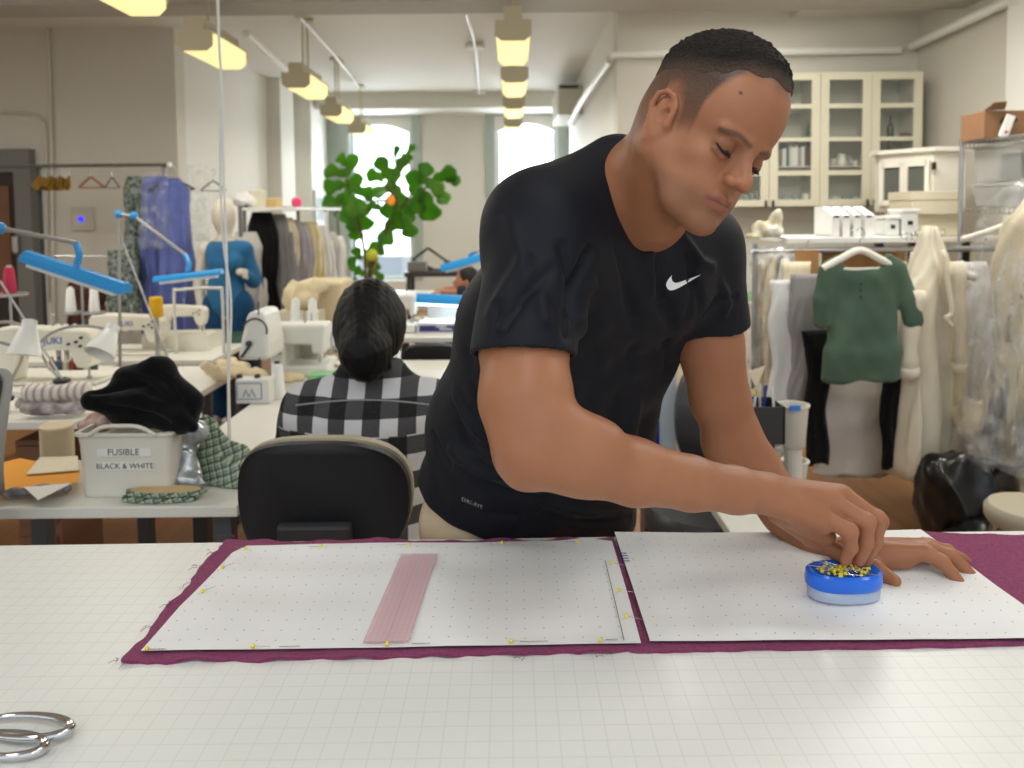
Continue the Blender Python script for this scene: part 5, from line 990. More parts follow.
# -------- cart and cups between the man's arm and the rail
cz = at(790,484,2.9)[2]; cx0, cx1 = at(722,480,2.8)[0], at(822,480,2.8)[0]
ct = table('low pale side table behind the man\'s far arm, cups on it', cx0, cx1, 2.55, 3.05, cz, mat('side_table', (168,164,154), .5), name='side_table')
def cup(px, pyb, Y, r, h, m, label, name='paper_cup', cat='cup', taper=1.2, sq=1.0):
    p = at(px, pyb, Y); mb = MB(); mb.lathe(p, [(r*.95,0),(r,.003),(r*taper,h),(r*taper+.004,h),(r*taper+.004,h-.006),(r*taper-.004,h-.003),(r*.95,.01),(.002,.008)], 26); return mb.build(name, m, None, label, cat, smooth=True)
cpm = mat('cup_cream', (214,211,198), .45)
o = cup(793,446,2.62,.040,.145,cpm,'tall cream hook-on bin with a blue sticker, beside the green blouse\'s black hem','hanging_bin','bin',1.25); mb = MB(); p = at(795,408,2.555); mb.box(p,(.035,.006,.018)); mb.build('sticker', mat('sticker_blue', (60,130,215), .5), o, label='blue sticker')
mb = MB(); mb.tube(spline([at(779,412,2.58),at(774,416,2.56),at(775,428,2.56),at(780,430,2.58)],4), .005, 8); mb.build('clip', cpm, o)
p0_ = at(793,446,2.62); mb = MB(); mb.cyl((p0_[0],2.62,cz),(p0_[0],2.62,p0_[2]),.03,.03,16); mb.build('stand', cpm, o)
cup(795,484,2.66,.036,.085,cpm,'short cream cup below the hook-on bin'); cup(768,470,2.6,.035,.09,mat('cup_clear', (206,206,202), .2, alpha=.6),'clear plastic cup behind the man\'s far elbow')
a = at(752,440,2.5); c_ = at(781,404,2.5); e = empty('pen_holder', ((a[0]+c_[0])/2,2.55,a[2]), 'black open box crammed with pens and scissors behind the man\'s elbow', 'pen holder')
mb = MB(); zt = c_[2]; 
for q_ in ((a[0]-.04,c_[0],2.46,2.466),(a[0]-.04,c_[0],2.594,2.60),(a[0]-.04,a[0]-.034,2.46,2.60),(c_[0]-.006,c_[0],2.46,2.60)): mb.bx(*q_, a[2], zt)
mb.bx(a[0]-.04,c_[0],2.46,2.60,a[2]-.004,a[2]); mb.build('box', machd, e); mb = MB(); mb.bx(a[0]-.02,c_[0]-.02,2.5,2.56,cz,a[2]-.004); mb.build('stand', machd, e)
pc_ = [(190,40,40),(40,60,170),(230,230,228),(30,30,30),(200,200,205),(236,214,120),(50,70,160),(210,210,210),(30,34,40),(220,220,216)]
for i, c in enumerate(pc_):
    x = a[0]-.025+(c_[0]-a[0]+.01)*i/9.5; y = 2.49+(i*37%9)*.011; t = rr.uniform(-.035,.045); z = zt+.02+rr.uniform(0,.035); mb = MB(); mb.cyl((x,y,a[2]+.003),(x+t*.5,y,z-.02),.0042,n=8); o = mb.build('pen', mat(f'pen_{c}', c, .4), None, ['red pen','dark blue pen','white pen','black pen','silver pen','yellow pencil','second blue pen','pale grey pen','charcoal pen','off-white pen'][i]+' standing in the black box behind the man\'s elbow', 'pen'); mb = MB(); mb.cyl((x+t*.5,y,z-.02),(x+t*.6,y,z),.005,.003,8); mb.build('cap', mat(f'pen_{c}', c, .4), o)
for i, (px, py, c) in enumerate(((748,372,(232,218,188)),(745,392,(224,208,150)))): p = at(px,py,2.7); mb = MB(); mb.prism([p,p+[.06,0,.02],p+[.03,.0,-.06]], (0,.004,0)); o = mb.build('paper_scrap', mat(f'scrap{i}', c, .8), None, ['pale paper scrap pinned above the pens','yellowish paper scrap just above the pens'][i], 'paper'); mb = MB(); mb.cyl(p+[.03,0,-.06],(p[0]+.03,p[1],cz),.002,n=6); mb.build('holder_wire', steel, o)
# -------- black office chair and a pale panel behind the man's waist
chair_back('black office chair seen between the man\'s shirt and his far arm', (at(712,520,2.8)[0],2.8,.54), .27,.40, 2.9, machd, machd, z0=.47, slot=False)
mb = MB(); a = at(651,460,2.9); c_ = at(676,372,2.9); mb.bx(a[0]-.03,c_[0],2.9,2.93,.5,c_[2]+.02); o = mb.build('pale_board', mat('board_bluewhite', (218,230,240), .5), None, 'pale blue-white board leaning behind the man\'s waist', 'board'); mb = MB(); a2 = at(640,470,2.89); mb.bx(a[0]-.035,at(659,460,2.9)[0],2.893,2.9,.5,at(655,420,2.9)[2]); mb.build('blue_band', mat('band_blue', (30,44,150), .5), o, label='dark blue band')
mb = MB(); mb.bx(a[0]-.03,c_[0],2.86,2.97,.0,.5); mb.build('board_foot', machd, o)
a = at(722,540,1.85); table('pale low table between the man and the side table', at(752,540,1.9)[0], at(800,540,1.9)[0], 1.75, 2.3, at(740,516,2.2)[2], mat('grey_table', (196,196,188), .5), name='low_table')
# ================================================================ left side: woman, chairs, desks, machines
check = mat('flannel_check', (120,120,120), .9, bump=.3, bscale=500, spec=.15); nt, b = nodes(check); ob = coords(nt)
def bands(u, st, off=0.0): return mth(nt, 'LESS_THAN', mth(nt, 'FRACT', mth(nt, 'ADD', mth(nt, 'DIVIDE', u, st), off+50)), .5)
zlow = mth(nt,'LESS_THAN', ob[2], .935)
cs = mth(nt,'ADD', mth(nt,'MULTIPLY', bands(mth(nt,'ADD', ob[0], mth(nt,'MULTIPLY', zlow, .022)), .088), .5), mth(nt,'MULTIPLY', bands(ob[2], .090, .15), .5))
ws = mth(nt,'MULTIPLY', mth(nt,'ABSOLUTE', mth(nt,'SUBTRACT', cs, .5)), 0)
c = mixc(nt, mth(nt,'MULTIPLY', cs, 2.0), (210,210,212), (70,70,73)); c = mixc(nt, mth(nt,'GREATER_THAN', cs, .75), c, (9,9,11)); c = mixc(nt, mth(nt,'MULTIPLY', noisef(nt, 240), .05), c, (240,240,240)); nt.links.new(c, b.inputs['Base Color'])
wx = at(368,340,2.02)[0]; wy = 2.05
wom = empty('person', (wx, wy, 0), 'seated woman with black ponytail and black-and-white checked shirt, back turned', 'person')
skw = mat('skin_woman', (196,148,122), .55, spec=.3); hrw = mat('hair_black', (10,9,10), .5, bump=.35, bscale=260, spec=.3)
O = lambda x, y, z: (wx+x, wy+y, z)
hz = at(370,330,2.02)[2]
bw = [ell(O(0,.03,hz),(.074,.092,.105)), cap(O(0,.01,hz-.06),O(0,.0,hz-.17),.048,.055,.03), ell(O(0,.09,hz-.04),(.05,.05,.07)), ell(O(-.082,.015,hz-.025),(.014,.020,.032),k=.005), ell(O(.078,.02,hz-.025),(.010,.018,.030),k=.005), ell(O(0,.135,hz-.02),(.014,.02,.018)),
      cap(O(0,.0,hz-.17),O(0,0,.80),.06,.09,.04), cap(O(0,0,.8),O(0,0,.60),.09,.11,.04)]
for s in (-1,1):
    bw += [cap(O(s*.15,.0,.98),O(s*.23,.10,.80),.04,.035,.02), cap(O(s*.23,.10,.80),O(s*.13,.33,.80),.036,.024,.02), ell(O(s*.11,.38,.80),(.03,.045,.014),k=.012)]
    for i in range(4): bw.append(cap(O(s*.11+(i-1.5)*.017,.41,.80),O(s*.10+(i-1.5)*.019,.46,.787),.009,.007,.004))
    bw.append(cap(O(s*.085,.37,.80),O(s*.06,.41,.79),.010,.008,.004))
v, f = sdf_mesh(bw, .006); npmesh('body', v, f, skw, wom)
hw_ = [ell(O(0,.005,hz+.015),(.094,.112,.118)), ell(O(0,-.03,hz-.005),(.080,.085,.085),k=.03), cap(O(.004,-.10,hz+.0),O(.006,-.115,hz-.06),.042,.05,.03), cap(O(.006,-.115,hz-.04),O(.012,-.11,hz-.080),.058,.035,.03), cap(O(-.02,-.11,hz-.05),O(-.035,-.10,hz-.092),.035,.014,.02), cap(O(.04,-.105,hz-.04),O(.060,-.10,hz-.082),.032,.012,.02)]
hw_ += [('s', lambda P: np.maximum(.045+wy-P[:,1], P[:,2]-(hz+.05)), .01, np.array(O(0,.15,hz-.1)), .3), ell(O(-.105,.015,hz-.035),(.045,.05,.052),k=.01,kind='s')]
v, f = sdf_mesh(hw_, .004); N = vnormals(v, f); v = v+N*(.0012*vnoise(v*[1,1,.2],190,3)+.0008*vnoise(v*[1,1,.3],420,5))[:,None]; npmesh('hair', v, f, hrw, wom, label='long black hair tied in a ponytail')
mb = MB(); mb.tube([O(.004+.036*math.cos(t),-.118+.02*math.sin(t),hz-.01+.036*math.sin(t)) for t in [2*PI*k/20 for k in range(20)]], .006, 8, closed=True); mb.build('hair_tie', hrw, wom)
mb = MB(); mb.tube(spline([O(-.088,.03,hz+.0),O(-.102,.0,hz-.015),O(-.100,.0,hz-.055),O(-.088,.04,hz-.07)],4), .004, 6); mb.build('ear_loop', mat('white_print', (240,240,240), .5), wom, label='white mask loop at the ear')
sw = [cap(O(0,.0,.58),O(0,.0,.90),.155,.150,.06), cap(O(-.07,0,.66),O(-.085,.0,.93),.125,.115,.05), cap(O(.07,0,.66),O(.085,.0,.93),.125,.115,.05), cap(O(-.155,0,.965),O(.155,0,.965),.072,.072,.05), cap(O(-.05,0,1.03),O(.05,0,1.03),.058,.058,.05)]
for s in (-1,1): sw += [cap(O(s*.165,.0,.965),O(s*.245,.10,.80),.070,.062,.03), cap(O(s*.245,.10,.80),O(s*.15,.30,.80),.060,.045,.02)]
sw.append(ell(O(0,-.005,1.085),(.078,.078,.038),k=.03)); sw.append(cap(O(0,.03,1.2),O(0,.02,1.12),.05,.056,.02,'s'))
v, f = sdf_mesh(sw, .006); N = vnormals(v, f); v = v+N*(.005*vnoise(v*[1,1,.6],30,6)+.002*vnoise(v,70,7))[:,None]
v = v+N*fold(v, [O(-.02,-.16,.93),O(-.025,-.16,.80),O(-.03,-.15,.65)],.012,.010)[:,None]+N*fold(v, [O(.02,-.16,.93),O(.02,-.16,.80),O(.02,-.15,.65)],.010,-.008)[:,None]
shw = npmesh('checked_shirt', v, f, check, wom, label='black and white checked flannel shirt')
bvw = BVHTree.FromPolygons(v.tolist(), f.tolist())
P = [bvw.ray_cast(V(CAM), V(ray(px, 406-6*math.sin((px-290)/150*PI))).normalized())[0] for px in range(296,436,5)]; mb = MB(); mb.tube([np.array(p) for p in P if p], .0025, 6); mb.build('yoke_seam', mat('seam_grey', (150,150,152), .9), shw)
tw = []
for s in (-1,1): tw += [cap(O(s*.09,0,.56),O(s*.11,.42,.54),.085,.06,.04), cap(O(s*.11,.42,.54),O(s*.11,.42,.10),.058,.045,.02)]
tw.append(cap(O(-.07,0,.55),O(.07,0,.55),.10,.10,.05)); v, f = sdf_mesh(tw, .010); npmesh('trousers', v, f, mat('denim_dark', (40,44,56), .8), wom)
for s in (-1,1): v, f = sdf_mesh([cap(O(s*.11,.42,.05),O(s*.11,.55,.035),.045,.035,.02), ('s', lambda P: P[:,2]-.005, .003, np.array([wx,wy+.5,0]), .6)], .008); npmesh('shoe', v, f, mat('shoe_grey', (70,70,74), .7), wom)
rimc = mat('chair_rim_beige', (168,158,134), .6); shell = mat('chair_shell_black', (26,27,30), .55, bump=.1, bscale=200)
cc = at(324,540,1.62)
chair_back('black-backed office chair right behind the checked-shirt woman, seen from the rear', (cc[0],1.60,at(324,570,1.62)[2]), .375, at(324,433,1.6)[2]-at(324,570,1.62)[2], 0, shell, rimc, z0=.50, tilt=.05)
chair_back('grey office chair with dark edge cut by the left frame edge', (at(-31,470,1.85)[0],1.85,.80), .26,.32, PI*.92, mat('fabric_grey', (150,148,144), .9, bump=.3, bscale=300), shell, z0=.48, slot=False)
# -------- near left desk
dw = mat('desk_white', (224,222,212), .35); TZ2 = .75
yA, yB = 1.95, 2.34; xl, xr = at(-60,500,yA)[0], at(237,500,yA)[0]
table('white near desk at the left with the labelled bin on it', xl, xr, yA, yB, TZ2, dw, name='desk', lm=mat('leg_dark_grey', (70,74,78), .4))
D2 = lambda px, py, z=0: atz(px, py, TZ2+z)
binm = mat('bin_white', (222,219,206), .4); bc = D2(128,496); bw0 = 92/780*2.02; yb0, yb1 = 2.02, 2.20; xb0, xb1 = at(82,495,2.02)[0], at(172,495,2.02)[0]; h = at(128,432,2.02)[2]-TZ2
e = empty('storage_bin', ((xb0+xb1)/2, 2.11, TZ2), 'white plastic bin labelled FUSIBLE BLACK & WHITE, heaped with black cloth', 'bin')
def rr_(x0, x1, y0, y1, z, r_=.02, n=5):
    P = []
    for cx_, cy_, a0 in ((x1-r_,y1-r_,0),(x0+r_,y1-r_,90),(x0+r_,y0+r_,180),(x1-r_,y0+r_,270)):
        for i in range(n+1): t = math.radians(a0+90*i/n); P.append((cx_+r_*math.cos(t), cy_+r_*math.sin(t), z))
    return P
f_ = .008; mb = MB(); mb.loft([rr_(xb0,xb1,yb0,yb1,TZ2+.001), rr_(xb0-f_*.7,xb1+f_*.7,yb0-f_*.7,yb1+f_*.7,TZ2+h*.8), rr_(xb0-f_,xb1+f_,yb0-f_,yb1+f_,TZ2+h-.01), rr_(xb0-.014,xb1+.014,yb0-.014,yb1+.014,TZ2+h-.008), rr_(xb0-.014,xb1+.014,yb0-.014,yb1+.014,TZ2+h), rr_(xb0-.004,xb1+.004,yb0-.004,yb1+.004,TZ2+h), rr_(xb0+.006,xb1-.006,yb0+.006,yb1-.006,TZ2+.02)]); mb.build('bin_body', binm, e, smooth=True)
mb = MB(); mb.tube(spline([(xb0+.03,yb0-.016,TZ2+h-.004),(xb0+.07,yb0-.020,TZ2+h+.018),((xb0+xb1)/2,yb0-.022,TZ2+h+.022),(xb1-.07,yb0-.020,TZ2+h+.018),(xb1-.03,yb0-.016,TZ2+h-.004)],6), .0055, 8); mb.build('handle', binm, e, smooth=True)
ink = mat('label_ink', (66,66,66), .6); lp = mat('label_paper', (232,231,224), .5)
ang_ = math.atan2(.0, 1); 
mb = MB(); mb.box(((xb0+xb1)/2+.0,yb0-.0065,TZ2+h*.70),(.142,.001,.022)); mb.build('label_strip', lp, e); mb = MB(); mb.box(((xb0+xb1)/2+.0,yb0-.0050,TZ2+h*.485),(.155,.001,.022)); mb.build('label_strip', lp, e)
RX = Matrix.Rotation(PI/2,4,'X'); text('lettering', 'FUSIBLE', .0245, ((xb0+xb1)/2-.002,yb0-.0075,TZ2+h*.70), RX, ink, e, label='grey capitals reading FUSIBLE', depth=.0003); text('lettering', 'BLACK & WHITE', .0205, ((xb0+xb1)/2,yb0-.0060,TZ2+h*.485), RX, ink, e, label='grey capitals reading BLACK & WHITE', depth=.0003)
# black cloth heap
bk = fabric('black_wool', (9,9,11), rough=.95); q = lambda px, py, y: at(px, py, y)
ops = [cap(q(92,400,2.05),q(130,400,2.08),.028,.045,.03), cap(q(125,378,2.1),q(160,372,2.12),.03,.035,.03), cap(q(130,400,2.1),q(180,420,2.05),.055,.035,.04), cap(q(160,372,2.12),q(190,405,2.08),.035,.04,.03), cap(q(180,412,2.08),q(193,428,2.02),.03,.014,.03), cap(q(150,366,2.1),q(152,362,2.1),.02,.012,.02), ell(q(140,415,2.1),(.07,.05,.035),k=.03)]
v, f = sdf_mesh(ops, .0045); N = vnormals(v, f); d_ = 0
for pts, a in (([(88,392),(120,388),(150,384)],-.012),([(95,405),(130,410),(170,425)],-.010),([(120,372),(150,378),(175,400)],.008),([(140,365),(170,385),(195,420)],-.010),([(110,400),(140,396),(165,405)],.008),([(120,420),(150,414),(180,428)],-.009)):
    bvh_ = BVHTree.FromPolygons(v.tolist(), f.tolist()); P = [bvh_.ray_cast(V(CAM), V(ray(*p)).normalized())[0] for p in pts]; P = [np.array(p) for p in P if p]
    if len(P) > 1: d_ = d_+fold(v, P, .010, a*1.2)
v = v+N*(d_+.003*vnoise(v*[.7,1,1.3],45,3))[:,None]; npmesh('folded_cloth', v, f, bk, label='black cloth heaped on top of the labelled white bin', cat='cloth')
foil = mat('silver_film', (190,194,196), .22, .35, spec=.7, rgb2=(150,156,158), nscale=30)
blob('silver_film_roll', [cap(q(170,436,2.1),q(196,432,2.12),.03,.03,.03), cap(q(184,440,2.12),q(188,478,2.07),.028,.030,.02), cap(q(186,480,2.07),q(204,484,2.05),.022,.010,.02)], .0045, foil, 'silvery translucent film spilling over the bin\'s right side', 'film', amp=.006, fr=50, rid=True)
blob('fabric_offcuts', [cap(q(84,426,2.12),q(104,424,2.12),.018,.02,.02), cap(q(92,418,2.14),q(110,414,2.14),.012,.012,.02)], .004, mat('ribbon_rust', (176,112,92), .8, rgb2=(222,206,196), nscale=40), 'rust and pink cloth offcuts at the bin\'s left rim', 'cloth', amp=.005, fr=60)
gchk = mat('plaid_green', (150,168,150), .9, bump=.3, bscale=300); nt, b = nodes(gchk); ob = coords(nt)
def ln(u, st, w, off=0.): return mth(nt,'LESS_THAN', mth(nt,'FRACT', mth(nt,'ADD', mth(nt,'DIVIDE', u, st), off+40)), w)
g1 = mth(nt,'MAXIMUM', ln(mth(nt,'ADD',ob[0],mth(nt,'MULTIPLY',ob[2],.5)), .024, .13), ln(mth(nt,'SUBTRACT',ob[2],mth(nt,'MULTIPLY',ob[0],.35)), .020, .15)); g2 = mth(nt,'MAXIMUM', ln(mth(nt,'ADD',ob[0],mth(nt,'MULTIPLY',ob[2],.5)), .024, .13, .3), ln(mth(nt,'SUBTRACT',ob[2],mth(nt,'MULTIPLY',ob[0],.35)), .020, .15, .35))
c = mixc(nt, mth(nt,'MULTIPLY',g2,.7), mixc(nt, noisef(nt,9), (112,136,114), (142,160,140)), (206,208,190)); c = mixc(nt, mth(nt,'MULTIPLY',g1,.85), c, (34,48,42)); nt.links.new(c, b.inputs['Base Color'])
blob('plaid_cloth', [cap(q(196,490,2.12),q(236,492,2.1),.03,.03,.03), cap(q(210,450,2.2),q(214,470,2.16),.03,.04,.03), cap(q(214,436,2.22),q(226,448,2.2),.025,.03,.02), cap(q(240,455,2.2),q(248,480,2.14),.032,.04,.03), cap(q(222,470,2.15),q(244,488,2.1),.035,.035,.02), cap(q(204,420,2.24),q(212,440,2.22),.02,.03,.02)], .005, gchk, 'green plaid cloth bunched at the right end of the near desk', 'cloth', amp=.007, fr=34, flat=TZ2+.001, rid=True)
for k, (cx_, cy_, wd_, lb) in enumerate(((160,500,38,'oval plaid-edged pad at the desk\'s front edge, lower one'),(166,494,40,'oval plaid-edged pad with a tan top, upper one'))):
    z_ = TZ2+.001+k*.013; p = atz(cx_, cy_, z_); mb = MB(); rx, ry = wd_/780*p[1], .030
    mb.loft([[(p[0]+a_*rx*math.cos(t)*(1+.03*math.sin(9*t)), p[1]+a_*ry*math.sin(t), z_+zz) for t in [2*PI*i/40 for i in range(40)]] for a_, zz in ((.96,0),(1.03,.003),(1.0,.012))]); o = mb.build('pressing_pad', gchk, None, lb, 'pad')
    if k: mb = MB(); mb.loft([[(p[0]+a_*rx*math.cos(t), p[1]+a_*ry*math.sin(t), z_+zz) for t in [2*PI*i/40 for i in range(40)]] for a_, zz in ((.9,.0121),(.88,.0145))]); mb.build('pad_top', mat('pad_tan', (200,176,128), .8), o)
env = mat('envelope_orange', (236,160,40), .7); z_ = TZ2+.02
def sheet(name, P, z, m, label, cat='paper', th=.002, base=None):
    mb = MB(); mb.prism([atz(px, py, z) for px, py in P], (0,0,-th if base is None else -(z-base))); return mb.build(name, m, None, label, cat)
sheet('envelope', [(-20,492),(78,482),(80,470),(20,458),(-20,468)], TZ2+.034, env, 'orange paper envelope lying left of the labelled bin', 'envelope')
sheet('paper_sheet', [(26,474),(78,470),(78,456),(40,457)], TZ2+.040, mat('paper_cream', (226,216,192), .8), 'cream paper sheet on the orange envelope')
blob('clear_bag', [cap(q(10,492,2.0),q(66,488,2.03),.012,.014,.02)], .004, mat('clear_bag', (150,150,152), .2, spec=.7, rgb2=(96,96,98), nscale=60), 'clear bag of dark notions under the orange envelope', 'bag', amp=.003, fr=70, flat=TZ2+.001)
sheet('paper_sheet', [(24,487),(72,483),(38,500)], TZ2+.036, lp, 'white folded paper corner under the envelope', th=.001)
mb = MB(); mb.ball((D2(20,493,.0)[0],D2(20,493)[1],TZ2+.0165), .011, 12, 8); mb.build('pin_cushion_ball', mat('red_ball', (210,60,60), .5), None, 'small round red ball beside the clear bag', 'ball', smooth=True)
rp_ = D2(58,462); mb = MB(); R_ = 15.5/780*rp_[1]
for i in range(9): pass
prof = [(R_*1.05,0),(R_*1.05,.006)]
for i in range(22): z = .008+i*.0045; prof += [(R_*.86,z),(R_*1.0,z+.0022)]
prof += [(R_*1.05,.109),(R_*1.05,.113),(R_*.3,.113)]; mb.lathe((rp_[0],rp_[1],TZ2+.001), prof, 26); mb.build('rope_spool', mat('rope_cream', (214,200,170), .9, bump=.4, bscale=300), None, 'spool wound with cream cord behind the orange envelope', 'spool', smooth=True)
# -------- second row: long table with folded fabric and machines
yC, yD = 2.75, 3.75; TZ3 = .76
table('white sewing table in the second row at the left, folded cloth along its front', -2.95, at(150,420,yC)[0], yC, yD, TZ3, dw, name='sewing_table')
D3 = lambda px, py, z=0: atz(px, py, TZ3+z)
brn = mat('door_panel_brown', (122,84,60), .5)
mb = MB(); a = at(14,425,3.0); mb.bx(a[0],at(58,425,3.0)[0],3.0,3.3,.0,.62); o = mb.build('wooden_drawers', brn, None, 'low brown wooden drawer box under the second-row table', 'drawer unit', bevel=.004)
for z in (.18,.36,.54): mb = MB(); mb.bx(a[0]+.015,at(58,425,3.0)[0]-.015,2.985,2.999,z-.07,z+.06); d_ = mb.build('drawer', brn, o, bevel=.002); mb = MB(); mb.ball(((a[0]+at(58,425,3.0)[0])/2,2.978,z),.01,8,6); mb.build('knob', steel, d_)
strp = mat('stripe_cloth', (214,208,200), .9); nt, b = nodes(strp); ob = coords(nt); nt.links.new(mixc(nt, mth(nt,'MULTIPLY', mth(nt,'LESS_THAN', mth(nt,'FRACT', mth(nt,'DIVIDE', mth(nt,'ADD',ob[0],5.0), .026)), .4), .8), (222,216,208), (160,140,134)), b.inputs['Base Color'])
blob('striped_cloth', [cap(q(30,393,2.82),q(84,391,2.86),.030,.032,.03), cap(q(30,391,3.0),q(84,389,3.0),.03,.03,.05)], .007, strp, 'folded cream cloth with brown stripes on the second-row table', 'cloth', amp=.004, fr=30)
blob('folded_cloth', [cap(q(24,409,2.80),q(80,408,2.82),.020,.022,.03), cap(q(24,404,2.98),q(80,402,2.98),.03,.03,.05)], .007, mat('cloth_floral_grey', (120,112,112), .9, rgb2=(196,190,184), nscale=26), 'mottled grey cloth folded under the striped cloth', 'cloth', amp=.005, fr=30, flat=TZ3+.001)
s1 = sewing('cream sewing machine nearest at the left, above the striped cloth', at(0,377,3.3)[0]+.0, 3.3, at(40,379,3.3)[2], s=.90, lgx=.29)
mb = MB(); zq = at(40,379,3.3)[2]; mb.bx(at(-30,380,3.2)[0],at(142,380,3.2)[0],3.12,3.55,TZ3+.0,zq-.013); mb.build('machine_plinth', dw, s1)
# third row
yE = 4.2; TZ4 = at(100,361,yE)[2]
table('third-row sewing table behind the nearest machine', at(-80,360,yE)[0], at(212,360,yE)[0], yE, 4.75, TZ4, dw, name='sewing_table')
s2 = sewing('cream sewing machine farther back, right of the white lamp cones', at(92,359,4.4)[0], 4.42, TZ4+.013, s=.86)
s3 = sewing('cream boxy machine beyond the yellow thread cone', at(158,330,4.6)[0], 4.6, TZ4+.10, s=.62, word=' '); mb = MB(); mb.bx(at(150,345,4.6)[0],at(215,345,4.6)[0],4.5,4.72,TZ4+.001,TZ4+.09); mb.build('machine_stand', mach, s3)
mb = MB(); p = at(190,340,4.95); mb.bx(at(146,340,4.9)[0],at(262,340,4.9)[0],4.85,5.3,p[2]-.03,p[2]); o = mb.build('green_table', mat('green_top', (46,78,62), .5), None, 'long green-topped table beyond the third-row machines', 'table')
for px in (150,258): 
    for yy in (4.88,5.26): mb = MB(); mb.box((at(px,340,4.9)[0],yy,(p[2]-.03)/2),(.04,.04,p[2]-.031)); mb.build('leg', machd, o)
# little bottles seen under the machine arm
for i in range(7):
    x = at(52+i*7,362,3.66)[0]; c_ = [(150,110,70),(70,90,110),(200,196,180),(140,60,50),(90,110,80),(210,206,190),(60,60,66)][i]; mb = MB(); mb.lathe((x,3.66,TZ3+.001), [(.014,0),(.016,.004),(.016,.045),(.007,.055),(.007,.068),(.001,.068)], 12); mb.build('small_bottle', mat(f'bot{i}', c_, .4), None, ['brown','slate blue','cream','red-brown','olive','pale','dark'][i]+' little bottle seen through the nearest machine\'s arm', 'bottle', smooth=True)
# thread cones on stands
def thread_stand(x, y, zb, zt, w, label):
    e = empty('thread_stand', (x,y,zb), label, 'thread stand'); mb = MB(); mb.cyl((x,y,zb),(x,y,zt+.30),.006,n=8); mb.build('rod', lsil, e); mb = MB(); mb.lathe((x,y,zb), [(.05,0),(.05,.01),(.01,.014)], 16); mb.build('foot', machd, e)
    for sx in (-1,1): mb = MB(); mb.lathe((x+sx*w/2,y,zt-.012), [(.05,0),(.055,.004),(.055,.012),(.01,.012)], 18); mb.build('cone_tray', lsil, e)
    mb = MB(); mb.cyl((x-w/2-.03,y,zt-.008),(x+w/2+.03,y,zt-.008),.005,n=6); mb.build('cross_bar', lsil, e); mb = MB(); mb.cyl((x-w/2-.07,y,zt+.29),(x+w/2+.07,y,zt+.285),.005,n=6); mb.build('guide_bar', lsil, e); return e
Yt = 4.0; pa, pb = at(71,312,Yt), at(94.5,312,Yt); thread_stand((pa[0]+pb[0])/2, Yt, TZ4-.0, pa[2], pb[0]-pa[0], 'two-cone thread stand behind the nearest machine'); mb = MB(); mb.bx(pa[0]-.06,pb[0]+.06,Yt-.08,Yt+.08,TZ4-.03,TZ4-.001); mb.build('stand_board', dw, bpy.data.objects['thread_stand'])
mb = MB(); mb.bx((pa[0]+pb[0])/2-.01,(pa[0]+pb[0])/2+.01,Yt-.01,Yt+.01,0,TZ4-.03); mb.build('stand_leg', machd, bpy.data.objects['thread_stand'])
cone(pa, .128, .026, conew, 'left white thread cone on the two-cone stand', tip=mat('tip_white', (235,235,232), .4)); cone((pb[0],pb[1],pa[2]), .128, .026, conew, 'right white thread cone with a yellow tip on the two-cone stand', tip=mat('tip_yellow', (220,200,60), .4))
for i, px in enumerate((58,66,75)): p = at(px,332,3.95); mb = MB(); mb.lathe((p[0],3.95,TZ4+.0), [(.02,0),(.02,.06),(.018,.065),(.0,.065)], 12); o = cone((p[0],3.95,p[2]-.03), .07, .02, conew, ['leftmost','middle','rightmost'][i]+' of the three short white cones under the two-cone stand'); mb = MB(); mb.cyl((p[0],3.95,TZ4-.0),(p[0],3.95,p[2]-.03),.012,n=8); mb.build('spindle', lsil, o)
redt = mat('thread_crimson', (176,44,74), .8, bump=.3, bscale=300); yelt = mat('thread_yellow', (226,176,30), .8, bump=.3, bscale=300)
p = at(10,293,3.6); o = cone(p, .125, .029, redt, 'crimson thread cone at the far left edge', tip=mat('tip_grey', (180,180,184), .4)); mb = MB(); mb.lathe((p[0],p[1],p[2]-.013), [(.07,0),(.075,.005),(.075,.012),(.01,.012)], 18); mb.build('cone_tray', lsil, o); mb = MB(); mb.cyl((p[0],p[1],TZ3),(p[0],p[1],p[2]-.013),.006,n=8); mb.build('rod', lsil, o); mb = MB(); mb.cyl((p[0],p[1],TZ3+.001),(p[0],p[1],TZ3+.02),.04,n=14); mb.build('rod_foot', machd, o)
p = at(156.5,317,4.3); mb = MB(); mb.lathe(p, [(.034,0),(.036,.005),(.036,.105),(.030,.112),(.012,.114)], 20); o = mb.build('thread_cone', yelt, None, 'fat golden yellow thread spool on the boxy machine', 'thread cone', smooth=True); mb = MB(); mb.cyl((p[0],p[1],p[2]-.001),(p[0],p[1],TZ4),.012,n=8); mb.build('spindle', lsil, o)
# gooseneck lamps with white cone shades
gw = mat('lamp_white', (238,238,232), .35)
def goose(label, tip, mouth, path, r0=.024, r1=.055):
    e = empty('gooseneck_lamp', path[0], label, 'lamp'); t, m_ = np.array(tip), np.array(mouth); ax = (m_-t)/np.linalg.norm(m_-t); L_ = np.linalg.norm(m_-t)
    mb = MB(); mb.lathe(t, [(.008,-.004),(r0,0),(r0*1.02,L_*.22),(r0*1.15,L_*.25),(r1,L_),(r1-.004,L_),(r0,L_*.3)], 26, axis=ax); mb.build('lamp_shade', gw, e, smooth=True); mb = MB(); mb.ball(m_-ax*.035, .022, 12, 8); mb.build('bulb', mat('bulb_off', (230,230,226), .2), e, smooth=True)
    mb = MB(); mb.tube(spline(path, 8), .0055, 8); mb.build('gooseneck', lsil, e, smooth=True); mb = MB(); mb.lathe(path[0], [(.03,-.002),(.032,.012),(.01,.02)], 16); mb.build('lamp_base', machd, e); return e
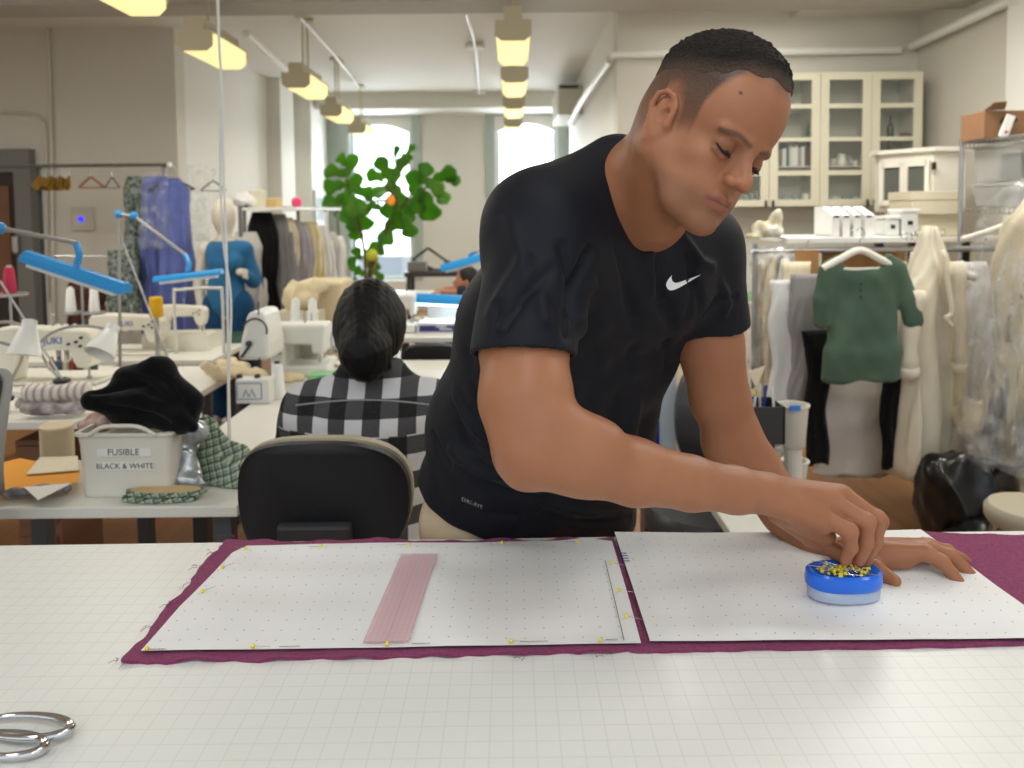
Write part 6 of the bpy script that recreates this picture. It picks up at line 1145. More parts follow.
Yg = 2.7; goose('upright white cone lamp nearest the left edge', at(30,320,Yg), at(24,355,Yg-.03), [at(5,400,2.9)+[0,0,0],at(9,385,2.9),at(22,352,2.8),at(-6,340,2.8),at(-14,326,2.8),at(8,322,2.75),at(27,327,Yg)])
goose('tilted white cone lamp in front of the nearest sewing machine', at(114,326,Yg+.1), at(99,354,Yg+.03), [at(62,382,3.0),at(46,362,3.0),at(40,344,2.95),at(58,330,2.9),at(84,326,2.85),at(112,330,Yg+.1)])
# blue task lamps
blue_lamp('bright blue linear lamp slanting down at the left, nearest of the blue ones', at(26,255,2.85), at(127,288,2.75), .03, arm=[at(-60,218,2.9),at(0,228,2.85),at(76,243,2.8)], base=at(-60,400,2.9), drop=.022, w=.032)
mb = MB(); mb.cyl(at(-60,218,2.9), [at(-60,218,2.9)[0],2.9,TZ3], .012, n=8); mb.build('lamp_post', lsil, bpy.data.objects['task_lamp'])
mb = MB(); mb.cyl(at(0,281,2.9), at(62,378,2.9), .004, n=6); mb.build('thread_rod', lsil, s1)
b1 = at(119,340,4.1); blue_lamp('teal-blue linear lamp hanging level before the blue dresses', at(155,279,3.9), at(222,271,3.9), .03, arm=[np.array([b1[0],4.1,TZ4-.03]),at(119,214,4.1),at(134,216,4.05),at(186,255,3.95)], base=(b1[0],4.1,TZ4-.03), drop=.016, w=.035)
mb = MB(); mb.cyl(at(120,236,4.15), at(168,358,4.15), .005, n=6); mb.build('brace_rod', lsil, bpy.data.objects['task_lamp.001'])
# white tube frame of a thread rack over the third row
p0, p1 = at(174,290,4.4), at(222,288,4.4); mb = MB(); mb.tube(spline([(p0[0],4.4,TZ4),(p0[0],4.4,p0[2]-.03),(p0[0]+.03,4.4,p0[2]),(p1[0]-.03,4.4,p1[2]),(p1[0],4.4,p1[2]-.04),(p1[0],4.4,TZ4)],6), .009, 8); mb.build('tube_frame', mat('frame_white', (214,212,204), .4), None, 'white bent-tube thread frame before the blue mannequin', 'frame', smooth='all')
# hanging white cable to the table
cb = mat('cable_white', (232,232,226), .4); cx_ = 2.45
wc0 = atz(229,420,TZ2); mb = MB(); mb.tube(spline([at(217,-40,cx_),at(219,40,cx_),at(222,90,cx_),at(223,160,cx_),at(226,240,cx_),at(228,330,cx_),[at(228,418,cx_)[0],cx_,TZ2+.002]],6), .0045, 8); o = mb.build('hanging_cable', cb, None, 'white cable dropping from the ceiling to the sewing table', 'cable', smooth='all')
mb = MB(); mb.tube(spline([at(222,90,cx_),at(220,160,cx_),at(223,240,cx_),at(231,300,cx_),at(229,380,cx_),[at(230,418,cx_)[0],cx_,TZ2+.002]],6), .0035, 8); mb.build('cable_strand', cb, o, smooth='all')
tc0 = at(217,-40,cx_); mb = MB(); mb.cyl(tc0, (tc0[0],tc0[1],ZC), .0045, n=8); mb.build('cable_strand', cb, o)
# -------- the woman's table
table('long white sewing table in front of the seated woman', at(196,430,2.5)[0], at(452,430,2.5)[0], 2.36, 3.9, TZ2, dw, name='sewing_table')
W2 = lambda px, py, z=0: atz(px, py, TZ2+z)
muslin = fabric('muslin2', (222,206,170))
p = W2(234,372); blob('muslin_pile', [cap(W2(212,372,.02),W2(262,376,.02),.03,.03,.04), cap(W2(222,362,.03),W2(246,366,.05),.03,.025,.03), cap(W2(206,366,.08),W2(226,378,.02),.02,.03,.03), cap(W2(262,384,.01),W2(300,378,.01),.02,.02,.03)], .008, muslin, 'cream muslin strewn on the white table left of the woman', 'cloth', amp=.010, fr=26, flat=TZ2+.001, rid=True)
p = W2(247,404); e = empty('thread_box', p, 'small white box with blue-lined front and scribbled mark on the white table', 'box'); zt_ = .095; xx0, xx1 = at(236,400,p[1])[0], at(262,400,p[1])[0]
mb = MB(); mb.bx(xx0,xx1+.03,p[1],p[1]+.08,TZ2+.001,TZ2+.095); mb.build('box', mat('box_white', (222,222,214), .5), e, bevel=.003)
mb = MB(); y_ = p[1]-.0015
for q_ in ((xx0+.004,xx1,TZ2+.018,TZ2+.0205),(xx0+.004,xx1,TZ2+.080,TZ2+.0825),(xx0+.004,xx0+.0065,TZ2+.018,TZ2+.0825),(xx1-.0025,xx1,TZ2+.018,TZ2+.0825)): mb.bx(q_[0],q_[1],y_,y_+.001,q_[2],q_[3])
mb.build('blue_border', jblue, e)
mb = MB(); mb.tube([(xx0+.028+t_*.012,y_,TZ2+.028+(.028 if t_%2 else 0)) for t_ in range(5)], .0018, 5); mb.build('scribbled_mark', jblue, e)
for px in (240,258): p2 = at(px,396,p[1]+.04); mb = MB(); mb.lathe((p2[0],p2[1],TZ2+.0952), [(.012,0),(.012,.012),(.004,.016)], 12); mb.build('knob', machd, e)
mb = MB(); p2 = W2(258,392); mb.cyl((p2[0],p2[1]+.03,TZ2+.095),(at(256,302,p2[1])[0],p2[1]+.03,at(256,302,p2[1])[2]),.003,n=6); mb.build('thread_rod', machd, e)
p = W2(278,398); cone(p, at(278,362,p[1])[2]-TZ2, .030, conew, 'tall white thread cone with a navy tip standing by the woman\'s shoulder', tip=mat('tip_navy', (40,44,90), .4))
# overlock machine and white household machines
def overlock(label, px0, px1, pyt, pyb, Y, dep=.22):
    a, b_, t_ = at(px0,pyb,Y), at(px1,pyb,Y), at(px0,pyt,Y); z0, z1 = max(a[2],TZ2+.001), t_[2]; e = empty('overlock_machine', ((a[0]+b_[0])/2,Y,z0), label, 'sewing machine'); w_ = b_[0]-a[0]; h_ = z1-z0; mm = mat('overlock_white', (226,225,218), .35)
    mb = MB(); mb.prism([(a[0],Y,z0),(b_[0],Y,z0),(b_[0],Y,z0+h_*.35),(a[0]+w_*.85,Y,z1),(a[0]+w_*.35,Y,z1),(a[0]+w_*.12,Y,z0+h_*.45)], (0,dep,0)); mb.build('machine_body', mm, e, bevel=.02)
    mb = MB(); mb.tube([(a[0]+w_*.58+.05*math.cos(t),Y-.004,z0+h_*.62+.05*math.sin(t)) for t in [PI*.9-PI*k/12 for k in range(13)]], .004, 6); mb.build('panel_groove', machd, e)
    mb = MB(); mb.tube([(a[0]+w_*.4,Y-.008,z0+h_*.30),(a[0]+w_*.15,Y-.008,z0+h_*.08)], .006, 6); mb.build('lever', machd, e); mb = MB(); mb.ball((a[0]+w_*.4,Y-.012,z0+h_*.36), .014, 8, 6); mb.build('dial', machd, e)
    return e
overlock('white overlock machine with a curved groove, left of the woman', 237, 270, 312, 361, 3.25)
def household(label, x0, y, z, w_, h_):
    e = empty('sewing_machine', (x0+w_/2,y,z), label, 'sewing machine'); mb = MB(); mb.prism([(x0,y,z),(x0+w_,y,z),(x0+w_,y,z+h_*.22),(x0+w_*.25,y,z+h_*.22),(x0+w_*.25,y,z+h_*.62),(x0+w_*.72,y,z+h_*.62),(x0+w_*.72,y,z+h_*.45),(x0+w_*.95,y,z+h_*.45),(x0+w_*.97,y,z+h_),(x0,y,z+h_)], (0,.14,0)); mb.build('machine_arm', mat('overlock_white', (226,225,218), .35), e, bevel=.012)
    mb = MB(); mb.bx(x0+w_*.05,x0+w_*.2,y-.003,y-.0005,z+h_*.45,z+h_*.85); mb.build('panel', mat('panel_grey', (150,152,150), .4), e); mb = MB(); mb.cyl((x0+w_*.8,y+.07,z+h_*.45),(x0+w_*.8,y+.07,z+h_*.23),.006,n=6); mb.build('needle_bar', steel, e)
    mb = MB(); mb.cyl((x0+w_*.55,y+.07,z+h_),(x0+w_*.55,y+.07,z+h_+.06),.004,n=6); mb.build('thread_pin', lsil, e); return e
household('white household sewing machine right of the overlock machine', at(270,355,3.5)[0], 3.5, TZ2+.001, .26, .24)
household('low white machine directly left of the woman\'s head', at(288,352,3.8)[0], 3.68, TZ2+.001, .24, .20)
p = W2(330,362); mb = MB(); mb.box((at(322,346,3.3)[0],3.3,TZ2+.032),(.11,.1,.062)); o = mb.build('notions_box', mat('box_mint', (140,196,140), .5), None, 'small mint green box with a teal disc beside the woman\'s ear', 'box', bevel=.003); mb = MB(); mb.lathe((at(322,346,3.3)[0]+.01,3.2485,TZ2+.03), [(.032,0),(.032,.001)], 20, axis=(0,-1,0)); mb.build('teal_disc', mat('disc_teal', (60,160,160), .5), o)
blob('fabric_scraps', [cap(W2(300,366,.01),W2(345,366,.01),.022,.022,.03), cap(W2(295,360,.02),W2(318,360,.02),.018,.02,.03)], .007, mat('scraps_mix', (214,202,176), .9, rgb2=(130,120,110), nscale=22), 'mottled heap of cloth scraps left of the woman\'s shoulder', 'cloth', amp=.008, fr=40, flat=TZ2+.001)
for i, px in enumerate((296,313)): p = at(px,324,3.9); cone(p, .13, .028, conew, ['left white cone of the pair behind the household machines','right white cone of the pair behind the household machines'][i]); o = bpy.data.objects['thread_cone' if False else [x.name for x in bpy.data.objects if x.name.startswith('thread_cone')][-1]]; mb = MB(); mb.cyl((p[0],3.9,TZ2-.0),(p[0],3.9,p[2]),.010,n=8)
mb = MB(); x0_, x1_ = at(288,325,3.9)[0], at(322,325,3.9)[0]; zz_ = at(296,324,3.9)[2]; mb.bx(x0_,x1_,3.8,3.98,TZ2+.001,zz_-.001); mb.build('cone_shelf', mat('overlock_white', (226,225,218), .35), None, 'small white block carrying the pair of cones behind the household machines', 'shelf', bevel=.008)
mb = MB(); mb.bx(at(298,300,5.3)[0],at(345,300,5.3)[0],5.2,5.6,.0,at(320,281,5.3)[2]); o = mb.build('covered_table', muslin, None, 'beige cloth-covered block behind the woman\'s head', 'table', bevel=.02)
z_ = at(320,281,5.3)[2]; blob('muslin_pile', [cap(at(292,292,5.1),at(318,288,5.15),.07,.07,.05), ell(at(300,300,5.1),(.12,.09,.08))], .012, muslin, 'loose cream muslin pile before the covered block', 'cloth', amp=.014, fr=20, rid=True)
mb = MB(); mb.bx(at(288,300,5.1)[0]-.05,at(322,300,5.1)[0],5.0,5.19,0,at(300,310,5.1)[2]); mb.build('cloth_crate', crb, None, 'pale crate under the loose muslin pile', 'crate')
# ================================================================ left rail, mannequin, far room
YH = 6.3; zr = at(90,165.5,YH)[2]; x0, x1 = at(-40,165,YH)[0], at(168,166,YH)[0]
chr_ = mat('rail_grey', (130,128,126), .3, .8); e = empty('clothes_rail', ((x0+x1)/2,YH,0), 'grey steel clothes rail at the left with dresses at its right end', 'clothes rack')
mb = MB(); mb.cyl((x0,YH,zr),(x1,YH,zr),.014,n=10); mb.build('rail', chr_, e); mb = MB(); mb.cyl((x1,YH,zr),(x1+.025,YH,zr),.022,n=12); mb.build('end_cap', wht, e)
for px in (-30,38.5,164): x = at(px,200,YH)[0]; mb = MB(); mb.cyl((x,YH+.02,0),(x,YH+.02,zr),.018,n=10); mb.build('upright', machd if px == 38.5 else chr_, e)
gold = mat('gold_metal', (176,140,60), .35, .7); wood = mat('hanger_wood', (150,106,66), .5)
for i in range(10):
    p = at(40+i*3.2, 166, YH); hanger((p[0],YH,zr-.075-.012*(i%3)), .13+(i%3)*.03, gold, 'small gold hanger bunched at the left of the rail', 'gold hangers on the left rail', ang=.9+i*.13, r=.010)
hanger((at(91,176,YH)[0],YH,zr-.085), .19, wood, 'brown wooden hanger alone on the left rail', ang=.15, r=.010)
o = hanger((at(112,178,YH)[0],YH,zr-.09), .11, machd, 'narrow dark wire hanger right of the wooden one', ang=.2, r=.005)
peri = fabric('periwinkle', (112,124,184), (92,104,166)); pat = mat('cloth_patterned', (150,158,150), .85, rgb2=(50,66,56), nscale=34, bump=.3)
def g6(px, y0, y1, Y, wpx, m, label, nm, cat, **k): p = at(px,y0,Y); q_ = at(px,y1,Y); return garment(nm, p, wpx/780*Y, p[2]-q_[2], k.pop('d',.08), m, label, cat, **k)
g6(139,176,322,YH-.05,26,pat,'long green and grey patterned dress left of the blue ones','hanging_dress','dress',seed=31,ang=.7,flare=1.5)
o = g6(155,176,330,YH-.1,24,peri,'periwinkle blue dress, left of the pair','hanging_dress','dress',seed=32,ang=.5,flare=1.4); film(o, at(155,172,YH-.2), .2, .6, .1, 44)
o = g6(172,178,338,YH-.15,30,peri,'periwinkle blue sleeveless gown, right of the pair','hanging_dress','dress',seed=33,ang=.15,flare=1.35,neck=.10,folds=5,amp=.35); hanger(at(172,178,YH-.15), .34, machd, 'dark hanger of the right periwinkle gown', ang=.15, r=.009)
g6(122,250,330,YH-.3,26,pat,'lower dark patterned skirt left of the patterned dress','hanging_skirt','skirt',seed=34,shoulder=False)
g6(86,282,330,YH,34,mat('cloth_rust', (96,50,40), .9, rgb2=(60,44,40), nscale=14),'dark rust garments behind the thread stand','hanging_garment','garment',seed=35,shoulder=False)
# film-wrapped pieces on a wall hook
o = g6(197,165,240,6.6,20,clearm,'clear-film wrapped garments hanging before the wall corner','hanging_garment','garment',seed=36,ang=.3); hanger(at(213,180,6.6), .2, machd, 'bare dark hanger right of the film-wrapped garments', ang=.4)
# thermostat box with a blue light
p = at(83,219,7.18); mb = MB(); mb.box(p,(.20,.03,.215)); o = mb.build('wall_panel_box', mat('panel_cream', (196,190,178), .5), None, 'square pale wall box with a glowing blue dot', 'wall box', bevel=.006)
mb = MB(); mb.lathe((p[0]-.01,p[1]-.016,p[2]), [(.026,0),(.024,.006),(.001,.008)], 20, axis=(0,-1,0)); mb.build('indicator_light', mat('led_blue', (40,40,255), .3, emit=1.6), o)
# mannequin
YM = 5.5; mx = at(225,240,YM)[0]; man_ = mat('mannequin_cream', (214,206,190), .45)
def m_(px, py, dy=0): return at(px, py, YM+dy)
e = empty('mannequin', (mx,YM,0), 'cream dress-shop mannequin in a blue top and trousers', 'mannequin')
def capS(a, b_, ra, rb=None, k=.02, kind='u'): return cap(a, b_, ra*1.12, (rb if rb is not None else ra)*1.12, k, kind)
def ellS(c, r_, k=.02, **kw): return ell(c, np.array(r_)*1.12, k=k, **kw)
mo = [ellS(m_(224,216),(.072,.088,.115)), capS(m_(225,232),m_(225,246),.042,.05,.03), capS(m_(208,250),m_(243,250),.05,.05,.05), capS(m_(225,255),m_(226,290),.10,.085,.05), capS(m_(226,290),m_(228,310),.08,.08,.05),
      capS(m_(204,250),m_(199,285),.038,.034,.02), capS(m_(199,285),m_(203,322,-.05),.034,.022,.015), ellS(m_(204,330,-.06),(.02,.022,.05),k=.01), capS(m_(245,250),m_(253,280,.05),.040,.034,.02), capS(m_(253,280,.05),m_(243,272,-.08),.032,.022,.015), ellS(m_(240,272,-.11),(.028,.018,.024),k=.01)]
for s in (-1,1): x = m_(228,310)[0]+s*.075; mo += [capS((x,YM,m_(228,310)[2]),(x+s*.02,YM-.02*s,.45),.07,.055,.05), capS((x+s*.02,YM-.02*s,.45),(x+s*.02,YM,.08),.055,.035,.03), capS((x+s*.02,YM,.05),(x+s*.03,YM-.13,.035),.035,.025,.02)]
for i in range(4): q0 = m_(203+i*1.6,334,-.06); mo.append(capS(q0, q0-np.array([0,.005,.04]), .007, .005, .004)); q0 = m_(243,269+i*2.6,-.12); mo.append(capS(q0, q0+np.array([.035,-.005,-.012]), .007, .006, .004))
v, f = sdf_mesh(mo, .008); npmesh('body', v, f, man_, e)
bt = fabric('blue_top', (52,112,156), (44,100,144)); bt2 = fabric('blue_trousers', (30,74,112), (24,62,98))
to = [capS(m_(214,250),m_(243,250),.050,.056,.05), capS(m_(225,256),m_(226,290),.112,.098,.05), capS(m_(226,290),m_(227,302),.10,.112,.05), capS(m_(243,250),m_(254,280,.05),.056,.050,.02), capS(m_(254,280,.05),m_(246,275,-.04),.048,.036,.015), ellS(m_(218,262,-.08),(.05,.05,.05),k=.04), ellS(m_(234,262,-.08),(.05,.05,.05),k=.04), capS(m_(225,225),m_(225,240),.05,.055,.01,'s')]
v, f = sdf_mesh(to, .008); N = vnormals(v, f); v = v+N*(.004*vnoise(v,30,2))[:,None]; npmesh('blue_top', v, f, bt, e)
tr = [capS(m_(216,303),m_(238,303),.085,.085,.04)]
for s in (-1,1): x = m_(228,310)[0]+s*.08; tr += [capS((x,YM,m_(228,308)[2]),(x+s*.02,YM-.02*s,.12),.088,.08,.03)]
v, f = sdf_mesh(tr, .010); N = vnormals(v, f); v = v+N*(.008*vnoise(v*[1,1,.3],26,4))[:,None]; npmesh('blue_trousers', v, f, bt2, e)
mb = MB(); mb.lathe((mx,YM,0), [(.19,0),(.19,.012),(.02,.02)], 28); mb.build('base_plate', steel, e)
# -------- receding garment rack beyond the mannequin
rk = empty('clothes_rail', (-2.35,7.0,0), 'packed clothes rail receding behind the mannequin', 'clothes rack')
ra, rb_ = at(240,207,5.9), at(338,222,9.0)
rb_[2] = ra[2]; mb = MB(); mb.cyl(ra, rb_, .014, n=8); mb.build('rail', chr_, rk)
for p in (ra, rb_): mb = MB(); mb.cyl((p[0],p[1],0),(p[0],p[1],p[2]),.016,n=8); mb.build('upright', chr_, rk)
yel_ = fabric('yellow_cream', (218,200,140), (232,222,190)); lil = fabric('lilac_grey', (176,172,182)); dg = fabric('mid_grey', (132,132,132))
LIST = [(246,232,335,5.95,34,lg,'pale grey bodice form just right of the mannequin',.2),(262,212,340,6.05,26,blk,'long black coat on the packed rail behind the mannequin',.6),(276,214,330,6.2,24,dg,'mid-grey garment right of the black coat',.7),(284,218,326,6.35,24,cream,'cream garment between two grey ones on the packed rail',.8),(291,220,324,6.5,22,gcl,'cool grey garment in the middle of the packed rail',.8),(299,224,322,6.8,22,lil,'lilac grey garment on the packed rail',.8),(309,222,322,7.1,24,yel_,'yellow and cream ruffled garment on the packed rail',.7),(319,226,322,7.4,22,wcl,'white garment right of the yellow one',.7),(328,232,320,7.8,22,lg,'pale garment near the far end of the packed rail',.7),(336,236,318,8.3,18,wcl,'white garment at the far end of the packed rail',.6)]
for k, (px, y0, y1, Y, w_, mm, lb, an) in enumerate(LIST): g6(px,y0,y1,Y,w_,mm,lb,'hanging_garment','garment',seed=50+k,ang=an,d=.10,slope=.12,neck=.14,sleeves='long' if k in (2,7) else None,slen=.6,sr=.05)
mb = MB(); p = at(300,240,6.9); mb.prism([p,p+[.05,0,.0],p+[.07,0,-.22],p+[.03,0,-.22]], (0,.01,0)); mb.build('yellow_scarf', mat('scarf_yellow', (226,190,40), .8), None, 'narrow bright yellow scarf draped on the packed rail', 'scarf')
# shelf above it with boxes
sb = MB(); sb.bx(at(238,208,5.9)[0]-.02,at(262,208,5.9)[0]+.25,5.9,7.5,at(250,207.5,5.9)[2]-.02,at(250,207.5,5.9)[2]); so = sb.build('rail_shelf', wht, None, 'white shelf above the packed rail', 'shelf'); zsf = at(250,207.5,5.9)[2]
for px in (242,): 
    for yy in (5.95,7.45): sb = MB(); sb.cyl((at(242,208,5.9)[0],yy,0),(at(242,208,5.9)[0],yy,zsf-.02),.014,n=8); sb.build('shelf_post', chr_, so)
for px, w_, h_, Y, mm, lb in ((254,.09,.13,5.95,crb,'beige box standing on the white shelf above the packed rail'),(270,.12,.08,6.5,mat('pile_yellow', (206,180,120), .8),'folded yellow-tan bundle on the white shelf')):
    p = at(px,205,Y); mb = MB(); mb.box((p[0],Y+.08,zsf+h_/2+.001),(w_,.15,h_)); mb.build('storage_box', mm, None, lb, 'box', bevel=.008)
p = at(283,216,6.2); mb = MB(); mb.ball((p[0],6.6,zsf+.046), .045, 12, 8); mb.build('pink_ball', mat('pink', (226,70,120), .6), None, 'small pink ball of yarn above the packed rail', 'ball', smooth=True)
blob('white_ruffles', [ell((at(243,200,5.9)[0],6.0,zsf+.05),(.10,.08,.06))], .012, wcl, 'crumpled white ruffles beside the mannequin\'s head', 'cloth', amp=.014, fr=36, flat=zsf+.001, rid=True)
# picture frame on the left wall by the pilaster
fx = XL+.27; pa = at(314,190,11.3); mb = MB(); mb.bx(fx,fx+.02,11.05,11.55,at(320,225,11.3)[2],at(320,190,11.3)[2]); o = mb.build('picture_frame', mat('frame_grey', (176,178,176), .5), None, 'small grey framed picture on the far pilaster', 'picture'); mb = MB(); mb.bx(fx+.0201,fx+.022,11.12,11.48,at(320,220,11.3)[2],at(320,198,11.3)[2]); mb.build('picture_sheet', mat('print_grey_dark', (110,118,112), .5), o)
# -------- fiddle-leaf fig by the window
leafm = mat('leaf_fig', (96,146,40), .32, rgb2=(48,92,30), nscale=3, spec=.5); nt, b = nodes(leafm)
try: b.inputs['Transmission Weight'].default_value = 0; 
except Exception: pass
mixs = nt.nodes.new('ShaderNodeMixShader'); tl = nt.nodes.new('ShaderNodeBsdfTranslucent'); tl.inputs[0].default_value = (*lin((130,190,30)),1); mixs.inputs[0].default_value = .42; out = nt.nodes['Material Output']; nt.links.new(b.outputs[0], mixs.inputs[1]); nt.links.new(tl.outputs[0], mixs.inputs[2]); nt.links.new(mixs.outputs[0], out.inputs[0])
YP = 10.2; pp = at(366,300,YP); e = empty('fiddle_leaf_fig', (pp[0],YP,0), 'tall fiddle-leaf fig plant in front of the far left window', 'plant'); q = lambda px, py, dy=0: at(px, py, YP+dy)
bark = mat('bark', (96,80,54), .8)
stems = [[(368,290),(370,265),(380,240),(392,222),(404,205),(412,190)],[(368,285),(376,255),(390,225),(398,200),(390,175)],[(366,288),(364,250),(358,220),(350,195),(345,170)],[(404,205),(420,192),(436,182)],[(398,200),(380,180)]]
for st_ in stems: mb = MB(); mb.tube(spline([q(*p) for p in st_], 5), [.022*(1-.6*i/(5*(len(st_)-1))) for i in range(5*(len(st_)-1)+1)], 8); mb.build('stem', bark, e, smooth=True)
LV = [(444,176,1,24,20),(452,180,.5,16,-20),(434,186,.8,22,-30),(441,194,.6,20,-50),(424,174,.9,22,60),(428,206,1.3,30,-80),(418,200,1,26,-100),(414,184,.9,26,80),(400,166,.9,22,70),(405,160,.7,16,60),(384,168,1.1,22,120),(376,176,.9,20,170),(392,180,1,24,90),(384,190,1,22,190),(398,196,1.1,26,-60),(390,206,1,24,-100),(406,212,1,24,-70),(396,220,1,24,-110),(388,232,1,26,-110),(380,244,.8,22,-100),(372,250,.6,18,-120),(408,226,.9,22,-80),(374,206,.7,16,170),
      (350,166,1,24,60),(342,160,.7,16,120),(336,172,.9,22,170),(334,186,.9,22,200),(352,182,1,22,20),(364,192,.9,22,-10),(346,196,1,22,-140),(333,202,1,24,190),(352,206,.9,22,-90),(362,206,.8,20,-40),(344,214,1,22,-120),(352,222,1.1,24,-90),(364,220,.8,22,-60),(356,230,.9,20,-90),(352,264,.6,16,110),(360,272,.5,14,150),(368,262,.5,14,60),(358,254,.5,14,120),(374,262,.7,18,-80),(378,275,.5,14,-60),(410,150,.5,12,70),(396,152,.5,12,80)]
rr = random.Random(9); mb = MB()
for (px, py, sc_, L_, a_) in LV:
    c_ = np.array(q(px, py, rr.uniform(-.35,.35))); s_ = L_/780*YP*.54; t = math.radians(a_+rr.uniform(-12,12)); ax = np.array([math.cos(t), rr.uniform(-.4,.4), math.sin(t)]); ax /= np.linalg.norm(ax); n0 = np.array([rr.uniform(-.5,.5),-1,rr.uniform(-.2,.7)]); sd = np.cross(ax, n0); sd /= np.linalg.norm(sd); nn = np.cross(sd, ax); base = c_-ax*s_
    prof = [(0,.05),(.12,.35),(.28,.52),(.42,.42),(.58,.62),(.75,.80),(.9,.62),(1.0,.06)]; vs = []
    for u, w_ in prof:
        for v_ in (-1,-.5,0,.5,1): vs.append(base+ax*u*2*s_+sd*v_*w_*s_*.95+nn*(.18*s_*abs(v_)*w_-.35*s_*u*u+.05*s_*math.sin(u*9)*v_))
    fs = [(i*5+j,i*5+j+1,i*5+j+6,i*5+j+5) for i in range(len(prof)-1) for j in range(4)]; mb.add(vs, fs)
    mb.add([base+nn*.0-ax*.0, base+sd*.012, base-ax*s_*.5, ], [(0,1,2)])
fo = mb.build('foliage', leafm, e, smooth='all', fixn=False, solid=.006)
mb = MB(); mb.lathe((pp[0],YP,0), [(.13,0),(.16,.04),(.19,.40),(.20,.47),(.185,.47),(.17,.42),(.01,.42)], 26); mb.build('pot', mat('pot_dark', (86,74,56), .7), e, smooth=True)
mb = MB(); mb.tube(spline([q(368,288),q(366,262),q(372,240)],5), .012, 6); mb.tube(spline([q(370,288),q(376,262),q(380,246)],5), .012, 6); mb.build('support_canes', mat('cane_yellow', (180,150,60), .6), e)
pt = MB(); pt.bx(pp[0]-.3,pp[0]+.3,YP-.25,YP+.25,-.0,.001)
mb = MB(); p = q(391,200,-.5); mb.ball(p,.05,10,8,sq=(1,.4,1.4)); mb.build('amber_ornament', mat('amber', (230,140,30), .3, emit=.3), e); mb = MB(); p = q(372,255,-.5); mb.ball(p,.075,12,8,sq=(1,.4,1)); mb.build('yellow_ornament', mat('ornament_yellow', (200,206,60), .4), e)
mb = MB(); mb.cyl(q(391,200,-.5),q(398,200),.003,n=5); mb.cyl(q(372,255,-.5),q(376,255),.003,n=5); mb.build('ornament_hook', lsil, e)
# -------- far dark table with desk lamp, mid tables with blue lamps
dkt = mat('table_dark', (60,58,58), .5)
table('narrow dark table by the far wall between the windows', at(404,272,9.6)[0], at(500,272,9.6)[0], 9.6, 10.1, at(430,272,9.6)[2], dkt, th=.06, lm=dkt, name='console_table')
zt9 = at(430,272,9.6)[2]; mb = MB(); p = at(417,268,9.7); mb.box((p[0],9.8,zt9+.06),(.24,.2,.12)); mb.build('storage_box', mat('box_grey_far', (120,116,110), .6), None, 'grey box on the far dark table', 'box', bevel=.01)
e = empty('desk_lamp', (at(432,270,9.8)[0],9.85,zt9), 'thin dark angled desk lamp on the far dark table', 'lamp'); P = [(at(412,262,9.8)[0]+.28,9.85,zt9+.01), at(412,260,9.85), at(428,248,9.85), at(448,262,9.85)]
for i in range(1,3): mb = MB(); mb.cyl(P[i],P[i+1],.018,n=8); mb.build('arm', dkt, e)
mb = MB(); mb.cyl(P[0],P[1],.018,n=8); mb.build('arm', dkt, e); mb = MB(); mb.lathe(P[0]-np.array([0,0,.009]), [(.08,0),(.08,.02),(.01,.03)], 14); mb.build('lamp_base', dkt, e); mb = MB(); mb.lathe(P[3], [(.01,.03),(.05,0),(.06,-.08),(.055,-.08),(.01,-.02)], 14); mb.build('lamp_shade', dkt, e)
YQ = 4.6; zq = at(430,336,YQ-.25)[2]; table('white work table with the lit blue lamp, right of the woman', at(396,336,YQ-.25)[0], at(560,336,YQ)[0], YQ-.3, YQ+.6, zq, dw, name='work_table')
a, b2 = at(413,297,YQ), at(515,302,YQ); blue_lamp('wide blue lamp with its tube glowing, right of the woman\'s head', a, b2, .03, arm=[np.array([b2[0]+.1,YQ+.1,zq]),b2+np.array([.1,.1,.15]),(a+b2)/2+np.array([.1,0,.09])], base=(b2[0]+.1,YQ+.1,zq), lit=True, drop=.028, w=.06)
area('tube_or_fill_light', (float((a[0]+b2[0])/2),YQ,float(a[2])-.06), .3,.05,1.2,(.8,.93,1))
a, b2 = at(441,268,5.9), at(498,252,5.9); blue_lamp('small blue lamp tilted above the far person\'s head', a, b2, .03, arm=[np.array([b2[0]+.25,6.0,.76]),b2+np.array([.25,.1,.12]),(a+b2)/2+np.array([.05,0,.06])], base=(b2[0]+.25,6.0,.76), drop=.03, w=.05)
table('work table where the far person sits', at(440,300,5.9)[0], at(560,300,5.9)[0], 5.9, 6.5, .76, dw, name='work_table')
a, c_ = at(418,335,YQ-.1), at(460,322,YQ-.1); pur = mat('box_indigo', (52,48,120), .45); mb = MB(); mb.bx(a[0],c_[0],YQ-.15,YQ+.05,zq+.001,c_[2]); o = mb.build('indigo_box', mat('box_rim', (206,206,204), .5), None, 'flat indigo-fronted box on the lamp-lit table', 'box'); mb = MB(); mb.bx(a[0]+.015,c_[0]-.01,YQ-.152,YQ-.1505,zq+.01,c_[2]-.012); o2 = mb.build('indigo_front', pur, o); mb = MB()
for i in range(2): mb.bx(a[0]+.11+.02*i,a[0]+.17+.03*i,YQ-.1535,YQ-.1522,zq+.035-.014*i,zq+.041-.014*i)
mb.build('pale_lettering', mat('white_print', (240,240,240), .5), o2)
a, c_ = at(428,320,YQ+.15), at(462,306,YQ+.15); mb = MB(); mb.bx(a[0],c_[0],YQ+.1,YQ+.32,zq+.001,c_[2]); mb.build('storage_bin', mat('bin_translucent', (186,188,186), .25, alpha=.5), None, 'clear plastic bin behind the indigo box under the lit lamp', 'bin', bevel=.01)
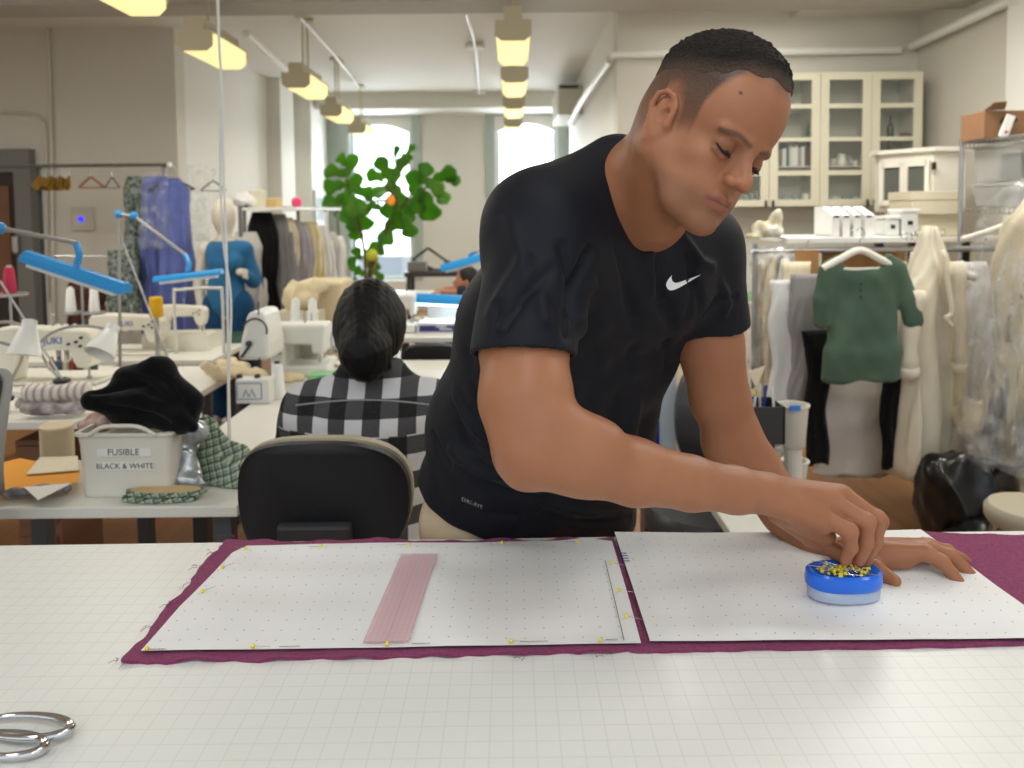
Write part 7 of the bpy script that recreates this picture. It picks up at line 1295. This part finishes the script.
blob('fabric_scraps', [cap((at(408,320,YQ+.2)[0],YQ+.1,zq+.02),(at(422,320,YQ+.2)[0],YQ+.2,zq+.02),.03,.03,.03)], .009, mat('scraps_mix', (214,202,176), .9, rgb2=(130,120,110), nscale=22), 'small scrap heap left of the indigo box', 'cloth', amp=.010, fr=40, flat=zq+.001)
household('pale machine at the left end of the lamp-lit table', at(397,345,YQ)[0], YQ-.15, zq+.001, .13, .22)
chair_back('black chair pushed in before the lamp-lit table', (at(432,380,4.0)[0],4.03,.62), .32,at(432,343,4.0)[2]-.62, 0, shell, shell, z0=.46, slot=False)
mb = MB(); mb.bx(at(385,300,8.3)[0],at(470,300,8.3)[0],8.2,8.9,at(400,297,8.2)[2]-.03,at(400,297,8.2)[2]); o = mb.build('far_table', dw, None, 'white table far back below the fig\'s window', 'table')
for px in (388,466):
    for yy in (8.25,8.85): mb = MB(); mb.box((at(px,300,8.3)[0],yy,(at(400,297,8.2)[2]-.03)/2),(.04,.04,at(400,297,8.2)[2]-.031)); mb.build('leg', machd, o)
# the far person behind the man's shoulder
fx_, fy = at(466,280,6.9)[0], 6.9; fz_ = at(466,280,fy)[2]; e = empty('person', (fx_,fy,0), 'dark-haired person far back, half hidden behind the man\'s shoulder', 'person')
fb = [ell((fx_,fy,fz_),(.088,.07,.11)), ell((fx_-.04,fy,fz_-.05),(.055,.05,.06),k=.03), cap((fx_-.085,fy,fz_+.0),(fx_-.105,fy,fz_-.025),.010,.016,.015), ell((fx_-.085,fy,fz_-.055),(.02,.025,.014),k=.01), ell((fx_+.01,fy-.07,fz_-.01),(.02,.012,.03),k=.008), cap((fx_+.01,fy,fz_-.08),(fx_+.03,fy,fz_-.20),.05,.055,.03), cap((fx_+.03,fy,fz_-.2),(fx_+.04,fy,.6),.09,.12,.04)]
for s in (-1,1):
    fb += [cap((fx_+.03,fy+s*.15,fz_-.26),(fx_-.02,fy+s*.22,fz_-.5),.045,.035,.02), cap((fx_-.02,fy+s*.22,.80),(fx_-.2,fy+s*.12,.80),.034,.024,.02)]
    for i in range(4): fb.append(cap((fx_-.22,fy+s*.12+(i-1.5)*.017,.80),(fx_-.29,fy+s*.12+(i-1.5)*.019,.79),.009,.007,.004))
    fb.append(cap((fx_-.2,fy+s*.08,.80),(fx_-.24,fy+s*.06,.79),.009,.008,.004))
v, f = sdf_mesh(fb, .008); npmesh('body', v, f, mat('skin_far', (190,130,104), .55), e)
v, f = sdf_mesh([ell((fx_+.02,fy,fz_+.03),(.09,.082,.10)), ell((fx_-.12,fy,fz_-.05),(.08,.1,.10),k=.02,kind='s'), ('s', lambda P: P[:,2]-(fz_-.05), .02, np.array([fx_,fy,fz_-.15]), .2)], .007); npmesh('hair', v, f, mat('hair_far', (40,32,28), .7, bump=.4), e)
v, f = sdf_mesh([cap((fx_+.03,fy,fz_-.24),(fx_+.04,fy,.55),.13,.15,.05), cap((fx_+.03,fy-.16,fz_-.26),(fx_+.03,fy+.16,fz_-.26),.065,.065,.04), cap((fx_+.03,fy-.17,fz_-.26),(fx_-.02,fy-.23,.82),.06,.05,.02), cap((fx_+.03,fy+.17,fz_-.26),(fx_-.02,fy+.23,.82),.06,.05,.02)], .010); npmesh('jumper', v, f, mat('jumper_dark', (44,46,54), .9), e)
v, f = sdf_mesh([cap((fx_+.04,fy-.1,.52),(fx_-.4,fy-.1,.50),.09,.06,.04), cap((fx_+.04,fy+.1,.52),(fx_-.4,fy+.1,.50),.09,.06,.04), cap((fx_-.4,fy-.1,.50),(fx_-.4,fy-.1,.06),.055,.045,.02), cap((fx_-.4,fy+.1,.50),(fx_-.4,fy+.1,.06),.055,.045,.02)], .012); npmesh('trousers', v, f, mat('denim_dark', (40,44,56), .8), e)
e = empty('stool', (fx_+.04,fy,0), 'low stool under the far person', 'stool'); mb = MB(); mb.lathe((fx_+.04,fy,.38), [(.16,0),(.17,.02),(.16,.05),(.01,.05)], 20); mb.build('seat', machd, e)
for k in range(4): t = PI/4+k*PI/2; mb = MB(); mb.cyl((fx_+.04+.1*math.cos(t),fy+.1*math.sin(t),.38),(fx_+.04+.16*math.cos(t),fy+.16*math.sin(t),0),.012,n=8); mb.build('leg', machd, e)
# wall unit (cooling box) high by the right pilaster of the far room
mb = MB(); p = at(566,112,10.6); mb.bx(XR-.30,XR-.001,9.6,10.9,at(566,124,10.6)[2],at(566,96,10.6)[2]); o = mb.build('air_conditioner', mat('ac_white', (206,204,192), .5), None, 'pale wall-mounted air unit above the right far window', 'air conditioner', bevel=.02); mb = MB(); mb.bx(XR-.28,XR-.05,9.595,9.599,at(566,98,10.6)[2]-.03,at(566,98,10.6)[2]+.01); mb.build('vent_slot', machd, o)
